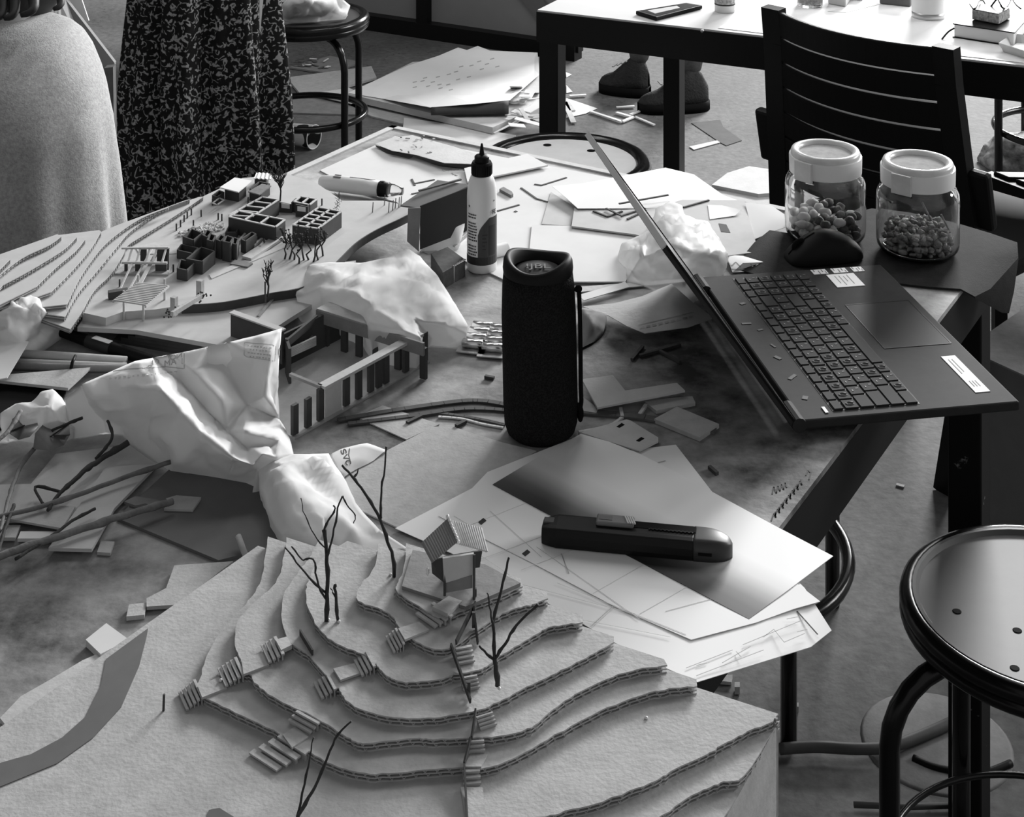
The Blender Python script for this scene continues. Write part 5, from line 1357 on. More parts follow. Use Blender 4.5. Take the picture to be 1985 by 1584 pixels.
# around the speaker
card('cardboard_scrap', [(690, 808), (742, 786), (852, 822), (788, 852)], 'kraft', 'thin kraft piece lying before the hall model front wall', 'cardboard scrap', .0014)
card('cardboard_scrap', [(1128, 735), (1188, 727), (1212, 757), (1312, 742), (1328, 757), (1158, 790)], 'kraft_pale', 'L-shaped cardboard offcut right of the speaker', 'cardboard scrap', .010, .002)
card('cardboard_scrap', [(1250, 778), (1292, 772), (1342, 768), (1348, 780), (1272, 796)], 'kraft', 'small offcut behind the L-shaped piece, towards the laptop', 'cardboard scrap', .004)
card('cardboard_scrap', [(1268, 812), (1312, 788), (1394, 822), (1356, 848)], 'kraft', 'rectangular cardboard offcut nearest the laptop hinge', 'cardboard scrap', .0045)
card('cardboard_scrap', [(1128, 768), (1160, 792), (1156, 800), (1128, 796)], 'kraft', 'cardboard corner under the L-shaped offcut', 'cardboard scrap', .003)
def stick(pts, w, t, m, label, cat='stick', group=None, name='stick', hs=None):
    b = B(); P = [T(p[0], p[1], (p[2] if len(p) > 2 else t * .5 + .0006)) for p in pts]
    if len(P) > 2: P = smooth_path(P, 5)
    for a, c_ in zip(P, P[1:]): b.bar(a, c_ + (c_ - a).normalized() * .0004, w, t)
    return obj(name, b, m, None, label, cat, group)
stick([(655, 815), (760, 797), (880, 780), (935, 778), (985, 786)], .007, .0022, 'dark_card', 'upper dark strap curving from the hall model to behind the speaker', 'strap', name='strap')
stick([(675, 822), (790, 808), (900, 793), (985, 796)], .006, .002, 'dark_card', 'lower dark strap curving from the hall model to behind the speaker', 'strap', name='strap')
stick([(845, 800), (890, 806), (940, 815), (978, 824)], .004, .0015, 'dark_card', 'short dark strap end left of the speaker foot', 'strap', name='strap')
stick([(850, 808), (895, 812), (935, 822), (975, 829)], .0025, .0015, 'paper_grey', 'pale wire bending to the speaker foot', 'wire', name='wire')
stick([(1126, 798), (1250, 810), (1386, 836)], .010, .0022, 'wood_dark', 'long dark strip lying from the speaker to the offcuts', 'strip', name='strip')
stick([(1122, 838), (1180, 826), (1208, 808)], .003, .002, 'paper_grey', 'pale curved wire behind the punched card', 'wire', name='wire')
for i, (x0, y0, x1, y1, lab) in enumerate(((789, 820, 818, 806, 'short dark stick before the hall model, left of two'), (884, 826, 902, 817, 'short dark stick on the torn sheet, right of two'), (940, 730, 957, 733, 'tiny dark offcut left of the speaker'), (1225, 697, 1246, 672, 'dark stick right of the speaker, upright of three'), (1240, 690, 1318, 668, 'dark stick right of the speaker, longest of three'), (1278, 680, 1318, 702, 'dark stick right of the speaker, crossing the longest'), (1203, 792, 1206, 808, 'pale peg under the L-shaped offcut'), (1240, 804, 1252, 786, 'pale peg beside the rectangular offcut'), (1375, 905, 1390, 918, 'thin dark mark-like sliver near the table edge below the laptop'))):
    stick([(x0, y0), (x1, y1)], .004 if i < 3 else .0035, .003, 'kraft_pale' if 'peg' in lab else 'dark_card', lab)
# kraft wrapper with a printed line
kw_ = shade_auto(obj('kraft_wrapper', sheet([(1130, 594, .006), (1190, 588, .010), (1245, 574, .016), (1302, 550, .022), (1345, 588, .016), (1384, 616, .008), (1335, 634, .012), (1250, 646, .012), (1215, 632, .014), (1180, 612, .010)], .0006, [(1260, 600, .022), (1310, 590, .024), (1220, 605, .016)]), 'kraft_pale', None, 'pale kraft wrapper with a printed line, between speaker and laptop lid', 'wrapper'))
decal(kw_, [[(1240 + i * 12, 636 - i * 2.6), (1240 + i * 12 + 8, 636 - i * 2.6 - 1.7)] for i in range(9)], 4, 'ink_grey')
decal(kw_, [[(1238, 630), (1345, 605)]], 1.2, 'ink_grey')
obj('paper_crumple', crumple([(1126, 596, .012), (1150, 598, .014), (1176, 606, .012), (1172, 640, .006), (1150, 664, .002), (1126, 676, .002)], [(1145, 620, .018), (1140, 650, .008)], .003, 30, 61, 4), mat('paper_dark', .16, .8, 20, .2), None, 'grey crumpled paper right behind the speaker', 'paper', smooth=True)
# papers at the far right
card('card_sheet', [(1068, 372), (1118, 404), (1106, 438), (1050, 434)], 'grey_card', 'narrow grey card left of the white paper, far end', 'card', .0035, .0012)
G2 = card('card_sheet', [(1031, 436), (1108, 438), (1232, 452), (1240, 500), (1212, 546), (1112, 546), (1022, 530)], 'pale_board', 'wide pale card lying behind the speaker', 'card', .0040, .0016)
W1 = sheet_obj('white_paper', [(1070, 361, .014), (1130, 355, .014), (1200, 342, .014), (1290, 325, .014), (1345, 338, .012), (1402, 378, .006), (1440, 392, .004), (1250, 404, .008), (1120, 404, .010), (1098, 384, .012)], .0004, 'paper', 'white paper curling on the far edge behind the laptop lid', 'paper', [(1250, 365, .016), (1180, 375, .014)])
G1 = card('card_sheet', [(1116, 386), (1443, 388), (1470, 488), (1400, 497), (1230, 454), (1108, 438)], 'grey_card', 'grey card with dark sticks on it, behind the laptop lid', 'card', .0075, .0022)
b = B(); b.prism([T(1393, 433, .0079), T(1408, 435, .0079), T(1416, 451, .0079), T(1398, 449, .0079)], .0003); obj('printed_square', b, 'ink', G1)
sheet_obj('white_paper', [(1372, 397, .0085), (1400, 398, .010), (1437, 407, .012), (1425, 418, .009), (1376, 425, .0085)], .0004, 'paper', 'small round-ended white paper on the grey card', 'paper')
sheet_obj('white_paper', [(1444, 392, .010), (1495, 398, .016), (1520, 415, .018), (1524, 440, .014), (1500, 448, .010), (1462, 464, .004)], .0004, 'paper', 'white curled paper left of the nut jar', 'paper', [(1490, 425, .014)])
sheet_obj('leaflet', [(1408, 494, .006), (1440, 496, .008), (1480, 508, .006), (1512, 523, .003), (1420, 528, .002)], .0004, 'paper', 'small printed white leaflet behind the laptop corner', 'leaflet', [(1440, 510, .010)])
decal(bpy.data.objects['leaflet'], [[(1412, 506), (1418, 516), (1426, 508), (1436, 518)], [(1455, 512), (1462, 520), (1468, 512), (1476, 522), (1488, 520)], [(1415, 522), (1450, 523)]], 2.2, 'ink_grey')
sheet_obj('ruler_strip', [(1120, 572, .006), (1212, 546, .007), (1220, 556, .007), (1132, 582, .006)], .0008, 'paper_grey', 'pale printed strip right of the speaker top', 'strip')
card('strip', [(1408, 500), (1524, 478), (1532, 488), (1414, 511)], 'kraft_pale', 'pale strip of card running up to the mouse', 'strip', .0045, .0014)
card('strip', [(1118, 556), (1330, 540), (1332, 546), (1122, 566)], 'kraft_pale', 'long pale strip of card right behind the speaker', 'strip', .0030, .0012)
for (x0, y0, x1, y1, hh, lab) in ((1150, 409, 1178, 420, .0085, 'dark stick on the grey card, leftmost'), (1178, 420, 1206, 410, .0085, 'dark stick on the grey card, second from the left'), (1175, 404, 1206, 419, .0100, 'dark stick on the grey card, crossing the middle'), (1206, 418, 1250, 404, .0085, 'dark stick on the grey card, right of the crossing'), (1216, 425, 1252, 408, .0085, 'dark stick on the grey card, nearest the lid'), (1325, 402, 1374, 388, .0085, 'dark stick on the grey card, right of the lid'), (1200, 395, 1295, 378, .0155, 'long grey stick on the white paper, behind the lid')):
    stick([(x0, y0, hh), (x1, y1, hh)], .0028, .0016, 'dark_card', lab)
# offcuts on the pale board
card('card_sheet', [(900, 326), (1022, 298), (1062, 320), (906, 352)], 'paper_grey', 'pale card behind the glue bottle cap', 'card', .0070, .0022)
sheet_obj('torn_sheet', [(727, 279, .006), (762, 266, .008), (800, 262, .010), (880, 284, .010), (938, 304, .008), (925, 318, .009), (862, 316, .012), (806, 300, .010), (760, 292, .010)], .0006, 'kraft_pale', 'torn curled card at the far left corner of the table', 'cardboard scrap', [(820, 285, .011)])
obj('shadow_strip', sheet([(728, 281, .006), (760, 292, .007), (800, 302, .006), (792, 306, .003), (750, 296, .003)], .002), 'dark_card', None, 'dark strip painting the shadow under the torn curled card, left end', 'strip')  # added dark sheet: painted shadow edge of the lifted card
obj('shadow_strip', sheet([(800, 300, .008), (862, 316, .010), (925, 320, .007), (900, 326, .003), (850, 320, .003)], .002), 'dark_card', None, 'dark strip painting the shadow under the torn curled card, right end', 'strip')  # second half of the painted shadow under the lifted card
for (x0, y0, x1, y1, lab) in ((1010, 365, 1040, 386, 'dark stick right of the bottle cap, slanting down right'), (1040, 386, 1064, 393, 'dark stick joining the slanting one on the pale board'), (1036, 358, 1050, 360, 'tiny dark stick end on the pale board'), (1050, 360, 1098, 345, 'thin dark stick on the pale board, below the white stool'), (964, 410, 1006, 398, 'dark stick right of the glue bottle body'), (802, 357, 842, 349, 'dark stick behind the shed roof, upper'), (798, 348, 804, 360, 'tiny dark stick behind the shed roof'), (798, 377, 830, 370, 'pale dark-edged stick behind the shed roof, lower'), (900, 330, 925, 345, 'dark stick meeting the bottle cap'), (905, 346, 930, 338, 'grey stick end left of the bottle cap'), (812, 370, 893, 348, 'grey wooden stick on the shed roof')):
    hh = (.0588,) if 'on the shed roof' in lab else ()
    stick([(x0, y0) + hh, (x1, y1) + hh], .003, .0022, 'dark_card' if not 'wooden' in lab else 'wood_dark', lab)
card('cardboard_scrap', [(968, 366), (990, 378), (995, 376), (992, 371), (976, 362)], 'kraft_dark', 'small thick offcut right of the bottle shoulder', 'cardboard scrap', .006, .004)
rnd = random.Random(71)
for i in range(26):
    x, y = rnd.choice([(rnd.uniform(960, 1190), rnd.uniform(345, 420)), (rnd.uniform(860, 920), rnd.uniform(318, 352)), (rnd.uniform(770, 850), rnd.uniform(262, 300))])
    c_ = T(x, y, .0022 if y > 300 else .012); L = rnd.uniform(.002, .008); b = B(); b.box(c_, (L, rnd.uniform(.001, .004), .0008), (rnd.uniform(-1, 1), rnd.uniform(-1, 1), 0))
    obj('card_crumb', b, rnd.choice(['dark_card', 'kraft', 'kraft_pale']), None, 'tiny card offcut scattered on the far pale board', 'offcut', 'tiny offcuts on the far pale board')
b = B()
# handwriting near the right table edge (pencilled on the board itself)
tbt = tb
hw = [[(1497, 958), (1500, 944), (1505, 956), (1508, 942), (1512, 952), (1515, 939), (1519, 949), (1522, 936), (1525, 945)]] + \
     [[(1495 + i * 7.2, 1010 - i * 9.0), (1500 + i * 7.2, 996 - i * 9.0), (1504 + i * 7.2, 1003 - i * 9.0), (1503 + i * 7.2, 992 - i * 9.0)] for i in range(8)] + [[(1562, 922), (1566, 912), (1572, 916), (1568, 930)]]
for st in hw:
    for a, c_ in zip(st, st[1:]): b.bar(T(*a, .0002), T(*c_, .0002), .0013, .0003)
tag(obj('handwriting', b, 'ink', tb), 'dark pencilled writing')

# ---------------------------------------------------------------- left: marker, dowels, boards
t = thing('marker_pen', T(190, 668), 'black marker pen with white band lying before the terraced site model', 'pen')
a0, a1 = T(108, 640, .010), T(300, 702, .008); ax = a1 - a0
def seg(f0, f1, r0, r1, nm, m): b = B(); b.lathe([(0, 0), (r0, 0), (r1, ax.length * (f1 - f0)), (0, ax.length * (f1 - f0))], a0 + ax * f0, 20, ax); o = obj(nm, b, m, t); shade_auto(o)
seg(0, .34, .0050, .0068, 'barrel', 'black_plastic'); seg(.34, .58, .0074, .0074, 'band', 'label_dark'); seg(.58, 1, .0070, .0058, 'cap', 'black_plastic')
b = B(); b.bar(a0 + ax * .40 + V((0, -.002, .0073)), a0 + ax * .57 + V((0, -.002, .0073)), .007, .0006); obj('sticker', b, 'white_plastic', t)
sheet_obj('white_card', [(-60, 640, .030), (0, 655, .028), (56, 662, .026), (14, 732, .014), (-60, 745, .014)], .0012, 'paper', 'white card lying at the left edge below the tissue', 'card')
for i, (y0, y1, r, m) in enumerate(((690, 700, .005, 'balsa'), (704, 709, .0032, 'paper_grey'), (712, 714, .004, 'kraft_dark'))):
    b = B(); b.tube([T(-30, y0 - 6, r + .003), T(100, y0, r + .003), T(245, y1, r + .003)], r, 10)
    obj('dowel', b, m, None, ('thick pale rod, upper of the banded rods at the left', 'thin white rod, middle of the banded rods at the left', 'dark rod, lowest of the banded rods at the left')[i], 'rod', smooth=True)
b = B(); b.tube([T(146, 690, .016), T(140, 703, .016), T(137, 718, .008)], .0018, 8); obj('rubber_band', b, 'black_plastic', None, 'black rubber band around the pale rods', 'rubber band', smooth=True)
card('board', [(-40, 730, .010), (60, 722, .010), (175, 712, .010), (132, 752, .010), (0, 738, .010)], 'kraft', 'grey-brown board end left of the carrier bag, above a dark gap', 'board', t=.003)
card('board', [(-40, 742), (0, 742), (128, 758), (110, 800), (0, 830), (-40, 830)], 'matte_black', 'black sheet standing in for the shadow at the left edge behind the dry leaves', 'board', .003)  # added black sheet paints the shadow below the board end
obj('plastic_wrap', crumple([(0, 800, .03), (30, 782, .034), (60, 778, .034), (78, 758, .04), (102, 752, .04), (122, 768, .034), (135, 800, .02), (150, 830, .010), (130, 850, .004), (80, 862, .004), (40, 856, .004), (18, 850, .004), (0, 832, .012)], [(60, 800, .036), (100, 790, .040), (30, 815, .026), (80, 830, .020), (115, 815, .026)], .005, 32, 51, 4), 'bag_sheer', None, 'crinkled clear wrap left of the carrier bag, over dry leaves', 'plastic wrap', smooth=True)
# ---------------------------------------------------------------- left front: cards, twigs, leaves
card('cardboard_scrap', [(-30, 940), (60, 938), (108, 880), (250, 862), (303, 900), (215, 960), (150, 1010), (-30, 1010)], 'kraft_pale', 'large pale card under the twigs, left of the carrier bag', 'cardboard', .004, .002)
card('cardboard_scrap', [(205, 905), (306, 898), (222, 985), (178, 1064), (94, 1062), (150, 985)], 'kraft_pale', 'long pale card slanting down-left under the twigs', 'cardboard', .0075, .003)
card('cardboard_scrap', [(8, 1004), (60, 978), (146, 982), (120, 1024)], 'kraft', 'brown card piece beneath the crossing twigs', 'cardboard', .0095, .002)
card('cardboard_scrap', [(-10, 1018), (40, 1018), (30, 1042), (-10, 1042)], 'kraft', 'small card at the left edge under the twigs', 'cardboard', .006, .003)
card('cardboard_scrap', [(40, 1030), (112, 1030), (104, 1044), (34, 1044)], 'paper_grey', 'pale narrow card below the brown card piece', 'cardboard', .006, .003)
card('cardboard_scrap', [(196, 1048), (222, 1050), (214, 1072), (188, 1070)], 'kraft', 'small square offcut right of the slanting card', 'cardboard scrap', .003)
card('cardboard_scrap', [(322, 966), (342, 960), (390, 964), (374, 988), (318, 986), (326, 976)], 'kraft', 'squarish offcut on the dark board below the carrier bag', 'cardboard scrap', .0055, .0022)
card('cardboard_scrap', [(240, 972), (262, 962), (302, 968), (322, 974), (300, 982), (282, 976), (262, 980)], 'kraft_dark', 'ragged brown offcut on the dark board, left of the squarish one', 'cardboard scrap', .0055, .0022)
card('cardboard_scrap', [(338, 1096), (452, 1088), (420, 1112), (345, 1172), (284, 1176), (284, 1160), (322, 1140)], 'kraft', 'stepped cardboard offcut against the left edge of the hillside model', 'cardboard scrap', .0050, .003)
card('cardboard_scrap', [(250, 1172), (284, 1168), (280, 1192), (245, 1195)], 'kraft', 'small offcut left of the stepped one', 'cardboard scrap', .004)
card('foam_block', [(166, 1240), (206, 1208), (250, 1240), (195, 1268)], 'paper_grey', 'pale thick block by the left edge of the hillside model', 'block', .006, .0055)
card('strip', [(0, 1392), (40, 1350), (100, 1316), (160, 1280), (215, 1256), (240, 1250), (180, 1294), (90, 1352), (16, 1412)], 'kraft_pale', 'long ragged pale strip along the left edge of the hillside model', 'strip', .004, .003)
b = B(); b.tube([T(462, 1040, .012), T(478, 1082, .006)], .0028, 8); obj('dowel', b, 'kraft', None, 'short peg standing at the back left of the hillside model', 'peg', smooth=True)
def tw(pts, r0, r1, m, label, hs=.014):
    b = B(); P = smooth_path([T(p[0], p[1], p[2] if len(p) > 2 else hs) for p in pts], 5); rnd = random.Random(len(label))
    P = [p + V((rnd.uniform(-1, 1), rnd.uniform(-1, 1), rnd.uniform(-1, 1))) * r0 * .18 for p in P]
    n = len(P); b.tube(P, [(r0 + (r1 - r0) * i / (n - 1)) * (1.3 if i % 7 == 3 else 1) for i in range(n)], 7)
    return obj('twig', b, m, None, label, 'twig', smooth=True)
tw([(330, 896, .016), (240, 926), (120, 970), (0, 1002), (-40, 1012)], .0022, .0020, 'twig_pale', 'long straight pale twig reaching the carrier bag, upper of two')
tw([(248, 858, .02), (205, 885), (173, 906), (140, 935), (116, 955), (92, 990)], .0030, .0016, 'twig', 'thick dark twig slanting up to the carrier bag')
tw([(209, 816, .03), (218, 845, .026), (205, 868, .02), (185, 890)], .0014, .0016, 'twig', 'thin curved twig hooked over the clear wrap')
tw([(335, 972, .012), (270, 990), (200, 1012), (100, 1045), (0, 1078), (-30, 1090)], .0029, .0033, 'twig_pale', 'long thick pale twig reaching the dark board, lower of two')
tw([(66, 870, .02), (40, 905), (22, 950), (8, 1000), (0, 1030)], .0022, .0016, 'twig_pale', 'thin stem curving down from the leaf at the left edge')
tw([(40, 796, .04), (20, 830, .034), (-10, 860, .03)], .0022, .0020, 'twig_pale', 'short pale stem at the left edge beside the clear wrap')
tw([(185, 986), (140, 1010), (100, 1040), (30, 1084)], .0013, .0015, 'twig', 'thin dark twig lying over the slanting card')
tw([(118, 954), (68, 944), (86, 980)], .0014, .0012, 'twig', 'thin bent twig forming an angle on the large pale card')
tw([(160, 810, .034), (130, 822, .03), (100, 835, .026)], .0016, .0012, 'twig', 'thin twig end over the clear wrap above the leaf')
tw([(27, 980), (15, 1010), (5, 1040), (-5, 1080)], .0018, .0014, 'twig', 'dark twig running down the left edge')
def leaf(pts, h, label):
    P = [(x, y, h + .012 * math.sin(i * 1.7)) for i, (x, y) in enumerate(pts)]; c_ = (sum(p[0] for p in pts) / len(pts), sum(p[1] for p in pts) / len(pts), h - .004)
    o = obj('dry_leaf', sheet(P, .0005, [c_]), 'leaf', None, label, 'leaf', smooth=True)
    b = B(); b.tube([T(*P[0]), T(c_[0], c_[1], c_[2] + .001), T(*P[len(P) // 2])], .0007, 5); obj('leaf_vein', b, 'twig', o)
leaf([(64, 870), (68, 840), (84, 822), (112, 815), (134, 822), (136, 842), (124, 862), (98, 872)], .024, 'dry grey leaf on the clear wrap, right of two')
leaf([(16, 838), (24, 812), (44, 800), (70, 806), (74, 826), (58, 846), (36, 852)], .024, 'dry grey leaf at the left edge, left of two')
# ================================================================ people
def skin_body(name, verts, edges, radii, m, loc, label, cat='person', group=None, sub=2, root=0):
    me = bpy.data.meshes.new(name); o3 = V(loc)
    me.from_pydata([V(v) - o3 for v in verts], edges, []); me.materials.append(MATS[m])
    o = bpy.data.objects.new(name, me); COL.objects.link(o); o.location = o3; WL[o.name] = o3
    sk = o.modifiers.new('skin', 'SKIN'); sk.use_smooth_shade = True
    ly = me.skin_vertices[0].data if me.skin_vertices else None
    if ly is None:
        bmx = bmesh.new(); bmx.from_mesh(me); bmx.verts.layers.skin.verify(); bmx.to_mesh(me); bmx.free(); ly = me.skin_vertices[0].data
    for i, r in enumerate(radii): ly[i].radius = r if isinstance(r, tuple) else (r, r); ly[i].use_root = (i == root)
    ss = o.modifiers.new('smooth', 'SUBSURF'); ss.levels = sub; ss.render_levels = sub
    return tag(o, label, cat, group)

# --- seated person in a grey T-shirt, seen from behind, bent forward (left edge)
YB = 2.36
def PB(px, py, dy=0): return D(px, py, YB + dy)
pel = PB(-20, 700, .0); 
bv = [pel, PB(-18, 520), PB(-10, 300, .02), PB(-5, 150, .07), PB(10, 20, .14), PB(22, -60, .19), PB(30, -150, .2),
      PB(80, 190, .05), PB(110, 310, .03), PB(100, 420, .08), PB(40, 470, .2),
      PB(-100, 190, .05), PB(-130, 310, .03), PB(-130, 420, .12), PB(-80, 470, .34),
      PB(90, 720, .1), PB(140, 700, .45), V((PB(140, 700, .45).x, YB + .46, .08)),
      PB(-130, 720, .1), PB(-180, 700, .45), V((PB(-180, 700, .45).x, YB + .46, .08))]
be = [(0, 1), (1, 2), (2, 3), (3, 4), (4, 5), (5, 6), (3, 7), (7, 8), (8, 9), (9, 10), (3, 11), (11, 12), (12, 13), (13, 14), (0, 15), (15, 16), (16, 17), (0, 18), (18, 19), (19, 20)]
br = [(.12, .09), (.11, .08), (.10, .08), (.07, .06), (.045, .045), (.07, .08), (.075, .085), .05, .05, .042, .034, .05, .05, .042, .034, .085, .06, .045, .085, .06, .045]
pg = skin_body('person', bv, be, br, 'skin', (pel.x, YB, 0), 'person in a grey T-shirt sitting with the back turned, at the left edge')
# T-shirt: a draped shell around torso and shoulders
ctr0 = [(-30, 560, .0, 262, .135), (-28, 500, .0, 258, .135), (-25, 430, .0, 252, .135), (-22, 360, .005, 246, .135), (-18, 290, .02, 240, .135), (-14, 230, .03, 232, .135), (-8, 180, .045, 222, .13), (-2, 130, .06, 196, .125), (4, 92, .08, 165, .115), (10, 62, .10, 122, .10), (18, 42, .12, 70, .075), (22, 30, .13, 40, .06)]
ctr = [(-22, 560, .0, 262, .14), (-20, 500, .0, 256, .14), (-18, 430, .0, 248, .14), (-16, 360, .005, 240, .14), (-14, 290, .02, 232, .14), (-12, 230, .03, 226, .14), (-10, 180, .045, 212, .14), (-6, 135, .06, 196, .135), (-2, 100, .075, 178, .125), (2, 72, .09, 158, .11), (6, 54, .10, 136, .09), (10, 42, .11, 104, .07), (14, 36, .115, 62, .05), (16, 34, .12, 20, .02)]
def shirt(u, v):
    f = v * (len(ctr) - 1); i = min(int(f), len(ctr) - 2); t_ = f - i
    a, c_ = ctr[i], ctr[i + 1]; q = [a[k] + (c_[k] - a[k]) * t_ for k in range(5)]
    th = u * 2 * math.pi; w = q[3] / FPX * YB
    c0 = PB(q[0], q[1], q[2])
    low = max(0, 1 - v * 2.1)
    fold = 1 + low * .035 * (math.sin(th * 11 + 2.0 * v) + .6 * math.sin(th * 17 - 3 * v + 1)) + .012 * noise.noise(V((math.cos(th) * 3, math.sin(th) * 3, v * 9)))
    cx_ = math.copysign(abs(math.cos(th)) ** .8, math.cos(th)); sy_ = math.copysign(abs(math.sin(th)) ** .9, math.sin(th))
    return c0 + V((cx_ * w * fold, sy_ * q[4] * fold, 0))
b = B(); b.grid(shirt, 120, 60, True); sh = obj('t_shirt', b, 'grey_cloth', pg, smooth=True, solid=.004)
b = B()
for i in range(9):
    pass
b.bm.free()
hb = B(); hb.blob(PB(24, -95, .17), .105, .105, .125, 20, .05); 
obj('hair', hb, 'hair', pg, smooth=True)
for (x0, y0, x1, y1, x2, y2, r) in ((50, -60, 66, 12, 40, 30, .012), (20, -60, 28, 20, 8, 36, .012), (90, -80, 118, 0, 104, 18, .010), (0, -60, 4, 20, -8, 36, .012)):
    b = B(); b.tube(smooth_path([PB(x0, y0, .10), PB(x1, y1, .02), PB(x2, y2, .0)], 5), [r * (1 - .07 * i) for i in range(11)], 8); obj('hair_strand', b, 'hair', pg, smooth=True)
st = thing('stool', V((pel.x, YB + .02, 0)), 'plain stool under the person in the grey T-shirt', 'stool')
b = B(); b.lathe([(0, .345), (.16, .345), (.165, .335), (.16, .32), (0, .32)], V((pel.x, YB + .02, 0)), 40); obj('seat', b, 'seat_grey', st)
for k in range(4):
    a = .6 + k * math.pi / 2; b = B(); b.tube([V((pel.x + .11 * math.cos(a), YB + .02 + .11 * math.sin(a), .32)), V((pel.x + .17 * math.cos(a), YB + .02 + .17 * math.sin(a), 0))], .011, 10); obj('leg', b, 'black_metal', st, smooth=True)
# things beyond that person
t = obj('paper_strip', sheet([(62, 55), (82, -20), (112, -20), (118, 2), (100, 55)], .002, proj=lambda x, y, h: D(x, y, 2.62 - .0004 * (55 - y))), 'paper', None, 'white paper with pencil lines held beside the seated person', 'paper')
decal(t, [[(88, 20), (98, 24), (96, 30), (112, 36)], [(100, 6), (98, 40)], [(106, 8), (104, 44)]], 1.5, 'ink_grey')
cbx = thing('carton', (*D(165, 70, 2.9).to_2d(), 0), 'grey flattened carton standing between the seated person and the skirt', 'box')
b = B(); b.prism([D(112, 5, 2.88), D(128, 0, 2.92), D(222, 122, 2.86), D(212, 215, 2.82), D(120, 110, 2.82)], .012, down=(0, -1, 0)); obj('panel', b, mat('carton_grey', .17, .8, 30, .1), cbx)
b = B(); q0_, q1_ = D(202, 132, 2.80), D(219, 130, 2.80); b.prism([q0_, q1_, V((D(232, 440, 2.8).x, 2.8, 0)), V((D(212, 440, 2.8).x, 2.8, 0))], .02, down=(0, -1, 0)); obj('folded_edge', b, mat('side_panel', .075, .9, 60, .3), cbx)
b = B(); b.prism([D(128, -6, 2.95), D(152, -20, 2.95), D(172, 40, 2.95), D(168, 44, 2.95)], .004, down=(0, -1, 0)); obj('white_flap', b, 'paper', cbx)

# --- standing person in a long patterned skirt
YS = 3.95
def PS(px, py, dy=0): return D(px, py, YS + dy)
pc = PS(398, 0).x
hipz = .92
verts = [V((pc, YS, hipz)), V((pc, YS, 1.12)), V((pc, YS, 1.32)), V((pc, YS, 1.44)), V((pc, YS, 1.52)), V((pc, YS - .01, 1.64)),
         V((pc - .17, YS, 1.38)), V((pc - .23, YS + .02, 1.12)), V((pc - .22, YS - .06, .90)), V((pc + .17, YS, 1.38)), V((pc + .23, YS + .02, 1.12)), V((pc + .22, YS - .06, .90)),
         V((pc - .09, YS, .84)), V((pc - .10, YS, .48)), V((pc - .10, YS + .02, .09)), V((pc - .11, YS - .12, .035)),
         V((pc + .09, YS, .84)), V((pc + .10, YS, .48)), V((pc + .10, YS + .02, .09)), V((pc + .11, YS - .12, .035))]
ed = [(0, 1), (1, 2), (2, 3), (3, 4), (4, 5), (2, 6), (6, 7), (7, 8), (2, 9), (9, 10), (10, 11), (0, 12), (12, 13), (13, 14), (14, 15), (0, 16), (16, 17), (17, 18), (18, 19)]
rr = [(.14, .1), (.12, .09), (.13, .09), (.05, .05), (.07, .08), (.075, .09), .05, .04, .03, .05, .04, .03, .085, .055, .04, (.04, .03), .085, .055, .04, (.04, .03)]
ps_ = skin_body('person', verts, ed, rr, 'skin', (pc, YS, 0), 'person standing in a long dark patterned skirt behind the table')
skm = bpy.data.materials.new('skirt_pattern'); skm.use_nodes = True; nt = skm.node_tree; p = nt.nodes['Principled BSDF']; MATS['skirt_pattern'] = skm
tc = nt.nodes.new('ShaderNodeTexCoord'); n1 = nt.nodes.new('ShaderNodeTexNoise'); n1.inputs['Scale'].default_value = 58; n1.inputs['Detail'].default_value = 1.2; n1.inputs['Distortion'].default_value = .7
nt.links.new(tc.outputs['Object'], n1.inputs['Vector'])
m1 = nt.nodes.new('ShaderNodeMath'); m1.operation = 'SUBTRACT'; m1.inputs[1].default_value = .5; nt.links.new(n1.outputs[0], m1.inputs[0])
m2 = nt.nodes.new('ShaderNodeMath'); m2.operation = 'ABSOLUTE'; nt.links.new(m1.outputs[0], m2.inputs[0])
r1 = nt.nodes.new('ShaderNodeMapRange'); r1.inputs[1].default_value = .025; r1.inputs[2].default_value = .075; r1.inputs[3].default_value = .30; r1.inputs[4].default_value = .014
nt.links.new(m2.outputs[0], r1.inputs[0]); n2 = nt.nodes.new('ShaderNodeTexNoise'); n2.inputs['Scale'].default_value = 85; n2.inputs['Detail'].default_value = 0; nt.links.new(tc.outputs['Object'], n2.inputs['Vector'])
r2 = nt.nodes.new('ShaderNodeMapRange'); r2.inputs[1].default_value = .44; r2.inputs[2].default_value = .50; nt.links.new(n2.outputs[0], r2.inputs[0])
m3 = nt.nodes.new('ShaderNodeMath'); m3.operation = 'MULTIPLY'; nt.links.new(r1.outputs[0], m3.inputs[0]); nt.links.new(r2.outputs[0], m3.inputs[1])
m4 = nt.nodes.new('ShaderNodeMath'); m4.operation = 'MAXIMUM'; m4.inputs[1].default_value = .012; nt.links.new(m3.outputs[0], m4.inputs[0])
nt.links.new(m4.outputs[0], p.inputs['Base Color']); p.inputs['Roughness'].default_value = .9; p.inputs['Specular IOR Level'].default_value = .1
sl = [(255, 530, -60), (252, 536, 0), (244, 543, 80), (236, 550, 160), (232, 556, 240), (230, 562, 310), (230, 564, 350), (232, 565, 392)]
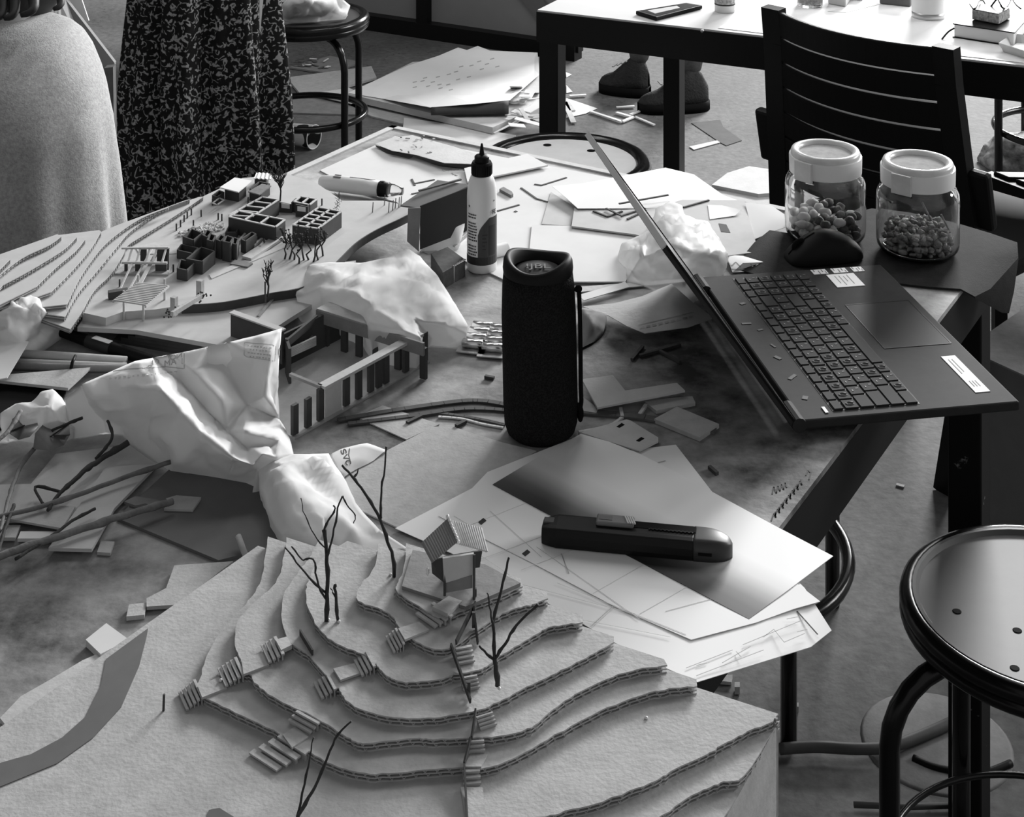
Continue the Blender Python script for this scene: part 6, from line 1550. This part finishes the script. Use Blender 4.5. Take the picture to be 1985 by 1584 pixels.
def skirt(u, v):
    if v < .3:
        k = v / .3; z = 1.06 + (PS(0, -60).z - 1.06) * k; x0, x1 = 300 + (255 - 300) * k, 490 + (530 - 490) * k
        cx_ = (x0 + x1) / 2; w = (x1 - x0) / 2
    else:
        f = (v - .3) / .7 * (len(sl) - 1); i = min(int(f), len(sl) - 2); t_ = f - i
        x0 = sl[i][0] + (sl[i + 1][0] - sl[i][0]) * t_; x1 = sl[i][1] + (sl[i + 1][1] - sl[i][1]) * t_; y = sl[i][2] + (sl[i + 1][2] - sl[i][2]) * t_
        z = PS(0, y).z; cx_ = (x0 + x1) / 2; w = (x1 - x0) / 2
    th = u * 2 * math.pi; A = .17 * min(1, v * 1.6)
    f = 1 - A * .8 + A * (math.sin(th * 7 + .9 + .5 * math.sin(v * 4)) * .95 + .45 * math.sin(th * 16 + 2))
    return V(((cx_ - CX) / FPX * YS + math.cos(th) * w / FPX * YS * f, YS + math.sin(th) * .165 * f * (.75 + .35 * v), z))
b = B(); b.grid(skirt, 180, 60, True); obj('skirt', b, 'skirt_pattern', ps_, smooth=True, solid=.003)
b = B(); b.grid(lambda u, v: V((pc + math.cos(u * 6.2832) * (.155 - .03 * v + .02 * math.sin(v * 3)), YS + math.sin(u * 6.2832) * .115, 1.02 + .40 * v)), 40, 12, True); obj('top', b, 'dark_grey', ps_, smooth=True, solid=.004)
b = B(); b.blob((pc, YS + .015, 1.66), .092, .105, .12, 18, .05); obj('hair', b, 'hair', ps_, smooth=True)
for s in (-1, 1):
    b = B(); b.blob((pc + s * .11, YS - .06, .04), .05, .13, .04, 14, .1); obj('shoe', b, 'shoe', ps_, smooth=True)

# --- person behind the far table: dark trousers and black trainers
def PF(px, py): return W(px, py, 0)
fa, fb_ = W(1222, 176, 0), W(1330, 222, 0)
def foot(heel, toe, label):
    d = (toe - heel); d.z = 0; L = d.length; d.normalize(); w = V((-d.y, d.x, 0))
    def fn(u, v):
        th = v * 2 * math.pi; x = u
        k = max(.05, 1 - abs(2 * x - 1) ** 5) ** .42
        hw = .037 + .012 * math.sin(math.pi * min(1, x * 1.05))
        hh = (.055 + .055 * min(1, x / .12)) if x < .12 else (.110 if x < .32 else .110 - .065 * min(1, (x - .32) / .40) - .012 * max(0, (x - .72) / .28))
        return heel + d * L * x + w * math.cos(th) * hw * k + V((0, 0, .024 + max(math.sin(th), -.0) * hh * (k if x > .5 else 1)))
    b = B(); b.grid(lambda u, v: fn(v, u), 24, 20, True)
    s = B()
    def so_(u, v): 
        q = fn(v, u); th = u * 2 * math.pi; r = q - (heel + d * L * v); return heel + d * L * v * 1.02 - d * .004 + w * math.cos(th) * .052 * max(.05, 1 - abs(2 * v - 1) ** 5) ** .42 * (.86 + .2 * math.sin(math.pi * v)) + V((0, 0, .001 + (.030 if math.sin(th) > 0 else 0)))
    s.grid(so_, 24, 20, True); return b, s, d, w, L
knA, knB = V((fa.x + .12, fa.y + .10, .50)), V((fb_.x + .10, fb_.y + .12, .50))
hA, tA = W(1258, 186, 0), W(1168, 160, 0); hB, tB = W(1372, 210, 0), W(1254, 200, 0)
tA = hA + (tA - hA).normalized() * .25; tA = hA + V((-.17, -.02, 0)) ; tB = hB + V((-.235, -.04, 0)); tA = hA + V((-.165, .07, 0))
aA, aB = hA + V((-.035, .01, .10)), hB + V((-.06, .0, .10))
pv = [V((aA.x + .15, aA.y + .55, .55)), V((aA.x + .15, aA.y + .60, .85)), V((aA.x + .15, aA.y + .60, 1.12)), V((aA.x + .15, aA.y + .58, 1.24)), V((aA.x + .15, aA.y + .56, 1.42)),
      V((aA.x + .04, aA.y + .10, .52)), aA, V((aB.x + .06, aB.y + .12, .52)), aB]
pb_ = skin_body('person', pv, [(0, 1), (1, 2), (2, 3), (3, 4), (0, 5), (5, 6), (0, 7), (7, 8)], [(.15, .12), (.14, .1), (.12, .09), .05, (.08, .09), .062, .038, .062, .038], 'jeans', (aA.x + .15, aA.y + .55, 0), 'person in dark trousers and black trainers sitting behind the white-topped table')
for (h_, t_) in ((hA, tA), (hB, tB)):
    bb_, ss_, d, w, L = foot(h_, t_, '')
    so = obj('shoe', bb_, 'shoe', pb_, smooth=True); obj('sole', ss_, 'matte_black', so, smooth=True)
    b = B()
    for k in range(4):
        x = .42 + k * .09; q = h_ + d * L * x + V((0, 0, .026 + .099 - .055 * ((x - .3) / .7) ** .8 + .002)); b.bar(q - w * .022, q + w * .022, .006, .003)
    obj('laces', b, 'dark_grey', so)

# ================================================================ things on the far table
def T2(px, py, h=0): return W(px, py, TZ + h)
t = thing('phone', T2(1297, 22), 'black phone lying on the white-topped table near its corner', 'phone')
P = [T2(1232, 21, .009), T2(1330, 5, .009), T2(1362, 10, .009), T2(1272, 33, .009)]
b = B(); b.prism(P, .0085); obj('body', b, 'black_plastic', t, bevel=.002)
cc = sum(P, V((0, 0, 0))) / 4; b = B(); b.prism([x.lerp(cc, .12) + V((0, 0, .0004)) for x in P], .0004); obj('screen', b, mat('phone_glass', .03, .2, spec=.4), t)
b = B(); b.prism([T2(1255, 20, .0097), T2(1312, 11, .0097), T2(1318, 15, .0097), T2(1270, 26, .0097)], .0003); obj('screen_reflection_panel' if 0 else 'screen_reflection', b, 'ink_grey', t)  # pale panel paints a reflection on the phone glass
c = T2(1405, 22); t = thing('pill_bottle', c, 'white bottle with printed label on the white-topped table, beside the phone', 'bottle')
b = B(); b.lathe([(0, 0), (.021, 0), (.022, .002), (.022, .09), (.018, .1), (.018, .12), (0, .12)], c, 32); obj('body', b, 'white_plastic', t, smooth=True)
b = B(); b.lathe([(.0224, .018), (.0224, .022), (.0224, .08)], c, 32); obj('label', b, mat('label_print', .4, .6, 160, .8), t, smooth=True)
b = B(); b.lathe([(.0226, .016), (.0226, .019)], c, 32); obj('label_stripe', b, 'label_dark', t)
c = T2(1570, 12); t = thing('tumbler', c, 'short glass with printed band near the top of the white-topped table', 'glass')
b = B(); b.lathe([(0, 0), (.026, 0), (.028, .004), (.029, .08), (.027, .08), (.026, .008), (0, .006)], c, 32); obj('glass_body', b, 'glass', t, smooth=True)
b = B(); b.lathe([(.0262, .01), (.0272, .07)], c, 32); obj('label', b, 'label_print', t, smooth=True)
c = T2(1799, 34); t = thing('flask', c, 'white flask with a bare steel base, standing beside the notebook', 'bottle')
b = B(); b.lathe([(.0345, .014), (.0348, .02), (.0348, .19), (.03, .21), (.02, .22), (0, .22)], c, 40); obj('body', b, 'white_plastic', t, smooth=True)
b = B(); b.lathe([(0, 0), (.033, 0), (.0345, .002), (.0345, .015), (0, .015)], c, 40); obj('base', b, 'steel', t, smooth=True)
b = B(); b.lathe([(0, .22), (.02, .22), (.02, .245), (0, .245)], c, 30); obj('cap', b, 'steel', t)
sheet_obj('white_paper', [(1392, 54, .0012), (1480, 2, .0012), (1760, -30, .0012), (2080, 80, .0012), (2060, 130, .0012), (1700, 90, .0012)], .0006, 'paper', 'large white sheet covering the right part of the far table', 'paper', proj=T2)
sheet_obj('card_sheet', [(1604, 22, .002), (1690, 2, .002), (1706, 8, .002), (1640, 24, .002)], .0012, 'paper_grey', 'narrow grey card on the far table behind the chair', 'card', proj=T2)
c = T2(1662, 0); b = B(); b.lathe([(0, 0), (.012, .001), (.014, .012), (.010, .02), (0, .022)], c, 24); obj('paper_cup', b, 'white_plastic', None, 'small white cup at the top edge of the far table', 'cup', smooth=True)
for (x0, x1, lab) in ((1605, 1640, 'pale pouch at the top edge, left of the small white cup'), (1705, 1765, 'dark box at the top edge, left of the flask')):
    b = B(); P = [T2(x0, -26, .04), T2(x1, -20, .04), T2(x1 + 14, -40, .04), T2(x0 + 14, -48, .04)]; b.prism(P, .0385); obj('box', b, 'paper_grey' if 'pouch' in lab else 'dark_grey', None, lab, 'box', bevel=.003)
t = thing('notebook', T2(1910, 55), 'thick notebook with dark cover and bookmark ribbon on the far table', 'notebook')
P = [T2(1850, 45, .030), T2(1888, 22, .030), T2(1992, 32, .030), T2(1965, 62, .030)]
def dn(P, z): return [V((q.x, q.y, TZ + z)) for q in P]
b = B(); b.prism(dn(P, .0275), .025); obj('pages', b, 'paper', t)
cP = sum(P, V((0, 0, 0))) / 4; Pc = [x + (x - cP) * .05 for x in P]
b = B(); b.prism(dn(Pc, .0300), .0024); b_ = obj('cover', b, 'black_plastic', t, bevel=.0008); b = B(); b.prism(dn(Pc, .0036), .0022); obj('cover', b, 'black_plastic', t)
b = B(); b.tube(smooth_path([P[0] + V((0, 0, -.01)), T2(1838, 62, .012), T2(1826, 76, .002)], 4), .0018, 6); obj('ribbon', b, 'black_plastic', t)
t = thing('pencil_tin', T2(1922, 30, .03), 'small printed tin lying on the notebook', 'tin'); b = B(); P = [T2(1884, 18, .052), T2(1902, 8, .052), T2(1958, 16, .052), T2(1936, 28, .052)]; b.prism(P, .0205); obj('body', b, 'label_print', t, bevel=.002)
b = B(); b.prism([x + V((0, 0, .0012)) for x in P], .001); obj('lid', b, 'dark_grey', t)
rnd = random.Random(5)
b = B()
pts = [T2(1880 + 9 * i, 8 + 10 * math.sin(i * 1.9), .056 + .012 * math.sin(i * 1.3)) for i in range(12)]; b.tube(smooth_path(pts, 5), .0018, 6); obj('cable', b, 'black_plastic', None, 'tangled black cable on top of the notebook tin', 'cable', smooth=True)
t = thing('tray', T2(1990, 88), 'shallow pale tray at the right edge of the far table', 'tray'); P = [T2(1936, 84, .018), T2(1962, 66, .018), T2(2040, 74, .018), T2(2020, 110, .018)]
cP = sum(P, V((0, 0, 0))) / 4; b = B(); lowp = [x.lerp(cP, .18) for x in P]; b.prism(dn(lowp, .004), .003)
up_t = dn(P, .019); lo_t = dn(lowp, .002)
for i in range(4): b.face([lo_t[i], lo_t[(i + 1) % 4], up_t[(i + 1) % 4], up_t[i]])
obj('body', b, 'paper_grey', t, solid=.0014)
b = B(); b.prism(dn([x.lerp(cP, .35) for x in P], .0062), .002); obj('napkin', b, 'paper', t)
# screw in the far table's edge
b = B(); q = D(1361, 60, 3.205); b.blob(q, .004, .004, .004, 10); obj('screw', b, 'steel', tb2, smooth=True)

# ================================================================ on the floor
def T0(px, py, h=0): return W(px, py, h)
t = thing('board_stack', W(850, 200, 0), 'thick pale board lying on the floor under the large white sheet', 'board')
b = B(); b.prism([T0(674, 182, .035), T0(955, 247, .035), T0(1060, 200, .035), T0(1050, 110, .035), T0(800, 120, .035)], .021); obj('board', b, 'kraft_pale', t)
W0 = obj('drawing_sheet', sheet([(674, 180, .037), (791, 127, .039), (850, 108, .041), (888, 92, .046), (905, 97, .043), (926, 89, .046), (950, 98, .043), (1042, 102, .042), (1046, 144, .044), (988, 194, .080), (920, 201, .082), (834, 208, .066), (741, 191, .038)], .001, [(x_, y_, .040 + .040 * min(1, max(0, (x_ - 790) / 170)) * min(1, max(0, (y_ - 140) / 60)) ** 1.5) for x_ in range(700, 1040, 24) for y_ in range(100, 206, 12) if (y_ > 92 + (900 - x_) * .42 and y_ > 104 and y_ < 180 + (x_ - 674) * .13 and (x_ < 985 or y_ < 144 + (1046 - x_) * .8) and y_ < 196 and x_ + y_ * .1 > 700)], T0), 'sheet_floor', None, 'large white drawing sheet with stamped marks on the floor behind the table', 'paper')
decal(W0, [[(x, y), (x + 8, y - 2)] for (x, y) in ((800, 160), (815, 158), (826, 168), (800, 170), (845, 150), (848, 165), (866, 145), (865, 165), (884, 155), (880, 140), (905, 150), (820, 152), (850, 172), (870, 175), (835, 160), (890, 130), (910, 128), (925, 120), (940, 125), (950, 115), (960, 130), (930, 135))], 2.0, 'ink_grey')
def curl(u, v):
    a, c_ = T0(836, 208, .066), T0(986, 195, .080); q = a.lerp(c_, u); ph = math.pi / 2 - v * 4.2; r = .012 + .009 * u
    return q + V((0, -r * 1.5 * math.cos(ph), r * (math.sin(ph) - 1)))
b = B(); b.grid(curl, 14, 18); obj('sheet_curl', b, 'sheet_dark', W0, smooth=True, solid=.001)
card('board', [(655, 192), (735, 205), (960, 252), (930, 275), (720, 225)], 'kraft', 'brown board end on the floor below the thick pale board', 'board', .006, .005, proj=T0)
card('board', [(783, 228), (870, 240), (1000, 262), (960, 300), (780, 260)], 'paper_grey', 'white-faced board on the floor behind the far left table corner', 'board', .012, .005, proj=T0)
card('cardboard_sheet', [(556, 150), (720, 128), (730, 150), (640, 176), (585, 185)], 'kraft', 'grey cardboard sheet on the floor behind the skirt', 'cardboard', .012, .008, proj=T0)
card('cardboard_sheet', [(560, 190), (660, 178), (720, 200), (690, 222), (560, 218)], 'kraft_dark', 'dark cardboard sheet on the floor by the stool legs', 'cardboard', .006, .005, proj=T0)
card('cardboard_sheet', [(600, 182), (676, 170), (720, 190), (680, 200)], 'paper_grey', 'white card corner on the floor under the large drawing sheet', 'cardboard', .016, .003, proj=T0)
card('cardboard_sheet', [(560, 130), (640, 108), (700, 120), (640, 142)], 'kraft_dark', 'brown sheet on the floor near the stool, farthest of the sheets', 'cardboard', .008, .006, proj=T0)
rnd = random.Random(18)
for i in range(14):
    x, y = rnd.uniform(568, 640), rnd.uniform(112, 134); c_ = T0(x, y, .012); b = B(); b.box(c_, (rnd.uniform(.02, .07), rnd.uniform(.004, .02), .002), (rnd.uniform(-1, 1), rnd.uniform(-.6, .6), rnd.uniform(-.05, .05)))
    obj('foil_scrap', b, rnd.choice(['paper', 'steel', 'dark_grey']), None, 'shiny scrap on the floor between skirt and stool', 'scrap', 'shiny scraps between skirt and stool')
for i in range(16):
    x, y = rnd.uniform(985, 1045), rnd.uniform(165, 250); c_ = T0(x, y, .042 + .0015 * i); b = B(); b.box(c_, (rnd.uniform(.05, .14), rnd.uniform(.006, .05), .002), (rnd.uniform(-1, 1), rnd.uniform(-1, 1), rnd.uniform(-.2, .2)))
    obj('paper_offcut', b, rnd.choice(['paper', 'paper_grey', 'kraft_pale']), None, 'paper offcut heaped on the floor by the far table leg', 'offcut', 'paper offcuts by the far table leg')
for (pts, lab) in (([(1098, 190), (1158, 210), (1135, 220), (1098, 228)], 'white paper scrap on the floor right of the far table leg'), ([(1098, 165), (1110, 178), (1098, 180)], 'small white scrap by the far table leg'), ([(1097, 140), (1108, 144), (1098, 150)], 'tiny white scrap high on the far table leg side')):
    card('paper_scrap', pts, 'paper', lab, 'scrap', .003, .001, proj=T0)
for i, (x0, y0, x1, y1, w) in enumerate(((1145, 216, 1206, 236, .012), (1206, 236, 1230, 226, .012), (1230, 226, 1268, 242, .010), (1195, 218, 1222, 226, .012), (1222, 222, 1250, 212, .010), (1195, 208, 1230, 206, .012), (1104, 186, 1136, 184, .012), (1090, 188, 1112, 238, .018), (1098, 198, 1110, 215, .02))):
    b = B(); b.bar(T0(x0, y0, .006), T0(x1, y1, .006), w, .004); obj('wood_strip', b, 'balsa' if w > .015 else 'paper', None, 'pale strip on the floor under the far table, left of the trainers', 'strip', 'pale strips on the floor under the far table')
card('floor_tape', [(1340, 238), (1396, 232), (1402, 246), (1438, 272), (1408, 282), (1396, 276)], mat('tape_dark', .05, .8, 20, .3), 'dark torn patch stuck on the floor below the trainers', 'patch', .002, .0015, proj=T0)
card('paper_scrap', [(1336, 284), (1390, 272), (1396, 276), (1345, 290)], 'kraft_pale', 'pale strip beside the dark patch on the floor', 'scrap', .003, .0015, proj=T0)
card('board', [(1380, 358), (1410, 335), (1452, 322), (1520, 332), (1528, 372), (1470, 376)], 'kraft_pale', 'pale board on the floor behind the table, left of the nut jar', 'board', .02, .018, proj=T0)
card('board', [(1492, 326), (1500, 312), (1530, 314), (1530, 332)], 'paper_grey', 'small pale card on the floor behind the nut jar', 'board', .026, .003, proj=T0)
card('board', [(1385, 368), (1480, 380), (1526, 384), (1520, 402), (1400, 390)], 'kraft', 'brown board under the pale board on the floor', 'board', .010, .008, proj=T0)
# cup with dark blotches lying on the floor
t = thing('paper_cup', W(590, 275, 0), 'white paper cup with dark blotches lying on the floor by the stool', 'cup')
a0, a1 = W(566, 258, .036), W(622, 268, .038); ax = (a1 - a0).normalized(); L = .085
cm = mat('cup_print', .8, .6); nt = cm.node_tree; n = nt.nodes.new('ShaderNodeTexNoise'); n.inputs['Scale'].default_value = 22; n.inputs['Detail'].default_value = 0; tc = nt.nodes.new('ShaderNodeTexCoord'); nt.links.new(tc.outputs['Object'], n.inputs['Vector'])
r = nt.nodes.new('ShaderNodeMapRange'); r.inputs[1].default_value = .54; r.inputs[2].default_value = .56; r.inputs[3].default_value = .8; r.inputs[4].default_value = .02; nt.links.new(n.outputs[0], r.inputs[0]); nt.links.new(r.outputs[0], nt.nodes['Principled BSDF'].inputs['Base Color'])
b = B(); b.lathe([(0, 0), (.028, 0), (.030, .002), (.036, L), (.0345, L), (.029, .006), (0, .005)], a0, 32, ax); obj('cup_body', b, cm, t, smooth=False)
b = B(); b.ring((0, 0, 0), .036, .0016, 32, 6); M = ax.to_track_quat('Z', 'Y').to_matrix()
for v in b.bm.verts: v.co = M @ v.co + a0 + ax * L
obj('cup_rim', b, 'paper', t, smooth=True)
# cloth on the far stool
obj('cloth', crumple([(530, 30, .01), (545, 8, .05), (575, -20, .08), (620, -26, .09), (650, -16, .08), (680, 10, .03), (672, 30, .012), (622, 34, .012), (618, 30, .02), (560, 38, .01)], [(560, 10, .07), (600, 0, .10), (640, 8, .06), (590, 22, .05), (650, 20, .03), (575, 25, .035)], .012, 14, 81, 4, proj=lambda x, y, h: W(x, y, .452 + h)), 'cloth_white', None, 'crumpled pale cloth lying on the far stool', 'cloth', smooth=True)
# patterned plastic bag and stool ring at the right edge
pbm = mat('bag_patterned', .26, .6, 40, .9)
obj('plastic_bag', crumple([(1890, 305, .01), (1905, 280, .05), (1930, 262, .07), (1990, 250, .09), (2040, 262, .08), (2050, 310, .04), (2030, 345, .01), (1960, 335, .01), (1920, 325, .01)], [(1950, 280, .10), (1930, 300, .05), (1990, 285, .11), (1960, 312, .05)], .02, 9, 91, 4, proj=T0), pbm, None, 'patterned plastic bag on the floor at the right edge, under the far table', 'bag', smooth=True)
c = W(2066, 250, .15); stool((c.x, c.y), .165, R(193), 'black tube stool under the right end of the far table', 'seat_grey', rleg=.215, ringz=.15, holes=False)
# right: grey carton, floor hose, rods, crumbs
t = thing('carton', W(2010, 760, 0), 'grey carton on the floor at the right edge, below the mat corner', 'box')
b = B(); P = [W(1916, 648, .30), W(2000, 590, .30), W(2100, 640, .30), W(2010, 742, .30), W(1918, 700, .30)]; b.prism(P, .29); obj('body', b, mat('carton_side', .12, .8, 20, .1), t)
b = B(); b.prism([x + V((0, 0, .003)) for x in P], .003); obj('top_flap', b, 'kraft_dark', t)
b = B(); P = smooth_path([W(1512, 1452, .014), W(1580, 1448, .014), W(1660, 1452, .014), W(1725, 1448, .014), W(1790, 1425, .014), W(1850, 1398, .014)], 5); b.tube(P, .0075, 10); obj('hose', b, mat('hose_grey', .07, .6, 30, .2), None, 'grey hose lying on the floor behind the right stool leg', 'hose', smooth=True)
b = B(); b.tube([W(1655, 1560, .008), W(1760, 1564, .008), W(1900, 1560, .008)], .0038, 8); obj('rod', b, 'hose_grey', None, 'thin rod on the floor at the bottom right', 'rod', smooth=True)
b = B(); b.tube(smooth_path([W(1770, 1470, .006), W(1820, 1490, .006), W(1900, 1500, .006), W(1960, 1480, .006)], 5), .005, 8); obj('cable', b, 'black_plastic', None, 'black cable on the floor behind the right stool', 'cable', smooth=True)
c = W(1815, 1440, 0); b = B(); b.lathe([(0, .006), (.04, .006), (.10, .003), (.105, 0), (0, 0)], c, 40); obj('floor_disc', b, 'kraft_dark', None, 'grey disc on the floor behind the right stool leg', 'disc', smooth=True)
for (pts, hh, lab) in (([(1394, 1308), (1420, 1308), (1418, 1322), (1392, 1320)], .006, 'small pale square offcut on the floor beside the hillside model'), ([(1424, 1322), (1434, 1322), (1434, 1332), (1424, 1332)], .012, 'tiny cube offcut on the floor beside the pale square'), ([(1540, 1362), (1548, 1362), (1548, 1370), (1540, 1370)], .010, 'tiny offcut on the floor right of the thin stool leg'), ([(1738, 936), (1754, 940), (1752, 944), (1737, 940)], .003, 'pale sliver on the floor under the laptop corner')):
    card('offcut', pts, 'kraft', lab, 'offcut', hh, hh - .001, proj=T0)
